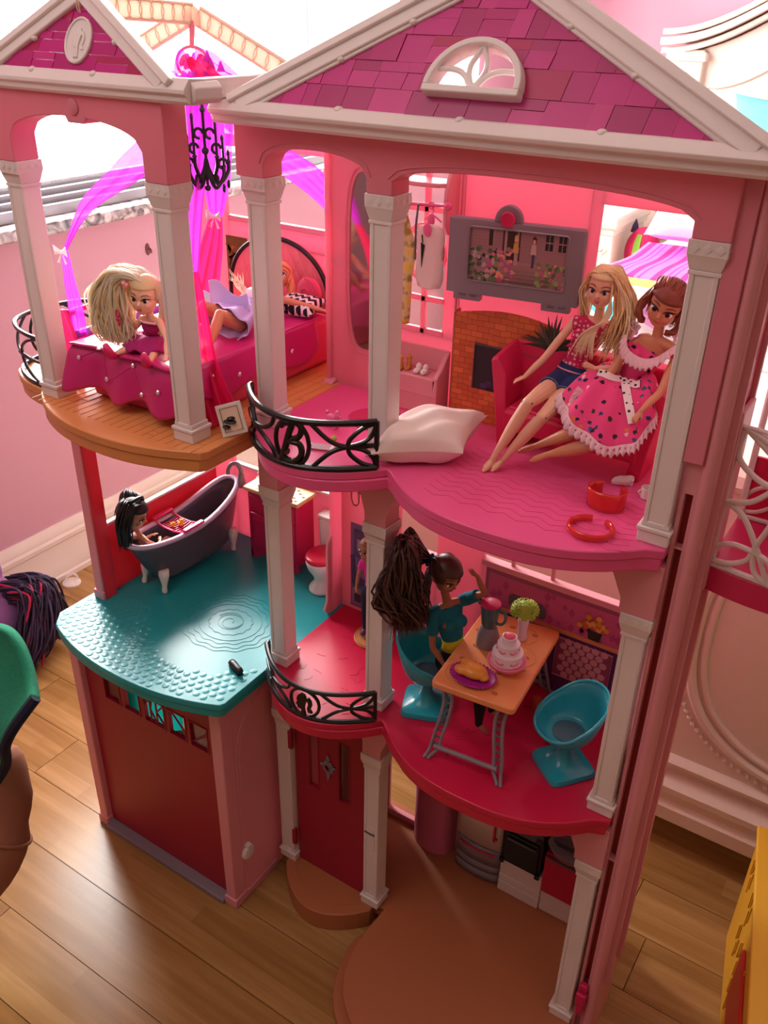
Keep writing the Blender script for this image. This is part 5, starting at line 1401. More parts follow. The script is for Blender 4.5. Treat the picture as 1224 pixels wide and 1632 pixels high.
# ---- sofa
sf = thing('toy_sofa', 'raspberry toy sofa with flared arms under the two seated dolls', 'sofa', (.275, .105, L2))
M_sofa = mat('raspberry_sofa_plastic', (222, 40, 92), rough=.42)
SY0, SY1 = .0830, .1275
def armpoly(y, s):
    return None
for s in (0, 1):
    def X(x): return x if s == 0 else .5535 - x
    def sec(y, tip, ztop, inner):
        # outline in x,z : foot, outer side flaring to the tip, inner slope down to the seat
        return [(X(.2065), y, L2 + .0006), (X(.2030), y, L2 + .030), (X(.1965), y, L2 + .070), (X(tip), y, ztop), (X(tip + .006), y, ztop + .003), (X(.2100), y, ztop - .010), (X(inner), y, L2 + .045), (X(.2160), y, L2 + .020), (X(.2190), y, L2 + .0006)]
    r_ = [sec(SY0 - .001, .1945, .7440, .2120), sec(SY0 + .004, .1935, .7450, .2130), sec(SY0 + .02, .1960, .7500, .2140), sec(SY1, .2000, .7570, .2150)]
    part(sf, 'arm', MB().loft(r_), M_sofa, bevel=.0012, seg=2)
part(sf, 'back', MB().prism([(SY1, L2 + .02), (SY1, .7580), (SY1 - .004, .7590), (SY1 - .012, .7560), (SY1 - .014, L2 + .030)], 'x', .2030, .3505), M_sofa, bevel=.0015)
part(sf, 'seat', MB().prism([(SY0 + .0005, L2 + .0165), (SY0 - .002, L2 + .020), (SY0 - .002, L2 + .036), (SY0 + .003, L2 + .0395), (SY1 - .008, L2 + .0365), (SY1 - .006, L2 + .0165)], 'x', .2120, .3415), M_sofa, bevel=.0015)
for x in (.2085, .3385): part(sf, 'foot', MB().prism([(x, L2 + .0004), (x + .0065, L2 + .0004), (x + .009, L2 + .02), (x - .002, L2 + .02)], 'y', SY0 - .0005, SY0 + .008), M_sofa, bevel=.0006)
# seat cushion roll at the left
cu_ = part(sf, 'seat_cushion', MB().box(.2150, .3380, SY0 + .001, SY1 - .014, L2 + .037, L2 + .0415), M_sofa, bevel=.002, seg=3)

# ---- big white pillow on the floor
wp = thing('floor_pillow', 'plump white cotton pillow lying on the pink living room floor', 'pillow', (.165, .02, L2))
part(wp, 'pillow_case', pillow_mb(.1660, .0240, L2 + .0215, .0430, .0345, .0215, Euler((math.radians(6), math.radians(-2), math.radians(33))).to_matrix() @ Matrix(((1, .42, 0), (0, 1, 0), (0, 0, 1))), puff=2.2, seed=7, wr=.10), mat('white_cotton', (246, 228, 220), rough=.85, bump=.06, bscale=200), smooth=180)

# ---- clear orange bracelets
M_brace = mat('clear_orange_plastic', (236, 48, 40), rough=.12, alpha=.82, coat=.5)
b1 = thing('orange_bracelet', 'clear orange cuff bracelet standing on its edge by the sofa', 'bracelet', (.341, .026, L2), 0, 'orange bracelets on the pink floor')
part(b1, 'cuff', MB().grid(40, 4, lambda u, v: (.3385 + .0155 * math.sin(math.radians(-150 + 300 * u)) * (1 + .05 * v), .0255 + .0125 * -math.cos(math.radians(-150 + 300 * u)), L2 + .0012 + .0165 * v)), M_brace, solid=.0014, smooth=180)
b2 = thing('orange_bracelet', 'clear orange open bracelet lying flat near the floor edge', 'bracelet', (.345, -.022, L2), 0, 'orange bracelets on the pink floor')
part(b2, 'hoop', MB().tube([(.3440 + .0175 * math.cos(math.radians(105 + 320 * k / 40)), -.0215 + .0165 * math.sin(math.radians(105 + 320 * k / 40)), L2 + .0036) for k in range(41)], .0030, 10, flat=.7), M_brace)
part(b2, 'clasp_tip', MB().ball((.3275, -.0165, L2 + .0036), .0032, .0026, .0032), M_brace)
# ---- white shoes and cup by the sofa foot
s1 = thing('doll_shoe', 'white doll shoe lying by the right sofa foot', 'shoe', (.335, .072, L2))
part(s1, 'upper', MB().loft([[(.3300 + .013 * t + w * .0048 * math.cos(a) * .35, .0660 + .0085 * t + w * .0046 * math.cos(a), L2 + .0052 + w * .0045 * math.sin(a)) for a in [2 * PI * k / 14 for k in range(14)]] for t, w in ((-.05, .3), (.05, .75), (.3, 1.05), (.6, 1.0), (.85, 1.15), (1.0, 1.0), (1.05, .6))]), M_white2, smooth=180)
part(s1, 'heel', MB().lathe([(.0016, 0.0004), (.0022, .006)], (.3435, .0745, L2), 10), M_white2)
s2 = thing('toy_cup', 'small white toy cup behind the right front column', 'cup', (.3625, .060, L2))
part(s2, 'cup_wall', MB().lathe([(.0040, .0004), (.0052, .001), (.0056, .0105), (.0048, .0105), (.0044, .002)], (.3625, .060, L2), 18), M_white2)
part(s2, 'handle', MB().tube([(.3575, .058, L2 + .008), (.3555, .057, L2 + .006), (.3575, .058, L2 + .003)], .0008, 6), M_white2)

# ---- clothes corner: shelf, rail, garments, shoe bin, round rug
cs = thing('wardrobe_shelf', 'pale pink toy wardrobe with curved top shelf and hanging rail by the grid window', 'wardrobe', (.095, .11, .86))
part(cs, 'top_shelf', MB().prism([(.0660, .128), (.0660, .108), (.0720, .0985), (.100, .096), (.120, .100), (.1270, .108), (.1270, .128)], 'z', .8840, .8880), M_palepink, bevel=.001)
part(cs, 'side_cheek', MB().prism([(.128, .905), (.118, .905), (.108, .892), (.104, .880), (.1040, .850), (.110, .842), (.128, .838)], 'x', .1235, .1275), M_palepink, bevel=.001)
rl = part(cs, 'rail', MB().tube([(.068, .103, .8660), (.126, .103, .8690)], .0016, 10), M_hotpink)
part(cs, 'rail_knob', MB().ball((.1290, .103, .8692), .0042, .0036, .0036), M_hotpink, rl)
hg = part(cs, 'rail_ring', MB().tube([(.1120 + .0028 * math.cos(t), .103, .8680 + .0028 * math.sin(t)) for t in [2 * PI * k / 14 for k in range(14)]], .0009, 6, closed=True), M_hotpink, rl)
def hanger(x, z): return MB().tube([(x, .103, z + .010), (x + .0015, .103, z + .006), (x, .103, z + .003), (x - .008, .103, z - .003)], .0008, 6).tube([(x, .103, z + .003), (x + .010, .103, z - .003)], .0008, 6).ball((x, .1015, z - .002), .0040, .0016, .0060, 10, 8)
g1 = thing('white_doll_top', 'white sleeveless doll top with black spike hanging from the pink rail', 'doll clothes', (.115, .10, .83), 0, 'doll clothes hanging on the pink rail')
part(g1, 'hanger', hanger(.1130, .8575), M_hotpink)
def garment(root, name, m, x, y, ztop, prof, th=.004, lean=.0):
    rings = []
    for z, w in prof:
        rings.append([(x + lean * (ztop - z) + w * math.copysign(abs(math.cos(a)) ** .8, math.cos(a)), y + th * math.sin(a) * (1 + .15 * math.sin(5 * a)), z) for a in [2 * PI * k / 24 for k in range(24)]])
    return part(root, name, MB().loft(rings), m, smooth=180)
M_wcloth = mat('white_knit', (240, 214, 208), rough=.9, bump=.15, bscale=400)
garment(g1, 'cloth', M_wcloth, .1150, .0985, .853, [(.852, .005), (.850, .0130), (.840, .0150), (.828, .0138), (.815, .0148), (.802, .0152), (.795, .0120), (.7935, .004)], .0048)
part(g1, 'neck_hole', MB().ball((.1140, .0935, .848), .0045, .0008, .0062, 12, 8), M_hotpink)
part(g1, 'black_spike', MB().prism([(.1078, .8360), (.1118, .8340), (.1090, .8130)], 'y', .0932, .0938).tube([(.1085, .0934, .843), (.1095, .0934, .836)], .0006, 5), M_black, smooth=0)
part(g1, 'armhole', MB().ball((.1288, .0985, .828), .0016, .0022, .0075, 10, 8), mat('shade_knit', (200, 150, 156), rough=.9))
g2 = thing('yellow_doll_dress', 'long yellow doll dress with olive print hanging beside the white column', 'doll clothes', (.095, .10, .80), 0, 'doll clothes hanging on the pink rail')
M_yel = mat('yellow_print_cloth', (232, 190, 70), rough=.85)
def yel():
    n, l, b = N(M_yel); tc = n.new('ShaderNodeTexCoord'); nz = n.new('ShaderNodeTexNoise'); nz.inputs['Scale'].default_value = 110; nz.inputs['Detail'].default_value = 1
    l.new(tc.outputs['Object'], nz.inputs['Vector']); cr = ramp(M_yel.node_tree, [(.3, (236, 196, 60)), (.48, (226, 204, 150)), (.6, (168, 140, 70))]); l.new(nz.outputs['Fac'], cr.inputs[0]); l.new(cr.outputs[0], b.inputs['Base Color'])
yel()
garment(g2, 'cloth', M_yel, .0860, .0985, .858, [(.858, .0020), (.850, .0050), (.838, .0095), (.828, .0125), (.815, .0120), (.800, .0085), (.780, .0080), (.765, .0070), (.755, .0060)], .0050, .02)
part(g2, 'hanger_hook', MB().tube([(.0995, .100, .8685), (.0985, .099, .850), (.0990, .0985, .818)], .0011, 6), M_greydark)
sbn = thing('shoe_bin', 'pale pink toy shoe shelf with raised back holding tiny shoes', 'shoe shelf', (.10, .115, L2))
part(sbn, 'front', MB().prism([(.0640, L2 + .001), (.1200, L2 + .001), (.1255, L2 + .040), (.0640, L2 + .040)], 'y', .1020, .1050), M_palepink, bevel=.0012)
part(sbn, 'shelf', MB().box(.0640, .1250, .1030, .1280, L2 + .0360, L2 + .0400), M_palepink, bevel=.001)
part(sbn, 'side', MB().prism([(.102, L2 + .001), (.128, L2 + .001), (.128, L2 + .064), (.112, L2 + .048), (.102, L2 + .041)], 'x', .1215, .1270), M_palepink, bevel=.001)
part(sbn, 'drawer_line', MB().box(.0640, .1245, .1010, .1022, L2 + .0215, L2 + .0230), M_palepink)
part(sbn, 'back_board', MB().box(.0640, .1250, .1262, .1285, L2 + .040, L2 + .064), M_palepink, bevel=.001)
M_gold = mat('gold_plastic', (206, 148, 66), rough=.3, metal=.35)
def shoe_pair(name, label, x, m, tall):
    t = thing(name, label, 'shoes', (x, .112, L2 + .0402), 0, 'doll shoes on the toy shoe shelf')
    for d in (-.0030, .0032):
        if tall: part(t, 'boot', MB().lathe([(.0028, 0), (.0032, .003), (.0022, .009), (.0030, .014), (.0026, .0145)], (x + d, .112 + d, L2 + .0402), 12).ball((x + d, .1085 + d, L2 + .0418), .0024, .0040, .0018, 10, 6), m, smooth=180)
        else: part(t, 'slipper', MB().ball((x + d * 1.3, .1105, L2 + .0430), .0034, .0060, .0030, 12, 8).ball((x + d * 1.3, .1135, L2 + .0460), .0030, .0036, .0042, 12, 8), m, smooth=180)
shoe_pair('doll_boots', 'pair of golden doll boots on the toy shoe shelf', .0830, M_gold, True)
shoe_pair('doll_slippers', 'pair of white doll slippers on the toy shoe shelf beside golden boots', .1030, M_white2, False)
rg = thing('round_rug', 'round raspberry rug behind the second white column of the living room', 'rug', (.083, .066, L2))
part(rg, 'disc', MB().lathe([(.0315, .0003), (.0320, .0012), (.0300, .0020), (.0275, .0016)], (.083, .064, L2), 40, sy=.86), M_magenta)
# ---- small toys behind the balcony railing
pd = thing('toy_poodle', 'tiny pink plastic poodle standing behind the balcony railing', 'toy dog', (.056, .022, L2))
M_pood = mat('poodle_pink', (240, 110, 160), rough=.4)
mb = MB().ball((.056, .022, L2 + .0105), .0072, .0042, .0046, 12, 8).ball((.0640, .0205, L2 + .0155), .0036, .0032, .0034, 12, 8).ball((.0675, .0195, L2 + .0148), .0022, .0014, .0014, 8, 6).tube([(.061, .0215, L2 + .012), (.0635, .0208, L2 + .0150)], .0020, 8).ball((.0490, .0235, L2 + .0150), .0020).tube([(.050, .0232, L2 + .012), (.0490, .0235, L2 + .0150)], .0008, 6).ball((.0636, .0205, L2 + .0185), .0024)
for x, y in ((.0515, .0205), (.0520, .0250), (.0605, .0195), (.0610, .0235)): mb.tube([(x, y, L2 + .009), (x, y, L2 + .0008)], .0011, 8).ball((x, y, L2 + .0020), .0017, .0017, .0016, 8, 6)
part(pd, 'body', mb, M_pood, smooth=180)
for y in (.0175, .0235): part(pd, 'ear', MB().ball((.0640, y, L2 + .0145), .0016, .0012, .0030, 8, 6), M_pood)
bl_ = thing('toy_ball', 'tiny lime green ball behind the balcony railing', 'ball', (.076, -.002, L2)); part(bl_, 'ball', MB().ball((.076, -.002, L2 + .0030), .0028), mat('lime_plastic', (170, 196, 60), rough=.4)); part(bl_, 'ball_cap', MB().ball((.076, -.002, L2 + .0056), .0010), MATS['lime_plastic'])
ph = thing('toy_phone', 'flat white toy phone lying behind the balcony railing', 'toy phone', (.075, -.022, L2), math.radians(20))
obj('case', MB().box(-.013, .013, -.0055, .0055, .0004, .0026), M_white2, ph, bevel=.001); obj('screen', MB().box(-.0095, .0095, -.0042, .0042, .0026, .0028), mat('screen_grey', (200, 180, 186), rough=.2), ph)

# ================================================================== bathroom of the toy house
M_lav = mat('lavender_plastic', (206, 186, 214), rough=.3)
M_tub = mat('smoky_tub_plastic', (96, 84, 96), rough=.28, alpha=.94)
tub = thing('toy_bathtub', 'dark smoky toy bathtub with lavender rim and white claw feet', 'bathtub', (-.231, .075, L1))
TX, TY0, TY1 = -.2300, -.0130, .1720
def tub_ring(s, h):
    """s: 0 bottom .. 1 rim"""
    out = []
    for k in range(40):
        a = 2 * PI * k / 40
        cy, sx = -math.cos(a), math.sin(a)
        hl = (.0955 if s > .99 else .064 + .0315 * s ** .8); hw = (.0270 if s > .99 else .0155 + .0115 * s ** .6)
        y = .0820 + hl * math.copysign(abs(cy) ** .85, cy) + (.008 * (1 - s)); x = TX + hw * math.copysign(abs(sx) ** .7, sx)
        t = (y - .0820) / .0955
        zr = .4315 + .0085 * max(0, -t) ** 2 + .024 * max(0, t) ** 1.6
        z = .3715 + (zr - .3715) * s
        out.append((x, y, z))
    return out
shell = MB().loft([tub_ring(s, 0) for s in (0, .04, .15, .35, .6, .85, 1.0)], cap=False)
shell.f.append(tuple(range(40))[::-1]); shell.mi.append(0)
part(tub, 'shell', shell, M_tub, solid=.0016, smooth=60)
rim = tub_ring(1.0, 0)
part(tub, 'rim', MB().tube(rim, .0034, 10, closed=True, up=(0, 0, 1), flat=1.25), M_lav)
for (x, y, sx, sy) in ((-.2140, .0215, 1, -1), (-.2480, .0235, -1, -1), (-.2110, .1500, 1, 1), (-.2480, .1480, -1, 1)):
    mb = MB().loft([[(x + dx + r_ * math.cos(a), y + dy + r_ * .8 * math.sin(a), z) for a in [2 * PI * k / 12 for k in range(12)]] for dx, dy, r_, z in ((0, 0, .0075, .3920), (0, -.001, .0078, .3850), (.001 * sx, -.002, .0058, .3780), (.0016 * sx, -.003, .0034, .3700), (.0022 * sx, -.0045, .0040, .3650), (.0024 * sx, -.0048, .0040, .3615), (.0024 * sx, -.0048, .0020, .3604))])
    part(tub, 'claw_foot', mb, M_white2, smooth=180)
tp = part(tub, 'tap', MB().tube(smooth_path([(-.2020, .1640, .462), (-.2015, .1640, .478), (-.2030, .1600, .4900), (-.2080, .1540, .4915), (-.2110, .1500, .4850), (-.2115, .1495, .4780)], 6), .0030, 10), M_grey, smooth=180)
part(tub, 'tap_base', MB().lathe([(.0052, .455), (.0055, .462), (.0040, .472), (.0030, .478)], (-.2020, .1640, 0), 14), M_grey, tp, smooth=180)
for k in range(3): part(tub, 'rivet', MB().ball((TX + .0262, .03 + .05 * k, .428 + (.004 if k == 2 else 0)), .0012), M_greydark)
# tray with ducks
ty = thing('bath_tray', 'hot pink bath tray laid across the tub', 'tray', (-.2300, .070, .437))
M_tray = mat('tray_pink', (230, 50, 120), rough=.35)
mb = MB()
for y in (.0540, .0845): mb.tube([(-.2590, y, .4375), (-.2520, y, .4340), (-.2400, y, .4305), (-.2220, y, .4305), (-.2080, y, .4335), (-.2010, y, .4375)], .0014, 8)
part(ty, 'side_rail', mb, M_tray)
for k in range(9):
    x = -.2480 + k * .0043; part(ty, 'slat', MB().tube([(x, .0540, .4308), (x, .0692, .4290), (x, .0845, .4308)], .0009, 6), M_tray)
for x, s in ((-.2580, -1), (-.2020, 1)): part(ty, 'hook_end', MB().box(x - .0035, x + .0035, .0520, .0865, .4368, .4400), M_tray, bevel=.0012)
M_duck = mat('duck_yellow', (250, 190, 60), rough=.35)
for nm, x, y, lab in (('rubber_duck', -.2265, .0700, 'yellow rubber duck with upright head on the pink bath tray'), ('rubber_duck', -.2325, .0620, 'low yellow duckling beside the bigger duck on the tray')):
    big = x > -.230; k = 1.0 if big else .8
    d = thing(nm, lab, 'toy duck', (x, y, .4300), 0, 'rubber ducks on the bath tray')
    part(d, 'body', MB().ball((x, y, .4335), .0046 * k, .0036 * k, .0032 * k, 12, 8).ball((x + .003 * k, y - .0005, .4385 if big else .4365), .0030 * k, .0028 * k, .0030 * k, 12, 8).tube([(x - .003, y, .434), (x - .0055 * k, y, .4362)], [.002, .0006], 8), M_duck, smooth=180)
    part(d, 'beak', MB().ball((x + .0062 * k, y - .0010, .4380 if big else .4360), .0014, .0012, .0007, 8, 6), mat('beak_orange', (240, 130, 40), rough=.4))
# vanity cabinet
va = thing('vanity_cabinet', 'raspberry vanity cabinet with tan perforated top in the bathroom', 'cabinet', (-.137, .166, L1))
part(va, 'carcase', MB().box(-.1780, -.0960, .1485, .1850, L1 + .012, .4650), M_magenta, bevel=.001)
part(va, 'plinth', MB().prism([(-.1780, L1 + .0005), (-.1690, L1 + .0005), (-.1660, L1 + .010), (-.1080, L1 + .010), (-.1050, L1 + .0005), (-.0960, L1 + .0005), (-.0960, L1 + .014), (-.1780, L1 + .014)], 'y', .1485, .1530), M_magenta, bevel=.0006)
part(va, 'plinth', MB().prism([(.1485, L1 + .0005), (.1560, L1 + .0005), (.1580, L1 + .010), (.1850, L1 + .010), (.1850, L1 + .014), (.1485, L1 + .014)], 'x', -.1780, -.1740), M_magenta, bevel=.0006)
for a, b in ((-.1740, -.1385), (-.1355, -.1000)):
    d = part(va, 'door', MB().box(a, b, .1464, .1490, L1 + .020, .4330), M_magenta, bevel=.0008)
    part(va, 'door_panel', MB().box(a + .006, b - .006, .1456, .1466, L1 + .028, .4250), M_magenta, d, bevel=.0006)
    part(va, 'knob', MB().ball(((b - .004) if a < -.15 else (a + .004), .1452, .412), .0016), M_silver, d)
for a, b in ((-.1740, -.1385), (-.1355, -.1000)): part(va, 'drawer', MB().box(a, b, .1464, .1490, .4370, .4590), M_magenta, bevel=.0008)
M_tan = mat('tan_plastic', (226, 186, 128), rough=.4)
part(va, 'top', MB().box(-.1825, -.0905, .1440, .1855, .4650, .4705), M_tan, bevel=.0015)
M_hole = mat('hole_brown', (120, 76, 44), rough=.7)
for x, y in ((-.120, .152), (-.120, .163), (-.106, .157), (-.106, .170), (-.113, .176), (-.097, .165), (-.099, .151), (-.134, .156)):
    part(va, 'peg_hole', MB().lathe([(.0024, 0), (.0024, .0003)], (x, y, .4705), 12, sy=.75), M_hole, smooth=0)
part(va, 'basin_print', MB().lathe([(.0145, 0), (.0145, .0004), (.012, .0002)], (-.164, .160, .4705), 24, sy=.7), mat('basin_white', (236, 226, 210), rough=.3))
gl = thing('clear_toy_bottle', 'small clear round bottle standing on the vanity top', 'bottle', (-.1655, .160, .4711))
part(gl, 'glass', MB().ball((-.1655, .160, .4775), .0062).lathe([(.0022, .4830), (.0020, .4880), (.0028, .4890)], (-.1655, .160, 0), 12), mat('clear_plastic', (244, 230, 224), rough=.05, alpha=.4), smooth=180)
part(gl, 'base_disc', MB().lathe([(.0040, 0), (.0040, .0008)], (-.1655, .160, .4711), 14), mat('clear_plastic_base', (214, 200, 196), rough=.2))
# toilet
to = thing('toy_toilet', 'white toy toilet with raspberry lid beside the vanity', 'toilet', (-.052, .150, L1))
cx, cy = -.0505, .1440
def oring(z, rx, ry, dy=0): return [(cx + rx * math.cos(a), cy + dy + ry * math.sin(a), z) for a in [2 * PI * k / 28 for k in range(28)]]
part(to, 'bowl', MB().loft([oring(L1 + .0005, .0175, .0215), oring(L1 + .004, .0178, .0218), oring(L1 + .012, .0120, .0160, .003), oring(L1 + .022, .0125, .0170, .002), oring(L1 + .034, .0185, .0225), oring(L1 + .043, .0215, .0250), oring(L1 + .046, .0215, .0250), oring(L1 + .047, .0190, .0225)]), M_white2, smooth=180)
part(to, 'lid', MB().loft([oring(L1 + .0472, .0212, .0248), oring(L1 + .0490, .0222, .0256), oring(L1 + .0515, .0216, .0250), oring(L1 + .0530, .0185, .0220)]), M_red, smooth=180)
part(to, 'tank', MB().prism(rounded([(-.0720, L1 + .030), (-.0290, L1 + .030), (-.0260, L1 + .088), (-.0750, L1 + .088)], .006), 'y', .1660, .1820), M_white2, bevel=.003)
part(to, 'tank_lid', MB().box(-.0760, -.0250, .1645, .1830, L1 + .0885, L1 + .093), M_white2, bevel=.0015)
# black shoe and shoe tip on the teal floor
for nm, x, y, a, lab in (('black_doll_shoe', -.0330, -.0480, -.35, 'small black doll shoe on the teal floor near the railing'),):
    t = thing(nm, lab, 'shoe', (x, y, L1), a); t.scale = (1.35, 1.35, 1.35)
    obj('upper', MB().loft([[(s + 0, w * .0034 * math.cos(q), .0038 + w * .0032 * math.sin(q)) for q in [2 * PI * k / 12 for k in range(12)]] for s, w in ((-.0090, .4), (-.0080, .9), (-.004, 1.05), (.002, .85), (.006, 1.0), (.0085, .8), (.0095, .3))]), M_black, t, smooth=180)
    obj('sole', MB().box(-.0085, .0088, -.0028, .0028, .0004, .0012), M_black, t, bevel=.0004)

# ================================================================== dining room of the toy house
# printed sideboard on the back wall
sbd = bpy.data.objects.new('sideboard_print', None); COL.objects.link(sbd); sbd.parent = house; sbd.empty_display_size = .02
SX0, SX1, sy = .1880, .3860, BY - .0012
M_purp = mat('print_purple', (92, 40, 96), rough=.45); M_mauve = mat('print_mauve', (206, 92, 140), rough=.45); M_pedge = mat('print_edge_grey', (160, 84, 112), rough=.45)
obj('card_backing', MB().box(SX0, SX1, sy, sy + .001, L1 + .001, .4900), M_pedge, sbd, smooth=0)
obj('card_wall', MB().box(SX0 + .004, SX1, sy - .0004, sy, L1 + .001, .4860), M_mauve, sbd, smooth=0)
rr = random.Random(6)
for k in range(26):
    x, z = rr.uniform(SX0 + .008, SX1 - .006), rr.uniform(.448, .482); w = rr.uniform(.002, .0045)
    obj('printed_leaf', MB().prism([(x - w, z), (x, z + w * 1.5), (x + w, z), (x, z - w * 1.5)], 'y', sy - .0007, sy - .0004), mat('print_mauve_dark', (186, 72, 122), rough=.45), sbd, smooth=0)
obj('cabinet', MB().box(.2080, .3860, sy - .0012, sy - .0004, L1 + .001, .4440), M_purp, sbd, smooth=0)
obj('cabinet_top', MB().box(.2060, .3860, sy - .0030, sy - .0004, .4420, .4465), mat('print_tan', (216, 140, 92), rough=.45), sbd, bevel=.0004)
M_circ = mat('print_pale_rose', (216, 150, 158), rough=.45); M_cap = mat('print_door_rose', (150, 74, 104), rough=.45)
for a, b in ((.2150, .2650), (.2790, .3420)):
    z0, z1 = .3850, .4360
    dd = obj('cabinet_door', MB().box(a, b, sy - .0016, sy - .0010, z0, z1), M_cap, sbd, smooth=0)
    obj('door_border', MB().tube([(a, sy - .0018, z0), (b, sy - .0018, z0), (b, sy - .0018, z1), (a, sy - .0018, z1)], .0009, 4, closed=True), M_circ, dd)
    n = 6 if b - a > .055 else 5; st = (b - a - .002) / n
    for j in range(7):
        for i in range(n):
            x = a + .001 + st * (i + .5 + (.25 if j % 2 else -.25)); z = z0 + .004 + j * .0074
            if not (a + .004 < x < b - .004): continue
            obj('printed_disc', MB().lathe([(.0042, 0), (.0042, .0003)], seg=12, M=Matrix.Translation((x, sy - .0017, z)) @ Matrix.Rotation(PI / 2, 4, 'X')), M_circ, dd, smooth=0)
# printed grey speaker and flower pot
obj('speaker', MB().prism(rounded([(.2220, .4500), (.2620, .4500), (.2635, .4600), (.2580, .4680), (.2200, .4680), (.2180, .4600)], .003), 'y', sy - .0018, sy - .0010), M_greydark, sbd, smooth=0)
for x in (.2290, .2410, .2530): obj('speaker_cone', MB().lathe([(.0034, 0), (.0034, .0004)], seg=14, M=Matrix.Translation((x, sy - .0018, .4590)) @ Matrix.Rotation(PI / 2, 4, 'X')), mat('print_charcoal', (60, 52, 58), rough=.5), sbd, smooth=0)
obj('flower_pot', MB().prism([(.3130, .4470), (.3250, .4470), (.3270, .4580), (.3110, .4580)], 'y', sy - .0018, sy - .0010), mat('print_dark_olive', (50, 50, 24), rough=.5), sbd, smooth=0)
for k in range(22):
    a = rr.uniform(0, PI); r_ = rr.uniform(.004, .017); x, z = .3190 + r_ * math.cos(a) * 1.1, .4600 + r_ * math.sin(a)
    obj('printed_petal', MB().prism([(x + .0034 * math.cos(t * 1.257), z + .0034 * math.sin(t * 1.257)) for t in range(5)], 'y', sy - .0024 - .00002 * k, sy - .0012), mat('print_marigold_%d' % (k % 3), [(226, 150, 50), (206, 110, 40), (238, 180, 90)][k % 3], rough=.5), sbd, smooth=0)
# printed purple corner card left of the dining room
pcd = bpy.data.objects.new('corner_print', None); COL.objects.link(pcd); pcd.parent = house; pcd.empty_display_size = .01
obj('print_panel', MB().box(.0050, .0600, BY - .0014, BY - .0002, L1 + .006, .4860), mat('print_violet', (120, 86, 136), rough=.45), pcd, smooth=0)
obj('print_window', MB().box(.0100, .0600, BY - .0018, BY - .0014, .4400, .4780), mat('print_deep_violet', (92, 56, 112), rough=.45), pcd, smooth=0)
obj('print_picture', MB().box(.0150, .0240, BY - .0022, BY - .0018, .4500, .4660), mat('print_lilac_grey', (170, 140, 170), rough=.45), pcd, smooth=0)
obj('print_chair', MB().prism([(.0052, .4400), (.0060, .4300), (.0075, .4000), (.0250, .4000), (.0270, .4080), (.0130, .4140), (.0100, .4420)], 'y', BY - .0024, BY - .0018), mat('print_indigo', (64, 50, 92), rough=.45), pcd, smooth=0)
obj('print_slate', MB().box(.0075, .0500, BY - .0022, BY - .0016, .3960, .4080), mat('print_teal_grey', (66, 96, 100), rough=.45), pcd, smooth=0)
obj('print_machine', MB().box(.0080, .0500, BY - .0020, BY - .0015, .3700, .3940), mat('print_grey_mauve', (150, 110, 130), rough=.45), pcd, smooth=0)
obj('print_machine_door', MB().box(.0110, .0220, BY - .0024, BY - .0020, .3740, .3860), mat('print_ink', (56, 44, 66), rough=.45), pcd, smooth=0)

# ---- table
tbl = thing('toy_dining_table', 'orange toy dining table on grey lattice trestle legs', 'table', (.2497, .040, L1), math.radians(5.3))
W, D_, zt = .0433, .0700, .0920
O = lambda name, mb, m, parent=None, **k: obj(name, mb, m, parent or tbl, **k)
O('table_top', MB().prism(rounded([(-W, -D_), (W, -D_), (W, D_), (-W, D_)], .006), 'z', zt - .0075, zt), M_table, bevel=.0014)
for sy_ in (-1, 1):
    for sx_ in (-1, 1):
        p = smooth_path([(sx_ * .0310, sy_ * .058, zt - .008), (sx_ * .0275, sy_ * .060, .065), (sx_ * .0290, sy_ * .064, .045), (sx_ * .0325, sy_ * .068, .025), (sx_ * .0345, sy_ * .0735, .008), (sx_ * .0375, sy_ * .0800, .0006)], 5)
        lg = O('leg', MB().tube([q + Vector((sx_ * .0042, 0, 0)) for q in p], .0018, 8).tube([q - Vector((sx_ * .0042, 0, 0)) for q in p[:-6]] + [p[-3], p[-1]], .0018, 8), M_grey)
        ck = MB()
        for i in range(1, len(p) - 7, 2):
            ck.tube([p[i] + Vector((.0040, 0, 0)), p[i + 1] - Vector((.0040, 0, 0))], .0008, 5).tube([p[i] - Vector((.0040, 0, 0)), p[i + 1] + Vector((.0040, 0, 0))], .0008, 5)
        o = O('leg_lattice', ck, M_greydark, lg); o['kind'] = 'stuff'
    O('stretcher', MB().tube([(-.0340, sy_ * .0730, .0140), (.0340, sy_ * .0730, .0140)], .0026, 8), M_grey)
O('apron', MB().box(-.034, .034, -.0590, .0590, zt - .0100, zt - .0074), M_table)
M_dent = mat('table_dent', (196, 106, 56), rough=.5)
for x, y in ((-.020, .040), (-.004, .052), (.012, .040), (.022, .050), (.026, .010), (-.026, .004), (-.030, -.022), (.010, -.026), (-.016, -.052), (.018, -.056), (-.034, .030), (.030, -.010)):
    O('peg_hole', MB().lathe([(.0036, 0), (.0036, .0003)], (x, y, zt), 14, sy=.7), M_dent, smooth=0)
for cx_, cy_, r_ in ((-.012, -.044, .024), (.014, .008, .020), (.004, .044, .020)):
    O('place_ring', MB().tube([(cx_ + r_ * 1.1 * math.cos(t), cy_ + r_ * .9 * math.sin(t), zt) for t in [2 * PI * k / 40 for k in range(40)]], .0005, 5, closed=True), M_table)
TM = Matrix.Translation((.2497, .040, L1)) @ Matrix.Rotation(math.radians(5.3), 4, 'Z')
ZT = L1 + zt + .0004

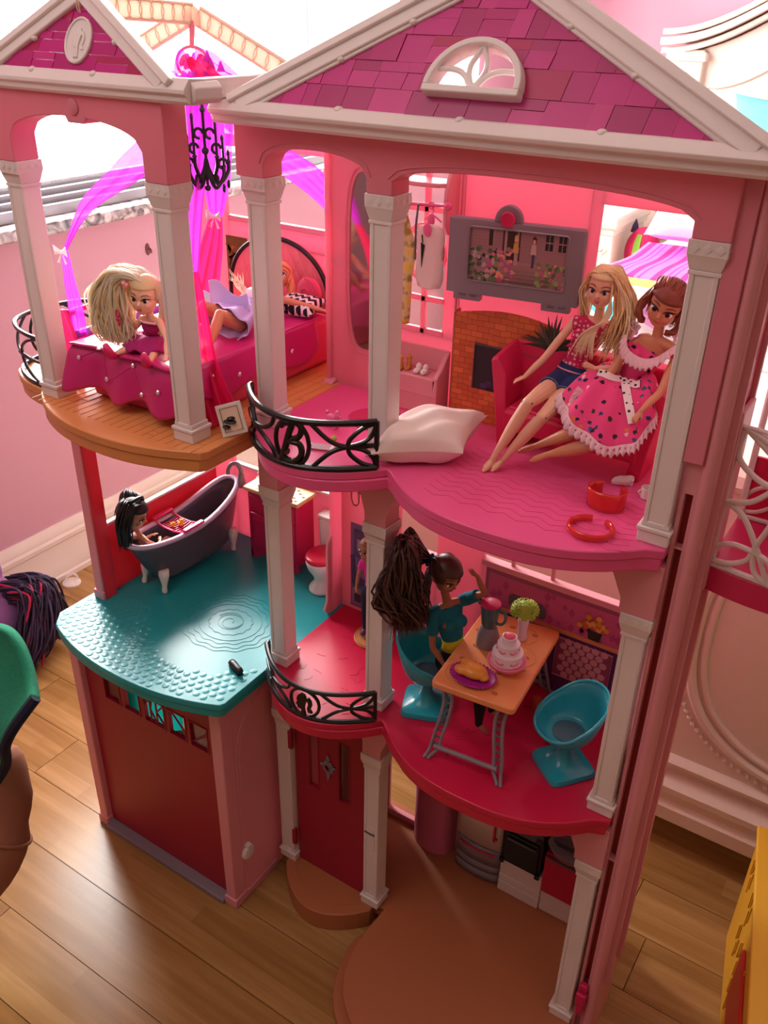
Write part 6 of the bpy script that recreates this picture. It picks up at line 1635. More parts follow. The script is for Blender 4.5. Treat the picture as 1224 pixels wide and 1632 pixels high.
# roast on a purple platter
def at_table(px, py): return TM @ Vector((px, py, 0))
q = Vector((.2450, -.0060, 0))
rp_ = thing('purple_platter', 'purple oval platter under the roast at the near end of the table', 'platter', (q.x, q.y, ZT))
obj('plate', MB().lathe([(.0150, 0), (.0200, .0016), (.0225, .0040), (.0215, .0044), (.0150, .0022)], seg=36, sx=1.05, sy=.82), mat('purple_plastic', (180, 40, 150), rough=.35), rp_)
bd = MB()
for k in range(34): bd.ball((.0236 * 1.0 * math.cos(2 * PI * k / 34), .0183 * math.sin(2 * PI * k / 34), .0042), .0012, .0012, .0010, 6, 4)
o = obj('beaded_rim', bd, MATS['purple_plastic'], rp_); o['kind'] = 'stuff'
ro = thing('toy_roast', 'golden toy roast chicken lying on the purple platter', 'toy food', (q.x, q.y, ZT + .0030))
M_roast = mat('roast_orange', (240, 150, 56), rough=.4, var=.25, bscale=160)
obj('body', MB().ball((0, 0, .0062), .0150, .0105, .0068, 20, 12).ball((-.010, .006, .0062), .0075, .0055, .0055, 14, 10).ball((-.011, -.005, .0058), .0075, .0050, .0052, 14, 10).ball((.012, -.001, .0040), .0052, .006, .0036, 12, 8).tube([(-.008, .007, .006), (-.0165, .0085, .0050)], [.004, .0018], 10).tube([(-.008, -.007, .006), (-.0170, -.0060, .0045)], [.004, .0018], 10).ball((.0, .0090, .0040), .0075, .0040, .0032, 12, 8), M_roast, ro, remesh=.0008, relax=3, smooth=180)
# blender
q = Vector((.2318, .0500, 0))
bn = thing('toy_blender', 'grey toy blender with magenta lid on the orange table', 'blender', (q.x, q.y, ZT))
obj('motor_base', MB().lathe([(.0118, 0), (.0122, .002), (.0115, .012), (.0085, .021), (.0078, .0235)], seg=28), M_grey, bn, smooth=50)
jar = obj('jug', MB().lathe([(.0070, .0235), (.0080, .026), (.0105, .050), (.0102, .050), (.0075, .027)], seg=28).prism([(-.0015, .046), (.0015, .046), (.0015, .0515), (-.0015, .0515)], 'x', -.0135, -.0095), mat('smoky_teal', (70, 100, 108), rough=.25), bn, smooth=50)
obj('handle', MB().tube(smooth_path([(.0098, 0, .047), (.0160, 0, .046), (.0175, 0, .038), (.0140, 0, .031), (.0086, 0, .0295)], 5), .0016, 8), MATS['smoky_teal'], jar, smooth=180)
obj('lid', MB().lathe([(.0102, .0500), (.0104, .0515), (.0085, .0525), (.002, .0528)], seg=28), M_magenta, bn, smooth=50)
# vase with lime flowers
q = Vector((.2570, .0790, 0))
vs = thing('toy_flower_vase', 'lilac white toy vase with lime green flower bunch on the table', 'vase', (q.x, q.y, ZT))
obj('vase_body', MB().lathe([(.0052, 0), (.0056, .002), (.0046, .010), (.0058, .022), (.0062, .027), (.0048, .027)], seg=20), mat('lilac_white', (232, 206, 222), rough=.3), vs, smooth=60)
rr = random.Random(12); fl = MB()
M_limef = mat('lime_flower', (186, 208, 70), rough=.5)
for k in range(60):
    z_ = rr.uniform(-.25, 1); a = rr.uniform(0, 2 * PI); s_ = math.sqrt(max(0, 1 - z_ * z_)); c = Vector((.0128 * s_ * math.cos(a), .0128 * s_ * math.sin(a), .0365 + .0095 * z_)); nrm = Vector((s_ * math.cos(a), s_ * math.sin(a), z_ * 1.1 + .2)).normalized()
    t1 = nrm.orthogonal().normalized(); t2 = nrm.cross(t1)
    f = MB()
    n5 = 5
    for i in range(n5):
        b0 = 2 * PI * i / n5; b1 = b0 + .45; b2 = b0 - .45
        f.add([c, c + (t1 * math.cos(b2) + t2 * math.sin(b2)) * .0026 + nrm * .0010, c + (t1 * math.cos(b0) + t2 * math.sin(b0)) * .0040 + nrm * .0016, c + (t1 * math.cos(b1) + t2 * math.sin(b1)) * .0026 + nrm * .0010], [(0, 1, 2, 3)])
    obj('flower_petals', f, M_limef, vs, solid=.0004)
obj('flower_core', MB().ball((0, 0, .0365), .0118, .0118, .0085), M_limef, vs)
# cake on a stand
q = Vector((.2655, .0260, 0))
ksd = thing('pink_cake_stand', 'pink footed cake stand under the white cake', 'cake stand', (q.x, q.y, ZT))
M_kpink = mat('cake_stand_pink', (246, 130, 160), rough=.35)
obj('stand_plate', MB().lathe([(.0180, .0075), (.0192, .0085), (.0196, .0110), (.0185, .0110), (.0175, .0095)], seg=36), M_kpink, ksd, smooth=50)
obj('stand_foot', MB().lathe([(.0105, 0), (.0108, .001), (.0070, .0035), (.0064, .0070), (.0090, .0078)], seg=28), M_kpink, ksd, smooth=50)
ck_ = thing('toy_cake', 'white three-tier toy cake with pink swags and pink top on the stand', 'toy food', (q.x, q.y, ZT + .0096))
M_icing = mat('cake_icing', (246, 226, 232), rough=.4)
tiers = []
for r_, z0_, z1_ in ((.0150, .0004, .0120), (.0108, .0124, .0220), (.0070, .0224, .0300)):
    p = []
    n_ = 5
    for i in range(n_ + 1):
        zz = z0_ + (z1_ - z0_) * i / n_; p += [(r_ + .0004 * (1 if i % 2 else -.4), zz)]
    p = [(r_ - .001, z0_)] + p + [(r_ - .0015, z1_ + .0004)]
    tiers.append(obj('cake_tier', MB().lathe(p, seg=32), M_icing, ck_, smooth=60))
obj('icing_top', MB().ball((0, 0, .0304), .0060, .0060, .0026, 16, 8), mat('cake_pink', (246, 110, 140), rough=.4), ck_)
for r_, z_, n_, t_ in ((.0152, .0070, 6, 0), (.0110, .0175, 6, 1)):
    for k in range(n_):
        a0 = 2 * PI * k / n_ + .4
        obj('icing_swag', MB().tube([(r_ * math.cos(a0 + .3 * s), r_ * math.sin(a0 + .3 * s), z_ - .0024 * (1 - s * s)) for s in [-1 + i / 4 for i in range(9)]], .0009, 6), MATS['cake_pink'], tiers[t_])

# ---- swivel bucket chairs
def bucket_chair(label):
    r = thing('toy_swivel_chair', label, 'chair', (0, 0, 0), 0, None)
    b = .0255
    prof = [(b, .0006), (b, .0030), (b - .0012, .0062), (.0170, .0085), (.0095, .0140), (.0062, .0220), (.0052, .0290), (.0056, .0340), (.0075, .0385), (.0110, .0420)]
    rings = []
    for rr_, z in prof:
        e = 7 if z < .0085 else 3.5 if z < .012 else 2.2
        rings.append([(rr_ * math.copysign(abs(math.cos(a)) ** (2 / e), math.cos(a)), rr_ * math.copysign(abs(math.sin(a)) ** (2 / e), math.sin(a)), z) for a in [2 * PI * (k + .5) / 32 for k in range(32)]])
    obj('pedestal', MB().loft(rings), M_tealchair, r, smooth=40)
    # bucket: front is -y; rim height follows angle
    def brim(a): # a=0 at the back (+y)
        c = (1 + math.cos(a)) / 2
        return .0565 + .036 * c ** 1.5 + .005 * math.exp(-((abs(a) - 1.25) / .5) ** 2)
    def bring(s):
        out = []
        for k in range(40):
            a = 2 * PI * k / 40
            zr = brim(a); z = .0445 + (zr - .0445) * s ** 1.7
            rad = .0165 + .0145 * s ** .6 + .004 * max(0, math.cos(a)) * s
            out.append((rad * 1.02 * math.sin(a), rad * .98 * math.cos(a) - (.004 * s if math.cos(a) < 0 else 0), z))
        return out
    sh = MB().loft([bring(s) for s in (0, .08, .2, .4, .6, .8, 1.0)], cap=False)
    sh.f.append(tuple(range(40))[::-1]); sh.mi.append(0)
    obj('bucket_seat', sh, M_tealchair, r, solid=.0018, smooth=60)
    obj('seat_rim', MB().tube(bring(1.0), .0016, 8, closed=True), M_tealchair, r)
    obj('seat_pad', MB().lathe([(.0150, .0446), (.0160, .0466), (.0120, .0474)], seg=24), mat('chair_pad_grey', (66, 104, 118), rough=.5), r)
    obj('swivel_plate', MB().lathe([(.0120, .0410), (.0160, .0428), (.0160, .0440)], seg=24), M_tealchair, r)
    return r
c1 = bucket_chair('teal swivel bucket chair standing empty right of the orange table')
c1.location = (.3380, .0260, L1 + .0002); c1.rotation_euler = (0, 0, math.radians(-38))
c2 = c1.copy(); COL.objects.link(c2); c2['label'] = 'teal swivel bucket chair left of the orange table behind the ponytail doll'
for ch_ in list(c1.children): cc = ch_.copy(); COL.objects.link(cc); cc.parent = c2
c1['group'] = c2['group'] = 'teal bucket chairs at the orange table'
c2.location = (.1770, .0250, L1 + .0002); c2.rotation_euler = (0, 0, math.radians(112))
# brown board lying under the table
bb = thing('brown_toy_bench', 'long orange brown toy bench under the far side of the table', 'toy bench', (.295, .075, L1))
mb = MB().slab([(-.004, -.030), (.004, -.030), (.004, .030), (-.004, .030)], Matrix.Translation((.2950, .070, L1 + .012)) @ Matrix.Rotation(math.radians(38), 4, 'Z'), -.001, .0016)
M_bench = mat('bench_brown', (190, 84, 56), rough=.5)
part(bb, 'seat_board', mb, M_bench, bevel=.0005)
for s in (-1, 1): part(bb, 'foot', MB().slab([(-.004, s * .026 - .0015), (.004, s * .026 - .0015), (.004, s * .026 + .0015), (-.004, s * .026 + .0015)], Matrix.Translation((.2950, .070, L1 + .0005)) @ Matrix.Rotation(math.radians(38), 4, 'Z'), 0, .0106), M_bench)

# ================================================================== kitchen of the toy house (ground floor)
M_appw = mat('appliance_white', (232, 214, 206), rough=.4)
fr = thing('toy_fridge', 'white toy fridge with grey freezer drawers and red handles in the kitchen', 'fridge', (.222, .116, L0))
part(fr, 'body', MB().box(.1900, .2530, .1075, .1270, L0 + .0006, .1900), M_greydark, bevel=.0008)
part(fr, 'door', MB().grid(12, 1, lambda u, v: (.1900 + .0630 * u, .1070 - .0045 * (1 - (2 * u - 1) ** 2), .0925 + .0965 * v)), M_appw, solid=.002)
for k, (a, b) in enumerate(((.0330, .0470), (.0480, .0610), (.0620, .0910))):
    part(fr, 'drawer', MB().grid(12, 1, lambda u, v: (.1900 + .0630 * u, .1068 - .0055 * (1 - (2 * u - 1) ** 2), a + (b - a) * v)), M_grey, solid=.002)
part(fr, 'drawer_handle', MB().tube([(.1960 + .051 * t, .1040 - .0060 * (1 - (2 * (.095 + .81 * t) - 1) ** 2), .0850) for t in [k / 10 for k in range(11)]], .0016, 8), M_red)
part(fr, 'door_handle', MB().tube([(.2430, .1030, .1090), (.2430, .1018, .1120), (.2430, .1018, .1460), (.2430, .1030, .1490)], .0015, 8).ball((.2450, .1032, .1140), .0022), M_red)
ov = thing('toy_oven', 'black toy oven over a white base between fridge and sink', 'oven', (.281, .116, L0))
part(ov, 'base', MB().box(.2545, .3110, .1040, .1270, L0 + .0006, .0870), M_appw, bevel=.0008)
part(ov, 'plinth_step', MB().box(.2545, .3110, .1020, .1045, L0 + .0006, .0480), M_appw, bevel=.0006)
part(ov, 'plinth_step', MB().box(.2545, .3110, .1030, .1045, .0480, .0600), M_appw, bevel=.0006)
part(ov, 'oven_body', MB().box(.2545, .3075, .1035, .1270, .0870, .1600), M_black, bevel=.0008)
part(ov, 'oven_door', MB().box(.2590, .3030, .1005, .1040, .0890, .1400), mat('oven_black', (16, 34, 38), rough=.2), bevel=.001)
part(ov, 'oven_handle', MB().tube([(.2620, .0985, .1330), (.3000, .0985, .1330)], .0013, 8), M_greydark)
for x in (.2560, .3045): part(ov, 'hinge_foot', MB().box(x - .0030, x + .0030, .1005, .1040, .0830, .0900), M_black, bevel=.0005)
part(ov, 'dial', MB().tube([(.3020 + .0036 * math.cos(t), .1000, .1490 + .0036 * math.sin(t)) for t in [2 * PI * k / 16 for k in range(16)]], .0011, 6, closed=True), M_black)
part(ov, 'dial_panel', MB().box(.2560, .3060, .1022, .1040, .1430, .1580), M_greydark, bevel=.0006)
sk = thing('toy_dishwasher', 'red toy dishwasher door under a grey sink bowl in the kitchen', 'dishwasher', (.332, .116, L0))
part(sk, 'base', MB().box(.3115, .3740, .1045, .1270, L0 + .0006, .0800), M_appw, bevel=.0008)
part(sk, 'door', MB().box(.3120, .3600, .1000, .1048, .0700, .1330), M_red, bevel=.0012)
part(sk, 'door_edge', MB().box(.3150, .3570, .0990, .1002, .1300, .1340), M_greydark, bevel=.0003)
part(sk, 'cabinet', MB().box(.3115, .3740, .1050, .1270, .0800, .1340), M_magenta, bevel=.0008)
part(sk, 'sink_bowl', MB().loft([[(.3380 + r_ * math.cos(a), .1080 + .6 * r_ * math.sin(a), z) for a in [2 * PI * k / 28 for k in range(28)]] for r_, z in ((.012, .1352), (.020, .1400), (.0265, .1520), (.0275, .1540), (.0255, .1540), (.018, .1450))]), M_grey, smooth=60)
part(sk, 'counter', MB().box(.3120, .3740, .1120, .1270, .1340, .1535), M_greydark, bevel=.0008)
# yellow toy crate at the right edge
yb = thing('yellow_crate', 'big yellow plastic toy crate with slotted side at the right edge', 'crate', (.62, .10, 0))
M_yc = mat('yellow_crate_plastic', (226, 168, 40), rough=.5)
yd = Vector((.19, -.98, 0)).normalized(); yn = Vector((-.98, -.19, 0)).normalized(); yo = Vector((.522, .225, 0))
MY = Matrix(((yd.x, 0, yn.x, yo.x), (yd.y, 0, yn.y, yo.y), (0, 1, 0, 0), (0, 0, 0, 1)))      # u along the side, w up, n out to the left
CW, CH, CD = .30, .192, .26
part(yb, 'side_panel', MB().slab(rounded([(0, .0006), (CW, .0006), (CW, CH), (0, CH)], .006), MY, -.006, 0), M_yc, bevel=.002)
part(yb, 'side_panel', MB().slab(rounded([(0, .0006), (CW, .0006), (CW, CH), (0, CH)], .006), MY, -CD, -CD + .006), M_yc, bevel=.002)
part(yb, 'back_panel', MB().slab([(0, .0006), (.006, .0006), (.006, CH), (0, CH)], MY, -CD + .006, -.006), M_yc)
part(yb, 'front_panel', MB().slab([(CW - .006, .0006), (CW, .0006), (CW, CH), (CW - .006, CH)], MY, -CD + .006, -.006), M_yc)
part(yb, 'lid', MB().slab([(-.004, CH), (CW + .004, CH), (CW + .004, CH + .006), (-.004, CH + .006)], MY, -CD - .004, .004), M_yc, bevel=.002)
M_slot = mat('slot_brown', (104, 60, 16), rough=.7)
for gx_, gz in ((.022, .150), (.070, .150), (.060, .082), (.095, .095), (.105, .045), (.150, .120)):
    for dx, dz in ((0, .0), (.009, .012), (.009, -.020), (.018, -.004)):
        part(yb, 'slot', MB().slab(rounded([(gx_ + dx, gz + dz), (gx_ + dx + .0035, gz + dz), (gx_ + dx + .0035, gz + dz + .020), (gx_ + dx, gz + dz + .020)], .0015), MY, -.0004, .0006), M_slot, smooth=0)
        part(yb, 'slot_lip', MB().slab([(gx_ + dx + .0035, gz + dz - .002), (gx_ + dx + .0055, gz + dz - .002), (gx_ + dx + .0055, gz + dz + .024), (gx_ + dx + .0035, gz + dz + .024)], MY, 0, .0016), M_yc, bevel=.0004)
part(yb, 'red_flap', MB().slab(rounded([(.130, .065), (.27, .065), (.27, .150), (.130, .150)], .006), MY, .0002, .004), mat('red_crate_flap', (196, 24, 24), rough=.4), bevel=.001)

# ================================================================== dolls
M_skin_l = mat('doll_skin_fair', (240, 186, 154), rough=.42, sss=.0)
M_skin_m = mat('doll_skin_tan', (214, 146, 108), rough=.42)
M_skin_d = mat('doll_skin_brown', (176, 112, 82), rough=.42)
M_eyew = mat('eye_white', (238, 230, 226), rough=.3)
M_iris = mat('eye_iris', (70, 84, 110), rough=.25); M_iris_b = mat('eye_iris_brown', (80, 46, 28), rough=.25)
M_pupil = mat('eye_pupil', (18, 12, 14), rough=.2)
M_brow = mat('brow_brown', (120, 76, 48), rough=.6)
M_lip = mat('lip_pink', (206, 84, 96), rough=.35)
def V(*a): return Vector(a)
class Head:
    def __init__(s, c, f, up, k=1.0, slim=1.0):
        s.c = Vector(c); s.f = Vector(f).normalized(); u = Vector(up); s.u = (u - s.f * u.dot(s.f)).normalized(); s.s = s.f.cross(s.u).normalized()   # s = doll's right hand side seen from behind
        s.k = k
        s.R = Matrix((s.s, s.f, s.u)).transposed()
        s.slim = slim
        # ellipsoids: (offset side,fwd,up) , radii
        s.parts = [((0, -.0005, .0030), (.0112, .0128, .0122)), ((0, .0030, -.0052), (.0088 * slim, .0088, .0098)), ((0, .0058, -.0100), (.0048 * slim, .0052, .0044))]
    def at(s, a, b, c): return s.c + (s.s * -a + s.f * b + s.u * c) * s.k
    def depth(s, a, c):
        best = -1
        for o, r in s.parts:
            q = 1 - ((a - o[0]) / r[0]) ** 2 - ((c - o[2]) / r[2]) ** 2
            if q > 0: best = max(best, o[1] + r[1] * math.sqrt(q))
        return best
    def build(s, mb):
        for o, r in s.parts: mb.ball(s.at(*o), r[0] * s.k, r[1] * s.k, r[2] * s.k, 20, 14, M=s.R)
        mb.tube([s.at(0, .0100, -.0002), s.at(0, .0118, -.0030), s.at(0, .0136, -.0048)], [.0011 * s.k, .0014 * s.k, .0013 * s.k], 8)
        for e in (-1, 1):
            mb.ball(s.at(e * .0108, -.0005, -.0020), .0014 * s.k, .0024 * s.k, .0034 * s.k, 10, 8, M=s.R)
            mb.ball(s.at(e * .0050, .0078, -.0045), .0036 * s.k, .0036 * s.k, .0036 * s.k, 10, 8, M=s.R)
        for z in (-.0078, -.0090): mb.ball(s.at(0, s.depth(0, z) - .0006, z), .0026 * s.k, .0012 * s.k, .0008 * s.k, 10, 6, M=s.R)
    def face(s, root, iris, lip, eye_k=1.0, brow=None):
        k = s.k
        for e in (-1, 1):
            x, z = e * .0047, -.0008
            d = s.depth(x, z) - .0003
            ey = obj('eye', shift(MB().ball(s.at(x, d, z), .0029 * k * eye_k, .0011 * k, .0018 * k * eye_k, 14, 8, M=s.R), root), M_eyew, root, smooth=180)
            obj('iris', shift(MB().ball(s.at(x, d + .0009, z), .0016 * k * eye_k, .0005 * k, .0016 * k * eye_k, 12, 8, M=s.R), root), iris, ey, smooth=180)
            obj('pupil', shift(MB().ball(s.at(x, d + .0013, z), .0009 * k * eye_k, .0003 * k, .0010 * k * eye_k, 10, 6, M=s.R), root), M_pupil, ey, smooth=180)
            obj('lash', shift(MB().tube([s.at(x + e * a * eye_k, s.depth(x + e * a * eye_k, z + b * eye_k) + .0006, z + b * eye_k) for a, b in ((-.0026, .0002), (-.0014, .0017), (.0004, .0022), (.0022, .0016), (.0040, .0014))], [.0003 * k, .0005 * k, .00055 * k, .0005 * k, .0002 * k], 6), root), M_pupil, ey)
            obj('brow', shift(MB().tube([s.at(x + e * a, s.depth(x + e * a, z + b) + .0001, z + b) for a, b in ((-.0026, .0040), (-.0006, .0050), (.0016, .0050), (.0036, .0040))], [.0003 * k, .00045 * k, .0004 * k, .0002 * k], 6), root), brow or M_brow, root)
        mo = obj('mouth', shift(MB().ball(s.at(-.0010, s.depth(.001, -.0076) - .0000, -.0076), .0015 * k, .0008 * k, .0006 * k, 10, 6, M=s.R).ball(s.at(.0010, s.depth(.001, -.0076), -.0076), .0015 * k, .0008 * k, .0006 * k, 10, 6, M=s.R).ball(s.at(0, s.depth(0, -.0090) - .0001, -.0089), .0021 * k, .0009 * k, .0008 * k, 10, 6, M=s.R), root), lip, root, smooth=180)
def shift(mb, root):
    l = root.location; mb.v = [(p[0] - l.x, p[1] - l.y, p[2] - l.z) for p in mb.v]; return mb

def limb(mb, pts, radii, seg=12):
    """chain with smooth interpolated radius"""
    P = smooth_path(pts, 5); n = len(P); R_ = []
    for i in range(n):
        t = i / (n - 1) * (len(radii) - 1); k = min(int(t), len(radii) - 2); f = t - k; f = f * f * (3 - 2 * f); R_.append(radii[k] + (radii[k + 1] - radii[k]) * f)
    mb.tube(P, R_, seg); mb.ball(P[0], R_[0], seg=12, rings=8); mb.ball(P[-1], R_[-1], seg=12, rings=8)
def hand(mb, wr, tip, palm_n, k=1.0, curl=.25, thumb=1):
    """palm, four unequal bent fingers and a thumb leaving the side near the palm base"""
    wr, tip, pn = Vector(wr), Vector(tip), Vector(palm_n)
    d = (tip - wr).normalized(); L = .0125 * k; pn = (pn - d * pn.dot(d)).normalized(); sd = d.cross(pn).normalized()
    R3 = Matrix((sd, d, pn)).transposed()
    c = wr + d * (.0032 * k)
    mb.ball(c, .0024 * k, .0036 * k, .0011 * k, 12, 8, M=R3)
    for q, (o, ln) in enumerate(((-.0019, .0046), (-.0006, .0054), (.0007, .0050), (.0019, .0038))):
        b = c + d * (.0024 * k) + sd * (o * k)
        m = b + d * (ln * .5 * k) - pn * (curl * ln * .12 * k) + sd * (o * .10 * k)
        e = b + d * (ln * k * (1 - curl * .25)) - pn * (curl * ln * .75 * k) + sd * (o * .22 * k)
        mb.tube([b - d * .001 * k, b, m, e], [.00062 * k, .00062 * k, .00058 * k, .00042 * k], 8); mb.ball(e, .00045 * k, seg=8, rings=6)
    b = wr + d * (.0016 * k) + sd * (thumb * .0016 * k)
    m = b + sd * (thumb * .0018 * k) + d * (.0018 * k) - pn * (.0004 * k); e = m + d * (.0022 * k) + sd * (thumb * .0004 * k) - pn * (.0006 * k)
    mb.tube([b, m, e], [.0008 * k, .0007 * k, .00048 * k], 8); mb.ball(e, .0005 * k, seg=8, rings=6)
def foot(mb, ank, toe, k=1.0):
    ank, toe = Vector(ank), Vector(toe); d = (toe - ank)
    mb.tube([ank, ank + d * .35, ank + d * .75, toe], [.0027 * k, .0031 * k, .0030 * k, .0016 * k], 10, flat=1.1)
    mb.ball(ank - d.normalized() * .0022 * k, .0025 * k); mb.ball(toe, .0018 * k)
    s = d.normalized().cross(Vector((0, 0, 1))).normalized()
    for j, o in enumerate((-.0020, -.0009, 0, .0010, .0018)): mb.ball(toe + s * o * k - d.normalized() * abs(o) * .5, .0009 * k, seg=8, rings=6)
def torso_rings(J, k, sc, grow=0.0, upto=None, cup=True):
    """elliptic sections hip..neck; lateral axis follows shoulders"""
    lat = (Vector(J['shL']) - Vector(J['shR'])).normalized()
    hip, wa, ch, ne = (Vector(J[n]) for n in ('hip', 'waist', 'chest', 'neck'))
    P = smooth_path([hip - (wa - hip) * .45, hip, wa, ch, ch.lerp(ne, .62), ne], 4); n = len(P)
    rx = [.0120, .0158, .0098, .0135, .0150, .0048]; ry = [.0085, .0108, .0078, .0095, .0070, .0046]
    rings = []
    for i, p in enumerate(P):
        t = i / (n - 1) * 5; q = min(int(t), 4); f = t - q; f = f * f * (3 - 2 * f)
        a = (rx[q] + (rx[q + 1] - rx[q]) * f) * k * sc + grow; b = (ry[q] + (ry[q + 1] - ry[q]) * f) * k * sc + grow
        tg = (P[min(i + 1, n - 1)] - P[max(i - 1, 0)]).normalized(); l2 = (lat - tg * lat.dot(tg)).normalized(); fr = tg.cross(l2)
        rings.append([p + l2 * (a * math.cos(x)) + fr * (b * math.sin(x)) for x in [2 * PI * m / 24 for m in range(24)]])
    front = -(P[-1] - P[0]).normalized().cross(lat).normalized()
    return rings, P, lat, front
def body(root, J, m, H_, k=1.0, sc=1.0, bust=True, feet=True, vox=.00055, curl=.3, palms=None, arm=1.0, leg=1.0):
    mb = MB()
    rings, P, lat, fr = torso_rings(J, k, sc)
    if fr.dot(H_.f) < 0: fr = -fr
    mb.loft(rings)
    if bust:
        ch = Vector(J['chest'])
        for e in (-1, 1): mb.ball(ch + lat * e * .0062 * k + fr * .0070 * k + (Vector(J['neck']) - ch) * .10, .0052 * k, seg=14, rings=10)
    ne = Vector(J['neck']); mb.tube([ne - (H_.c - ne) * .15, ne.lerp(H_.at(0, -.001, -.009), .5), H_.at(0, -.001, -.007)], [.0050 * k, .0043 * k, .0043 * k], 14)
    H_.build(mb)
    up = (ne - Vector(J['chest'])).normalized()
    for s in 'RL':
        sh, el, wr, ha = (Vector(J[q + s]) for q in ('sh', 'el', 'wr', 'ha'))
        mb.tube([ne - up * .003 * k, sh], [.0048 * k, .0046 * k], 10)
        limb(mb, [sh, sh.lerp(el, .5), el, el.lerp(wr, .45), wr], [.0046 * k * arm, .0040 * k * arm, .0033 * k * arm, .0033 * k * arm, .0022 * k * arm])
        pn = (palms or {}).get(s, H_.f)
        hand(mb, wr, ha, pn, k * 1.15, curl, 1 if s == 'R' else -1)
        if 'knee' + s in J:
            hp, kn, an, to = (Vector(J[q + s]) for q in ('hip', 'knee', 'ank', 'toe'))
            limb(mb, [hp, hp.lerp(kn, .5), kn], [.0095 * k * leg, .0082 * k * leg, .0057 * k * leg]); limb(mb, [kn, kn.lerp(an, .33), an], [.0057 * k * leg, .0060 * k * leg, .0029 * k * leg])
            if feet: foot(mb, an, to, k)
    return obj('body', shift(mb, root), m, root, remesh=vox, relax=4, smooth=180), P, lat, fr
def scalp(root, H_, m, front=.0045, low=-.002, grow=1.07, hairline=.0075):
    """hair cap over the skull, open over the face"""
    mb = MB(); o, r = H_.parts[0]; n1, n2 = 36, 22; g = grow
    vs = {}
    for i in range(n2 + 1):
        t = PI * i / n2
        for j in range(n1):
            a = 2 * PI * j / n1
            vs[i, j] = (r[0] * g * math.sin(t) * math.cos(a), o[1] + r[1] * g * math.sin(t) * math.sin(a), o[2] + r[2] * g * math.cos(t))
    def keep(p):
        if p[2] > hairline: return True
        lim = front if p[2] > low else front - (low - p[2]) * 1.2
        return p[1] < lim - abs(p[2] - hairline) * .15 and p[2] > -.0100
    idx = {}; V_ = []; F = []
    for i in range(n2):
        for j in range(n1):
            q = [(i, j), (i + 1, j), (i + 1, (j + 1) % n1), (i, (j + 1) % n1)]
            c = [sum(vs[x][d] for x in q) / 4 for d in range(3)]
            if not keep(c): continue
            f = []
            for x in q:
                if x not in idx: idx[x] = len(V_); V_.append(H_.at(*vs[x]))
                if idx[x] not in f: f.append(idx[x])
            if len(f) > 2: F.append(tuple(f))
    mb.add(V_, F)
    return obj('hair_cap', shift(mb, root), m, root, solid=.0016 * H_.k, smooth=180)
def strands(root, name, m, paths, r=.0006, seg=5, n=4):
    mb = MB()
    for p in paths:
        q = smooth_path(p, n); N_ = len(q)
        mb.tube(q, [r * (.75 + .5 * min(1, i / (N_ * .3))) if i < N_ * .7 else r * max(.12, 1.25 * (1 - (i / (N_ - 1) - .7) / .3)) for i in range(N_)], seg, caps=False)
    ms = m if isinstance(m, list) else [m]
    o = obj(name, shift(mb, root), ms[0], root, smooth=180); o['kind'] = 'stuff'
    return o
def garment_torso(root, name, J, k, sc, grow, m, i0, i1, sleeves=0.0, extra=None, vox=.0007, thick=None):
    rings, P, lat, fr = torso_rings(J, k, sc, grow)
    mb = MB().loft(rings[i0:i1])
    ne = Vector(J['neck'])
    if sleeves:
        for s in 'RL':
            sh, el = Vector(J['sh' + s]), Vector(J['el' + s]); up = (ne - Vector(J['chest'])).normalized()
            e = sh.lerp(el, sleeves); mb.tube([ne.lerp(sh, .55) - up * .002 * k, sh, sh.lerp(e, .5), e], [.0050 * k + grow * .6, .0054 * k + grow, .0050 * k + grow, .0048 * k + grow], 14)
    if extra: extra(mb, rings, P, lat, fr)
    return obj(name, shift(mb, root), m, root, remesh=vox, relax=3, smooth=180), rings, P

def hairmat(nm, c, var=.25):
    m = mat(nm, c, rough=.42, spec=.5, var=var, bscale=900, thin=.55 if 'platinum' in nm else 0); return m
M_blond = [hairmat('hair_blond_%d' % i, c) for i, c in enumerate([(238, 204, 148), (248, 222, 176), (222, 180, 120)])]
M_aub = [hairmat('hair_auburn_%d' % i, c) for i, c in enumerate([(126, 58, 38), (150, 76, 48)])]
M_dkbr = [hairmat('hair_dark_brown_%d' % i, c) for i, c in enumerate([(62, 34, 28), (82, 46, 36), (48, 26, 24)])]
M_blondlit = [hairmat('hair_platinum_lit_%d' % i, c, .08) for i, c in enumerate([(254, 244, 222), (255, 250, 236), (250, 230, 186)])]  # blond hair coloured near-white to imitate window light blowing it out
M_blk = [hairmat('hair_black_%d' % i, c) for i, c in enumerate([(22, 18, 20), (34, 28, 30)])]

def dots(nm, base, dot, scale, thr):
    m = mat(nm, base, rough=.8); n, l, b = N(m); tc = n.new('ShaderNodeTexCoord'); vo = n.new('ShaderNodeTexVoronoi'); vo.inputs['Scale'].default_value = scale; vo.inputs['Randomness'].default_value = .35
    l.new(tc.outputs['Object'], vo.inputs['Vector']); cr = ramp(m.node_tree, [(0, dot), (thr, base)], True); l.new(vo.outputs['Distance'], cr.inputs[0]); l.new(cr.outputs[0], b.inputs['Base Color']); return m

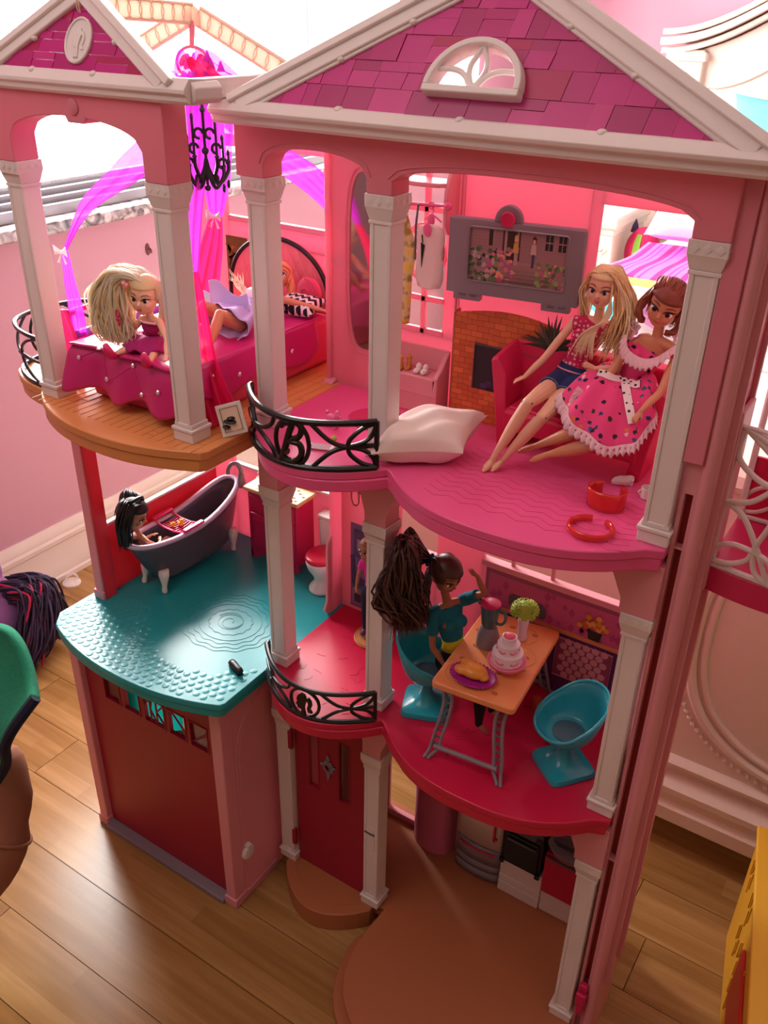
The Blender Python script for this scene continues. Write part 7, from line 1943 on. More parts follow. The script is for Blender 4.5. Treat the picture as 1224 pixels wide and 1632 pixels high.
# ---------------------------------------------------------------- blond doll on the sofa
J = dict(hip=(.2628, .106, .7320), waist=(.2655, .110, .7520), chest=(.2735, .110, .7735), neck=(.2815, .108, .7925),
         hipR=(.2555, .103, .7315), kneeR=(.2507, .046, .7271), ankR=(.2279, .031, .6705), toeR=(.2245, .0225, .6628),
         hipL=(.2718, .101, .7315), kneeL=(.2649, .046, .7171), ankL=(.2353, .036, .6705), toeL=(.2306, .0275, .6628),
         shR=(.2605, .107, .7862), elR=(.2423, .092, .7532), wrR=(.2291, .082, .7349), haR=(.2166, .078, .7278),
         shL=(.3005, .106, .7870), elL=(.3086, .098, .7553), wrL=(.2935, .082, .7570), haL=(.2850, .078, .7605))
d5 = thing('doll', 'blond doll in pink dotted top and denim shorts sitting on the sofa', 'doll', (.2628, .104, .6612), 0, 'fashion dolls in the dollhouse')
Hd = Head((.2838, .103, .8215), (.03, -1, -.06), (.06, 0, 1), 1.12)
_, P, lat, fr = body(d5, J, M_skin_l, Hd, .98, .96, palms={'R': V(0, -.3, 1), 'L': V(.3, -1, 0)})
Hd.face(d5, M_iris, M_lip)
# knee pins
for kx in (V(*J['kneeR']), V(*J['kneeL'])):
    for e in (-1, 1): obj('knee_pin', shift(MB().ball(kx + V(e * .0048, -.0028, .0014), .0009), d5), M_brow, d5)
garment_torso(d5, 'dotted_top', J, .98, .96, .0011, dots('pink_dotted_cloth', (206, 34, 96), (244, 196, 206), 250, .36), 6, 19, 0.0, lambda mb, r, P, la, f: ([mb.tube([Vector(J['neck']).lerp(Vector(J['sh' + s]), .45) + V(0, 0, -.003), Vector(J['sh' + s]) + V(0, 0, -.001)], [.0056, .0064], 14) for s in 'RL'], [mb.ball(Vector(J['chest']) + la * e * .0062 - V(0, .0076, -.002), .0062, seg=14, rings=10) for e in (-1, 1)]))
rings, P, la, f_ = torso_rings(J, .98, .96, .0017)
obj('top_hem', shift(MB().tube([p for p in rings[6]], .0008, 6, closed=True), d5), mat('hem_pale_pink', (236, 160, 180), rough=.8), d5)
M_denim = mat('denim', (36, 52, 104), rough=.85, bump=.3, bscale=900, var=.2)
mbs = MB().loft(rings[0:8])
for s in 'RL':
    hp, kn = Vector(J['hip' + s]), Vector(J['knee' + s]); e = hp.lerp(kn, .36); mbs.tube([hp - (kn - hp) * .15, hp.lerp(e, .5), e], [.0106, .0104, .0098], 16)
obj('denim_shorts', shift(mbs, d5), M_denim, d5, remesh=.0007, relax=3, smooth=180)
for s in 'RL':
    hp, kn = Vector(J['hip' + s]), Vector(J['knee' + s]); e = hp.lerp(kn, .36); t = (kn - hp).normalized(); a1 = t.orthogonal().normalized(); a2 = t.cross(a1)
    obj('shorts_seam', shift(MB().tube([e + (a1 * math.cos(x) + a2 * math.sin(x)) * .0099 for x in [2 * PI * q / 24 for q in range(24)]], .0005, 5, closed=True), d5), mat('denim_thread', (110, 124, 170), rough=.8), d5)
scalp(d5, Hd, M_blond[0], front=.0040, low=-.001, hairline=.0082)
rr = random.Random(31)
part_line = lambda t: Hd.at(-.0030, .0095 - .020 * t, .0125 + .003 * math.sin(PI * t))
for ci in range(3):
    ps = []
    for q in range(120):
        t = rr.random(); a = part_line(t * .8); j = lambda s=.0016: V(rr.uniform(-s, s), rr.uniform(-s, s), rr.uniform(-s, s))
        right = rr.random() < .68                                     # viewer's right: the long side
        if right:
            w = rr.random()
            b_ = Hd.at(.0105 + .004 * w, .006 - .017 * t, .006) + j(); c_ = Hd.at(.0135 + .009 * w, .006 - .020 * t, -.010) + j(.003); d_ = Hd.at(.0130 + .014 * w, .009 - .018 * t, -.026) + j(.004); e_ = Hd.at(.006 + .018 * w, .011 - .014 * t, -.040 - .014 * rr.random()) + j(.005)
            ps.append([a, Hd.at(.006, .0075 - .019 * t, .0135) + j(), b_, c_, d_, e_])
        else:
            w = rr.random()
            b_ = Hd.at(-.0118 - .001 * w, .004 - .014 * t, .004) + j(); c_ = Hd.at(-.0135 - .003 * w, .001 - .013 * t, -.008) + j(.002); d_ = Hd.at(-.0130 - .002 * w, -.004 - .008 * t, -.022) + j(.003); e_ = Hd.at(-.0090 - .004 * w, -.006, -.030 - .006 * rr.random()) + j(.003)
            ps.append([a, Hd.at(-.0085, .0070 - .017 * t, .0115) + j(.001), b_, c_, d_, e_])
    if ci == 1:
        for q in range(34):      # loose locks over the chest
            w = rr.random(); ps.append([Hd.at(.009, .009, .007), Hd.at(.0105, .0110, -.004), Hd.at(.008 + .004 * w, .0120, -.018), Hd.at(.004 - .010 * w, .0125 + .002 * w, -.034), Hd.at(.006 - .022 * w, .0120, -.050 - .006 * rr.random())])
    strands(d5, 'hair_strands', M_blond[ci], ps, .0007)
obj('hair_clip', shift(MB().tube([Hd.at(.0050, .0085, .0130), Hd.at(.0085, .0060, .0120), Hd.at(.0110, .0030, .0095)], [.0010, .0017, .0008], 8, flat=.6), d5), mat('turquoise_plastic', (30, 160, 176), rough=.4), d5)
obj('earring', shift(MB().lathe([(.0004, .004), (.0012, .002), (.0018, 0), (.0010, -.0012)], Hd.at(-.0112, .003, -.0085), 10), d5), mat('earring_pearl', (244, 226, 220), rough=.2), d5)

# ---------------------------------------------------------------- auburn doll in the flounced dress
J = dict(hip=(.3194, .104, .7280), waist=(.3185, .104, .7455), chest=(.3285, .104, .7690), neck=(.3365, .102, .7885),
         hipR=(.3110, .099, .7215), kneeR=(.2985, .056, .7105), ankR=(.2600, .052, .6860), toeR=(.2455, .049, .6775),
         hipL=(.3270, .096, .7205), kneeL=(.3120, .046, .7030), ankL=(.2735, .043, .6840), toeL=(.2618, .040, .6765),
         shR=(.3165, .102, .7795), elR=(.3034, .080, .7482), wrR=(.2875, .062, .7350), haR=(.2828, .056, .7285),
         shL=(.3575, .099, .7815), elL=(.3541, .074, .7523), wrL=(.3464, .056, .7398), haL=(.3427, .050, .7310))
d6 = thing('doll', 'auburn doll in flounced pink print dress beside the right white column', 'doll', (.3194, .10, .6612), 0, 'fashion dolls in the dollhouse')
Hd = Head((.3408, .0965, .8185), (.02, -.96, -.20), (.33, .1, 1), 1.22, 1.05)
_, P, lat, fr = body(d6, J, M_skin_m, Hd, 1.0, 1.0, palms={'R': V(-.5, -.5, .8), 'L': V(-.3, -1, .3)}, curl=.5)
Hd.face(d6, M_iris_b, mat('lip_soft', (196, 100, 92), rough=.4), 1.15)
# printed cloth
M_print = mat('pink_print_cloth', (240, 70, 136), rough=.8)
def prn():
    n, l, b = N(M_print); tc = n.new('ShaderNodeTexCoord')
    vo = n.new('ShaderNodeTexVoronoi'); vo.inputs['Scale'].default_value = 135; vo.inputs['Randomness'].default_value = .8
    nz = n.new('ShaderNodeTexNoise'); nz.inputs['Scale'].default_value = 420; nz.inputs['Detail'].default_value = 1
    l.new(tc.outputs['Object'], vo.inputs['Vector']); l.new(tc.outputs['Object'], nz.inputs['Vector'])
    ad = n.new('ShaderNodeMath'); ad.operation = 'MULTIPLY_ADD'; ad.inputs[1].default_value = .42; l.new(nz.outputs['Fac'], ad.inputs[0]); l.new(vo.outputs['Distance'], ad.inputs[2])
    lt = n.new('ShaderNodeMath'); lt.operation = 'LESS_THAN'; lt.inputs[1].default_value = .49; l.new(ad.outputs[0], lt.inputs[0])
    sp = n.new('ShaderNodeSeparateColor'); l.new(vo.outputs['Color'], sp.inputs[0])
    cr = ramp(n.id_data if hasattr(n, 'id_data') else M_print.node_tree, [(0, (40, 30, 60)), (.3, (50, 70, 120)), (.5, (60, 40, 50)), (.66, (240, 120, 60)), (.78, (250, 190, 210)), (.88, (70, 90, 140))], True); l.new(sp.outputs[0], cr.inputs[0])
    mx = n.new('ShaderNodeMix'); mx.data_type = 'RGBA'; mx.inputs['A'].default_value = (*s2l((240, 70, 136)), 1); l.new(lt.outputs[0], mx.inputs['Factor']); l.new(cr.outputs[0], mx.inputs['B']); l.new(mx.outputs['Result'], b.inputs['Base Color'])
prn()
_, rings, P = garment_torso(d6, 'bodice', J, 1.0, 1.0, .0012, M_print, 7, 16, 0, lambda mb, r, P, la, f: [mb.ball(Vector(J['chest']) + la * e * .0062 - V(0, .0076, -.002), .0064, seg=14, rings=10) for e in (-1, 1)])
for s in 'RL':
    sh, el = Vector(J['sh' + s]), Vector(J['el' + s])
    obj('puff_sleeve', shift(MB().tube([sh + (sh - el) * .05, sh.lerp(el, .14), sh.lerp(el, .27)], [.0050, .0068, .0056], 16), d6), M_print, d6, sub=1, smooth=180)
# full skirt: from the waist out over the lap, hem falls in front of the seat
wa = Vector(J['waist']) + V(0, 0, .002)
hem_pts = [(-.0450, -.032, -.0150), (-.0370, -.052, -.0230), (-.0200, -.064, -.0320), (.0020, -.066, -.0410), (.0220, -.060, -.0420), (.0340, -.048, -.0300), (.0350, -.028, -.0170), (.0300, -.006, -.0150), (.0200, .010, -.0150), (.0, .016, -.0150), (-.0200, .012, -.0150), (-.0360, -.006, -.0140)]
hp_ = [wa + V(*p) for p in hem_pts]
def hem(a):
    t = (a % 1) * len(hp_); i = int(t); f = t - i; n = len(hp_)
    p0, p1, p2, p3 = hp_[(i - 1) % n], hp_[i % n], hp_[(i + 1) % n], hp_[(i + 2) % n]
    return 0.5 * (2 * p1 + (p2 - p0) * f + (2 * p0 - 5 * p1 + 4 * p2 - p3) * f * f + (3 * p1 - p0 - 3 * p2 + p3) * f ** 3)
def skirt(u, v, grow=0):
    a = u; hm = hem(a); ang = 2 * PI * a
    q = (hm - wa); dirh = V(q.x, q.y, 0).normalized()
    top = wa + dirh * .0100
    p = top.lerp(hm, v); p.z += .0170 * math.sin(PI * min(1, v * .98)) * (1 - .15 * v)
    p += dirh * (.0024 * v * math.sin(ang * 9)) + V(0, 0, .0016 * v * math.sin(ang * 9 + 1.2))
    return p
obj('skirt', shift(MB().grid(110, 16, skirt), d6), M_print, d6, solid=.0010, smooth=180)
M_lace = mat('lace_trim', (246, 206, 214), rough=.9, bump=.6, bscale=900, alpha=.93)
def lace(u, v):
    p = skirt(u, .97); q = skirt(u, 1.0) - skirt(u, .9); d = q.normalized() if q.length > 1e-9 else V(0, 0, -1)
    w = .0085; ang = 2 * PI * u
    n_ = V(hem(u).x - wa.x, hem(u).y - wa.y, 0).normalized()
    return p + d * (w * v * (1 + .05 * math.sin(ang * 31))) + n_ * (.0017 * v * math.sin(ang * 52)) + V(0, 0, .0014 * v * math.cos(ang * 52) + .0012)
obj('skirt_lace', shift(MB().grid(420, 5, lace), d6), M_lace, d6, solid=.0005, smooth=180)
# lace flounce at the neckline, from shoulder to shoulder
nk = [(.3135, .0975, .7900), (.3150, .0905, .7840), (.3190, .0880, .7780), (.3270, .0865, .7745), (.3350, .0855, .7740), (.3430, .0860, .7770), (.3500, .0890, .7830), (.3560, .0960, .7890)]
NP = smooth_path(nk, 6)
def flounce(u, v):
    t = u * (len(NP) - 1); i = min(int(t), len(NP) - 2); p = NP[i].lerp(NP[i + 1], t - i)
    c = Vector((.3350, .102, .7800)); o_ = (p - c).normalized()
    return p + (o_ * .45 + V(0, -.25, -.75)) * (.0085 * v) + o_ * (.0014 * v * math.sin(u * 96)) + V(0, -.001, .0012 * v * math.cos(u * 96))
obj('neck_lace', shift(MB().grid(160, 5, flounce), d6), M_lace, d6, solid=.0006, smooth=180)
for c0 in ((.3160, .1000, .7935), (.3130, .0985, .7890), (.3560, .0985, .7925)):
    fl = MB()
    for k in range(3):
        fl.tube([V(*c0) + V((.0022 + .0014 * k) * math.cos(t) * (1 + .2 * math.sin(5 * t)), -.001 * k, (.0022 + .0014 * k) * math.sin(t) * (1 + .2 * math.sin(5 * t))) for t in [2 * PI * q / 24 for q in range(24)]], .0009, 6, closed=True)
    obj('lace_rosette', shift(fl, d6), M_lace, d6)
# white dotted ribbon belt with two tails
M_belt = dots('belt_dotted', (246, 226, 226), (50, 36, 44), 190, .24)
rb, P, la, f_ = torso_rings(J, 1.0, 1.0, .0026)
i_w = 8
bl = MB(); 
bl.loft([[p + (P[i_w + 1] - P[i_w]).normalized() * o_ for p in rb[i_w]] for o_ in (-.0030, -.0028, .0028, .0030)])
obj('belt', shift(bl, d6), M_belt, d6, smooth=60)
def on_skirt(u0, u1, v1, n=12): return [skirt(u0 + (u1 - u0) * k / n, .10 + (v1 - .10) * k / n) + V(0, -.0016, .0026) for k in range(n + 1)]
for u0, u1, v1 in ((.27, .36, .80), (.22, .06, .42), (.29, .42, .38)):
    q = on_skirt(u0, u1, v1); w_ = .0034
    rg_ = []
    for i, p in enumerate(q):
        t = (q[min(i + 1, len(q) - 1)] - q[max(i - 1, 0)]).normalized(); sd = t.cross(V(0, -.6, .8)).normalized()
        rg_.append([p - sd * w_, p + sd * w_, p + sd * w_ + V(0, .0003, -.0006), p - sd * w_ + V(0, .0003, -.0006)])
    obj('belt_tail', shift(MB().loft(rg_), d6), M_belt, d6)
obj('belt_knot', shift(MB().ball(skirt(.25, .08) + V(0, -.0016, .0016), .0030, .0022, .0030), d6), M_belt, d6)
# clear sheer cuff on the wrist
obj('sheer_cuff', shift(MB().lathe([(.0030, 0), (.0075, .010), (.0080, .014), (.0074, .014), (.0026, .0005)], seg=20, M=Matrix.Translation((.2845, .0590, .7300)) @ V(.5, .6, .62).to_track_quat('Z', 'Y').to_matrix().to_4x4()), d6), mat('sheer_tulle', (236, 206, 214), rough=.5, alpha=.28), d6)
scalp(d6, Hd, M_aub[0], front=.0050, low=-.004, grow=1.13, hairline=.0072)
for ci in range(2):
    ps = []
    for q in range(110):
        t = rr.uniform(-1, 1); j = lambda s=.0013: V(rr.uniform(-s, s), rr.uniform(-s, s), rr.uniform(-s, s))
        a = Hd.at(.0095 * t, .0095 - .006 * abs(t), .0105 - .006 * t * t) + j(.0008)
        ps.append([a, Hd.at(.0110 * t, .0050, .0165 - .006 * t * t) + j(), Hd.at(.0120 * t, -.004, .0165 - .005 * t * t) + j(), Hd.at(.0125 * t, -.0125, .007) + j(), Hd.at(.013 * t, -.015, -.008) + j(.003), Hd.at(.012 * t, -.014, -.020) + j(.004)])
    for q in range(130):
        e = rr.choice((-1, 1)); j = lambda s=.0016: V(rr.uniform(-s, s), rr.uniform(-s, s), rr.uniform(-s, s)); w = rr.random()
        ps.append([Hd.at(e * .0115, .001 - .006 * w, .006) + j(), Hd.at(e * (.0128 + .002 * w), .001 - .005 * w, -.003) + j(), Hd.at(e * (.0138 + .003 * w), .001 - .003 * w, -.009) + j(.0014), Hd.at(e * (.0125 + .002 * w), .003, -.0140) + j(.0016), Hd.at(e * (.0100 - .001 * w), .0025, -.0175) + j(.0016), Hd.at(e * (.0118 - .002 * w), -.0010, -.0205) + j(.002)])
    strands(d6, 'hair_strands', M_aub[ci], ps, .0008)

# ---------------------------------------------------------------- pony-tail doll at the table
J = dict(hip=(.1960, .0380, .4240), waist=(.1985, .0370, .4480), chest=(.1935, .0360, .4740), neck=(.1910, .034, .4990),
         hipR=(.1985, .0290, .4230), kneeR=(.2420, .0220, .4180), ankR=(.2440, .0200, .3720), toeR=(.2540, .0200, .3640),
         hipL=(.1970, .0450, .4230), kneeL=(.2430, .0480, .4180), ankL=(.2450, .0470, .3720), toeL=(.2550, .0480, .3640),
         shR=(.1815, .0190, .4900), elR=(.1875, .0140, .4520), wrR=(.2000, .0160, .4340), haR=(.2080, .0170, .4270),
         shL=(.2030, .0530, .4960), elL=(.2230, .0500, .5130), wrL=(.2190, .0400, .5370), haL=(.2095, .0330, .5480))
d4 = thing('doll', 'brunette doll with huge ponytail and teal shirt sitting at the orange table', 'doll', (.196, .036, L1), 0, 'fashion dolls in the dollhouse')
Hd = Head((.1885, .0300, .5340), (.86, -.24, -.30), (.25, 0, 1), 1.26, .95)
body(d4, J, M_skin_d, Hd, 1.0, .95, feet=True, palms={'R': V(0, -.3, 1), 'L': V(0, -1, 0)}, curl=.4)
Hd.face(d4, M_iris_b, mat('lip_brown', (170, 84, 76), rough=.4), 1.0)
M_tealc = mat('teal_jersey', (14, 118, 140), rough=.85, bump=.1, bscale=800)
garment_torso(d4, 'teal_shirt', J, 1.0, .95, .0017, M_tealc, 9, 19, .62, lambda mb, r, P, la, f: [mb.ball(Vector(J['chest']) + la * e * .0062 + V(.0078, -.002, .0020), .0072, seg=14, rings=10) for e in (-1, 1)])
rb, P, la, f_ = torso_rings(J, 1.0, .95, .0020)
obj('yellow_hem', shift(MB().loft([rb[7], rb[8], rb[9]]), d4), mat('yellow_jersey', (216, 206, 40), rough=.85), d4, smooth=180)
mbs = MB().loft(rb[0:8])
for s in 'RL':
    hp, kn, an = Vector(J['hip' + s]), Vector(J['knee' + s]), Vector(J['ank' + s]); limb(mbs, [hp, hp.lerp(kn, .5), kn], [.0106, .0094, .0068]); limb(mbs, [kn, kn.lerp(an, .35), an], [.0068, .0070, .0040])
obj('black_trousers', shift(mbs, d4), mat('black_cloth', (18, 16, 22), rough=.85), d4, remesh=.0008, relax=3, smooth=180)
scalp(d4, Hd, M_dkbr[1], front=.0085, low=-.001, grow=1.06, hairline=.0062)
TIE = Vector((.1670, .0350, .5400))
LF, CD = Vector((-.836, -.548, 0)), Vector((.40, -.90, .18))
obj('hair_tie', shift(MB().tube([TIE + V(.0016 * math.cos(t), .0052 * math.sin(t), .0062 * math.cos(t)) for t in [2 * PI * q / 20 for q in range(20)]], .0017, 8, closed=True), d4), M_tealc, d4)
rr = random.Random(44)
for ci in range(3):
    ps = []
    for q in range(60):
        t = rr.uniform(-1, 1); t2 = rr.uniform(0, 1); j = lambda s=.0008: V(rr.uniform(-s, s), rr.uniform(-s, s), rr.uniform(-s, s))
        ps.append([Hd.at(.0100 * t, .0105 - .014 * t2 - .004 * abs(t), .0085 - .012 * t2 * abs(t)) + j(.0005), Hd.at(.0115 * t, .000 - .006 * t2, .0150 - .016 * abs(t) * t2 - .004 * abs(t)) + j(), Hd.at(.009 * t, -.010, .0115 - .012 * abs(t) * t2) + j(), TIE + j(.002)])
    strands(d4, 'hair_strands', M_dkbr[ci], ps, .0008)
    ps = []
    for q in range(260):
        w = rr.uniform(-1, 1); h = rr.uniform(-1, 1); j = lambda s=.004: V(rr.uniform(-s, s), rr.uniform(-s, s), rr.uniform(-s, s))
        top = rr.random()
        b_ = TIE + LF * .008 + CD * (.006 + .006 * h) + V(0, 0, .008 + .008 * w) + j(.002)
        c_ = TIE + LF * (.016 + .012 * top) + CD * (.024 + .014 * h) + V(0, 0, .018 + .018 * w) + j(.004)
        d_ = TIE + LF * (.018 + .022 * top - .010 * w) + CD * (.036 + .016 * h) + V(0, 0, -.006 + .026 * w) + j(.005)
        e_ = TIE + LF * (.012 + .026 * top - .014 * rr.random()) + CD * (.036 + .018 * h) + V(0, 0, -.034 + .014 * w) + j(.006)
        g_ = TIE + LF * (.000 + .030 * top) + CD * (.030 + .018 * h) + V(0, 0, -.056 - .014 * rr.random()) + j(.007)
        ps.append([TIE + j(.002), b_, c_, d_, e_, g_])
    for q in range(40):      # the lock that falls behind the shoulder
        j = lambda s=.003: V(rr.uniform(-s, s), rr.uniform(-s, s), rr.uniform(-s, s))
        ps.append([Hd.at(rr.uniform(-.006, .008), -.012, -.004), Hd.at(.002, -.015, -.014) + j(), Hd.at(.004, -.014, -.028) + j(), Hd.at(.004, -.012, -.042) + j()])
    strands(d4, 'ponytail', M_dkbr[ci], ps, .0010)

# ---------------------------------------------------------------- little blond doll on the bed
dy = -.026
def sh_(p): return (p[0] + .018, p[1] + dy, p[2] + .013)
J = {k: sh_(p) for k, p in dict(hip=(-.1470, -.002, .7140), waist=(-.1440, -.006, .7230), chest=(-.1400, -.010, .7330), neck=(-.1365, -.013, .7450),
     hipR=(-.1530, -.006, .7125), kneeR=(-.1560, -.026, .7115), ankR=(-.1575, -.046, .7100), toeR=(-.1600, -.051, .7200),
     hipL=(-.1400, -.004, .7125), kneeL=(-.1260, -.022, .7115), ankL=(-.1130, -.042, .7095), toeL=(-.1110, -.047, .7195),
     shR=(-.1480, -.013, .7395), elR=(-.1600, -.016, .7270), wrR=(-.1660, -.024, .7180), haR=(-.1690, -.030, .7145),
     shL=(-.1260, -.011, .7395), elL=(-.1140, -.016, .7260), wrL=(-.1060, -.026, .7150), haL=(-.1020, -.031, .7130)).items()}
d1 = thing('doll', 'little doll with wild blond hair and magenta dress sitting on the bed', 'doll', (-.130, -.03, .7200), 0, 'fashion dolls in the dollhouse')
Hd = Head(sh_((-.1390, -.014, .7650)), (.34, -.93, -.08), (.10, 0, 1), 1.20, 1.15)
body(d1, J, M_skin_l, Hd, .82, .85, bust=False, feet=False, palms={'R': V(0, 0, 1), 'L': V(0, 0, 1)}, arm=1.0, leg=.80)
Hd.face(d1, M_iris_b, M_lip, 1.0)
M_magd = mat('magenta_knit', (170, 26, 108), rough=.85, bump=.4, bscale=500)
garment_torso(d1, 'bodice', J, .82, .85, .0012, M_magd, 6, 16)
wa2 = Vector(J['waist'])
def sk2(u, v):
    a = 2 * PI * u; r_ = .0085 + .0140 * v
    return wa2 + V(r_ * math.cos(a) * 1.25, r_ * math.sin(a) * 1.05 - .006 * v, -.0100 * v + .0022 * v * math.sin(8 * a) + .003 * math.sin(PI * v))
obj('skirt', shift(MB().grid(80, 10, sk2), d1), M_magd, d1, solid=.0012, smooth=180)
obj('collar', shift(MB().tube([Vector(J['neck']).lerp(Vector(J['chest']), .55) + V(.0105 * math.cos(t), .0075 * math.sin(t) - .001, -.001 * math.sin(t)) for t in [2 * PI * q / 24 for q in range(24)]], .0011, 6, closed=True), d1), mat('collar_pale', (246, 190, 206), rough=.8), d1)
for s in 'RL':
    an, to = Vector(J['ank' + s]), Vector(J['toe' + s])
    sh = obj('shoe', shift(MB().tube([an - V(0, -.001, .002), an + V(0, -.003, 0), an.lerp(to, .6) + V(0, -.003, 0), to + V(0, -.002, .002)], [.0036, .0046, .0044, .0026], 12), d1), mat('shoe_pink', (226, 36, 110), rough=.35), d1, smooth=180)
rr = random.Random(55)
scalp(d1, Hd, M_blondlit[2], front=.0050, low=-.001, grow=1.08, hairline=.0085)
for ci in range(3):
    ps = []
    for q in range(230):
        t = rr.random(); j = lambda s=.003: V(rr.uniform(-s, s), rr.uniform(-s, s), rr.uniform(-s, s)); w = rr.random(); h = rr.random()
        a = Hd.at(.001, .0080 - .019 * t, .0138) + j(.0008)
        # mass blown to the doll's right (viewer's left), falling to the bed
        b_ = Hd.at(-.011, .004 - .017 * t, .0125 + .004 * w) + j(.0015)
        c_ = Hd.at(-.020 - .014 * w, .002 - .018 * t, .013 - .010 * h) + j()
        d_ = Hd.at(-.022 - .026 * w + .006 * h, .004 - .014 * t, -.008 - .008 * h) + j(.005)
        e_ = Hd.at(-.014 - .030 * w, .008 - .010 * t, -.027 - .008 * h) + j(.006)
        f_2 = Hd.at(-.010 - .024 * w, .010 - .008 * t, -.040 - .004 * h) + j(.005)
        ps.append([a, b_, c_, d_, e_] + ([f_2] if h > .3 else []))
    for q in range(36):
        t = rr.random(); j = lambda s=.002: V(rr.uniform(-s, s), rr.uniform(-s, s), rr.uniform(-s, s))
        ps.append([Hd.at(.001, .008 - .019 * t, .0138), Hd.at(.0105, .003 - .014 * t, .007) + j(.001), Hd.at(.0130, -.001 - .010 * t, -.006) + j(), Hd.at(.0125, .000 - .008 * t, -.020) + j(.003), Hd.at(.012, .001, -.030) + j(.003)])
    strands(d1, 'hair_strands', M_blondlit[ci], ps, .0009)
obj('hair_flower', shift(MB().ball(Hd.at(-.0130, .006, .008), .0026).ball(Hd.at(-.0150, .005, .006), .0022).ball(Hd.at(-.0145, .007, .0095), .0022), d1), mat('hair_flower_pink', (246, 160, 170), rough=.7), d1)
kb = Hd.at(-.0190, .012, -.020)
obj('pink_hair_charm', shift(MB().tube([kb + V(.0022 * math.cos(t), 0, .0060 + .0034 * math.sin(t)) for t in [2 * PI * q / 16 for q in range(16)]], .0009, 6, closed=True).ball(kb, .0036, .0014, .0024, 10, 8).ball(kb + V(0, 0, -.004), .0015, .0011, .0030, 8, 6), d1), mat('charm_raspberry', (196, 40, 96), rough=.4), d1)

# ---------------------------------------------------------------- lying doll in lavender
J = dict(hip=(-.0930, .060, .7340), waist=(-.0980, .082, .7370), chest=(-.1040, .105, .7400), neck=(-.1090, .130, .7440),
         hipR=(-.1000, .056, .7325), kneeR=(-.1090, .026, .7540), ankR=(-.1080, -.006, .7265), toeR=(-.1100, -.018, .7250),
         hipL=(-.0860, .054, .7325), kneeL=(-.0800, .018, .7520), ankL=(-.0740, -.006, .7265), toeL=(-.0740, -.018, .7250),
         shR=(-.1290, .1230, .7410), elR=(-.1430, .1000, .7320), wrR=(-.1480, .0760, .7300), haR=(-.1490, .0640, .7280),
         shL=(-.0870, .1260, .7410), elL=(-.0640, .1340, .7370), wrL=(-.0430, .1390, .7340), haL=(-.0300, .1410, .7330))
d2 = thing('doll', 'doll in lavender dress lying on the toy bed with knees raised', 'doll', (-.095, .07, .7200), 0, 'fashion dolls in the dollhouse')
Hd = Head((-.1080, .1480, .7580), (.42, -.62, .62), (-.15, .75, .65), 1.05)
body(d2, J, M_skin_m, Hd, .95, .95, palms={'R': V(0, 0, 1), 'L': V(0, 0, 1)})
Hd.face(d2, M_iris, M_lip)
M_lavd = mat('lavender_satin', (190, 180, 232), rough=.55, bump=.15, bscale=300)
garment_torso(d2, 'bodice', J, .95, .95, .0013, M_lavd, 5, 17)
def sk3(u, v):
    a = 2 * PI * u; c = Vector(J['waist']).lerp(Vector((-.0900, .034, .7360)), v); r_ = .0105 + .0130 * v
    z = c.z + r_ * .80 * math.sin(a) + .002 * v * math.sin(7 * a)
    return V(c.x + r_ * 1.25 * math.cos(a), c.y + .004 * v * math.cos(3 * a), max(z, .7225))
obj('skirt', shift(MB().grid(60, 10, sk3), d2), M_lavd, d2, solid=.0010, smooth=180)
# skirt flap turned up over the waist
obj('skirt_flap', shift(MB().grid(16, 10, lambda u, v: V(-.1250 + .040 * u + .006 * v, .052 + .014 * u - .004 * v, .7420 + .030 * (1 - v) * (1 - .45 * u) + .004 * math.sin(7 * u))), d2), M_lavd, d2, solid=.0010, smooth=180)
obj('flap_lining', shift(MB().grid(12, 8, lambda u, v: V(-.1290 + .028 * u, .047 + .012 * u, .7380 + .024 * (1 - v) * (1 - .5 * u))), d2), mat('pale_blue_lining', (196, 216, 240), rough=.6), d2, solid=.0008, smooth=180)
scalp(d2, Hd, mat('hair_peach', (232, 150, 100), rough=.5, var=.2, bscale=800), front=.0050, hairline=.0080)
rr = random.Random(66); ps = []
for q in range(110):
    t = rr.random(); e = rr.choice((-1, 1, 1)); j = lambda s=.003: V(rr.uniform(-s, s), rr.uniform(-s, s), rr.uniform(-s, s))
    p = [Hd.at(0, .007 - .018 * t, .0135), Hd.at(e * .0105, .002 - .012 * t, .006) + j(.001), Hd.at(e * .0150, -.006, -.006) + j(), Hd.at(e * .018, -.010, -.016) + j(.004)]
    ps.append([V(a.x, a.y, max(a.z, .7265)) for a in map(Vector, p)])
strands(d2, 'hair_strands', MATS['hair_peach'], ps, .0009)
ps = [[V(-.1160, .100, .7440), V(-.1220 + rr.uniform(-.01, .01), .096, .7560), V(-.124 + rr.uniform(-.016, .012), .092, .7640 + rr.uniform(0, .012))] for q in range(16)]
strands(d2, 'stray_hair', M_blondlit[0], ps, .0004)
obj('white_collar', shift(MB().ball((-.1010, .098, .7520), .0130, .0085, .0065, 16, 10), d2), mat('white_fluff', (246, 238, 236), rough=.9, bump=.4, bscale=400), d2, smooth=180)

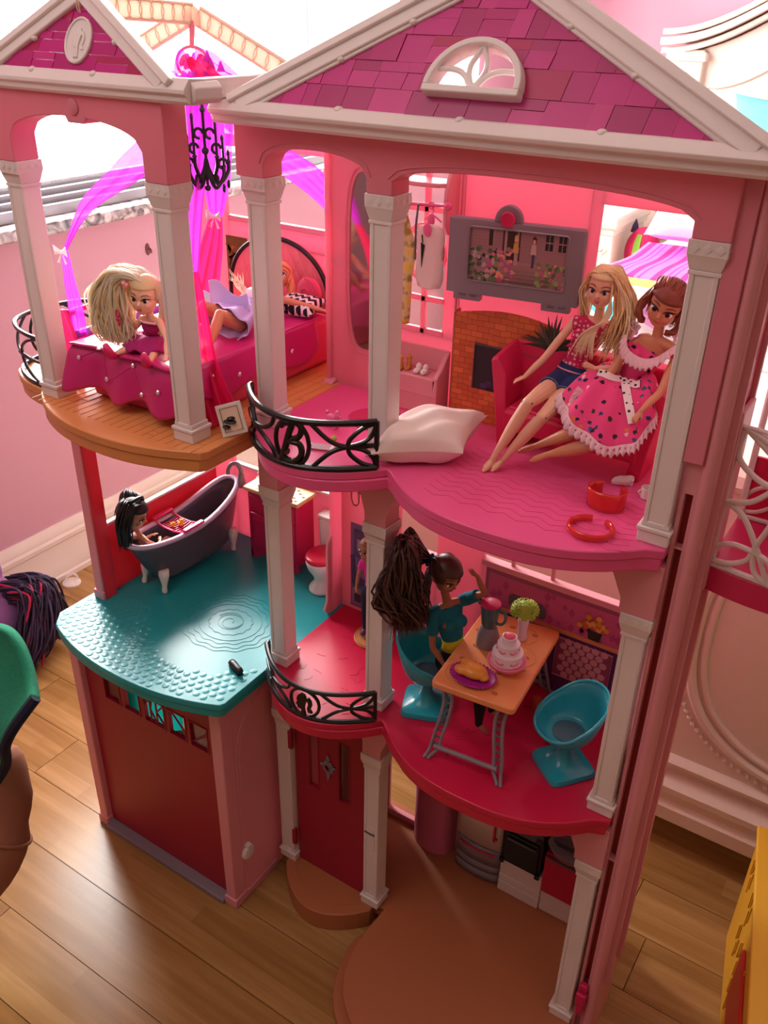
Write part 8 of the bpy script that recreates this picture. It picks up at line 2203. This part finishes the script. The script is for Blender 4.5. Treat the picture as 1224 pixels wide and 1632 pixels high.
# ---------------------------------------------------------------- little doll in the tub
J = dict(hip=(-.2310, .024, .4060), waist=(-.2312, .018, .4180), chest=(-.2318, .012, .4300), neck=(-.2330, .008, .4445),
         hipR=(-.2370, .028, .4050), kneeR=(-.2370, .052, .4150), ankR=(-.2340, .072, .4000), toeR=(-.2340, .080, .4040),
         hipL=(-.2250, .028, .4050), kneeL=(-.2260, .052, .4150), ankL=(-.2270, .072, .4000), toeL=(-.2270, .080, .4040),
         shR=(-.2430, .0070, .4380), elR=(-.2450, .0200, .4260), wrR=(-.2420, .0330, .4290), haR=(-.2380, .0400, .4300),
         shL=(-.2220, .0080, .4380), elL=(-.2170, .0200, .4280), wrL=(-.2240, .0310, .4290), haL=(-.2290, .0350, .4300))
d3 = thing('doll', 'little doll with long black hair sitting in the dark bathtub', 'doll', (-.231, .02, .400), 0, 'fashion dolls in the dollhouse')
Hd = Head((-.2375, .0045, .4755), (.74, .40, -.28), (.05, -.1, 1), 1.34, 1.05)
body(d3, J, M_skin_m, Hd, .72, .78, bust=False, palms={'R': V(0, 0, 1), 'L': V(0, 0, 1)})
Hd.face(d3, M_iris_b, mat('lip_red', (190, 50, 60), rough=.4), 1.0)
garment_torso(d3, 'swimsuit', J, .72, .78, .0009, mat('grey_blue_cloth', (120, 140, 160), rough=.8), 3, 14)
scalp(d3, Hd, M_blk[0], front=.0030, low=.000, grow=1.10, hairline=.0080)
rr = random.Random(77)
for ci in range(2):
    ps = []
    for q in range(150):
        t = rr.random(); e = rr.choice((-1, 1)); w = rr.random(); j = lambda s=.0026: V(rr.uniform(-s, s), rr.uniform(-s, s), rr.uniform(-s, s))
        if e < 0: p = [Hd.at(0, .007 - .018 * t, .0140), Hd.at(-.0110, .004 - .014 * t, .012 + .004 * w) + j(.0015), Hd.at(-.016 - .005 * w, .004 - .012 * t, .000) + j(), Hd.at(-.017 - .004 * w, .006 - .010 * t, -.014) + j(), Hd.at(-.013 - .006 * w, .008 - .010 * t, -.024 - .006 * w) + j(.003)]
        else: p = [Hd.at(0, .007 - .018 * t, .0140), Hd.at(.0100, .000 - .014 * t, .013 + .003 * w) + j(.0015), Hd.at(.0145 + .004 * w, -.006 - .010 * t, .001) + j(), Hd.at(.0150 + .005 * w, -.008 - .010 * t, -.014) + j(.003), Hd.at(.013 + .006 * w, -.008 - .010 * t, -.026 - .010 * w) + j(.003)]
        ps.append(p)
    for q in range(20):      # curl on the crown
        j = lambda s=.0012: V(rr.uniform(-s, s), rr.uniform(-s, s), rr.uniform(-s, s)); ps.append([Hd.at(-.004, -.004, .013) + j(), Hd.at(-.008, -.002, .019) + j(), Hd.at(-.002, .003, .022) + j(), Hd.at(.005, .004, .018) + j(), Hd.at(.008, .006, .010) + j()])
    strands(d3, 'hair_strands', M_blk[ci], ps, .0009)

# ---------------------------------------------------------------- doll half hidden by the column
hx_, hy_ = .0590, .0900
J = dict(hip=(hx_, hy_, .4250), waist=(hx_, hy_, .4400), chest=(hx_, hy_, .4560), neck=(hx_ - .001, hy_, .4680),
         hipR=(hx_ - .0055, hy_, .4240), kneeR=(hx_ - .0055, hy_ - .002, .3980), ankR=(hx_ - .0055, hy_, .3710), toeR=(hx_ - .0055, hy_ - .010, .3670),
         hipL=(hx_ + .0055, hy_, .4240), kneeL=(hx_ + .0055, hy_ - .002, .3980), ankL=(hx_ + .0055, hy_, .3710), toeL=(hx_ + .0055, hy_ - .010, .3670),
         shR=(hx_ - .0110, hy_, .4640), elR=(hx_ - .0140, hy_ - .004, .4490), wrR=(hx_ - .0130, hy_ - .010, .4360), haR=(hx_ - .0120, hy_ - .012, .4300),
         shL=(hx_ + .0110, hy_, .4640), elL=(hx_ + .0140, hy_ - .004, .4490), wrL=(hx_ + .0130, hy_ - .010, .4360), haL=(hx_ + .0120, hy_ - .012, .4300))
d7 = thing('doll', 'small doll with magenta top and navy trousers standing half hidden behind the column', 'doll', (hx_, hy_, L1 + .0042), 0, 'fashion dolls in the dollhouse')
Hd = Head((hx_ - .001, hy_ - .001, .4860), (-.3, -.95, 0), (0, 0, 1), .95)
body(d7, J, M_skin_d, Hd, .72, .80, bust=False)
Hd.face(d7, M_iris_b, M_lip)
garment_torso(d7, 'magenta_top', J, .72, .80, .0010, mat('magenta_cloth', (226, 40, 160), rough=.8), 7, 18, .5)
rb, P, la, f_ = torso_rings(J, .72, .80, .0016); mbs = MB().loft(rb[0:8])
for s in 'RL':
    hp, kn, an = (Vector(J[q + s]) for q in ('hip', 'knee', 'ank')); limb(mbs, [hp, hp.lerp(kn, .5), kn, kn.lerp(an, .5), an], [.0070, .0062, .0052, .0050, .0044])
obj('navy_trousers', shift(mbs, d7), mat('navy_cloth', (26, 30, 56), rough=.85), d7, remesh=.0008, relax=2, smooth=180)
for s in 'RL':
    an, to = Vector(J['ank' + s]), Vector(J['toe' + s])
    obj('boot', shift(MB().tube([an + V(0, 0, .008), an, an.lerp(to, .4), to], [.0046, .0044, .0036, .0024], 12), d7), mat('purple_boot', (110, 30, 110), rough=.4), d7, smooth=180)
scalp(d7, Hd, mat('hair_caramel', (160, 104, 60), rough=.5, var=.25, bscale=800), front=.0050, hairline=.0080)
strands(d7, 'hair_strands', MATS['hair_caramel'], [[Hd.at(0, .006 - .016 * t, .0135), Hd.at(e * .0110, .002 - .012 * t, .006), Hd.at(e * .0130, -.001 - .008 * t, -.010), Hd.at(e * .0120, .001 - .008 * t, -.022)] for e in (-1, 1) for t in [k / 30 for k in range(31)]], .0009)
std = thing('doll_stand', 'round tan plastic disc under the doll behind the white column', 'stand', (hx_ + .005, hy_ + .002, L1))
part(std, 'disc', MB().lathe([(.0240, .0003), (.0245, .0016), (.0225, .0036), (.0215, .0036)], (hx_ + .005, hy_ + .002, L1), 36), mat('tan_wood_plastic', (206, 140, 84), rough=.45))
part(std, 'disc_rim', MB().tube([(hx_ + .005 + .0232 * math.cos(t), hy_ + .002 + .0232 * math.sin(t), L1 + .0034) for t in [2 * PI * k / 36 for k in range(36)]], .0007, 6, closed=True), MATS['tan_wood_plastic'])
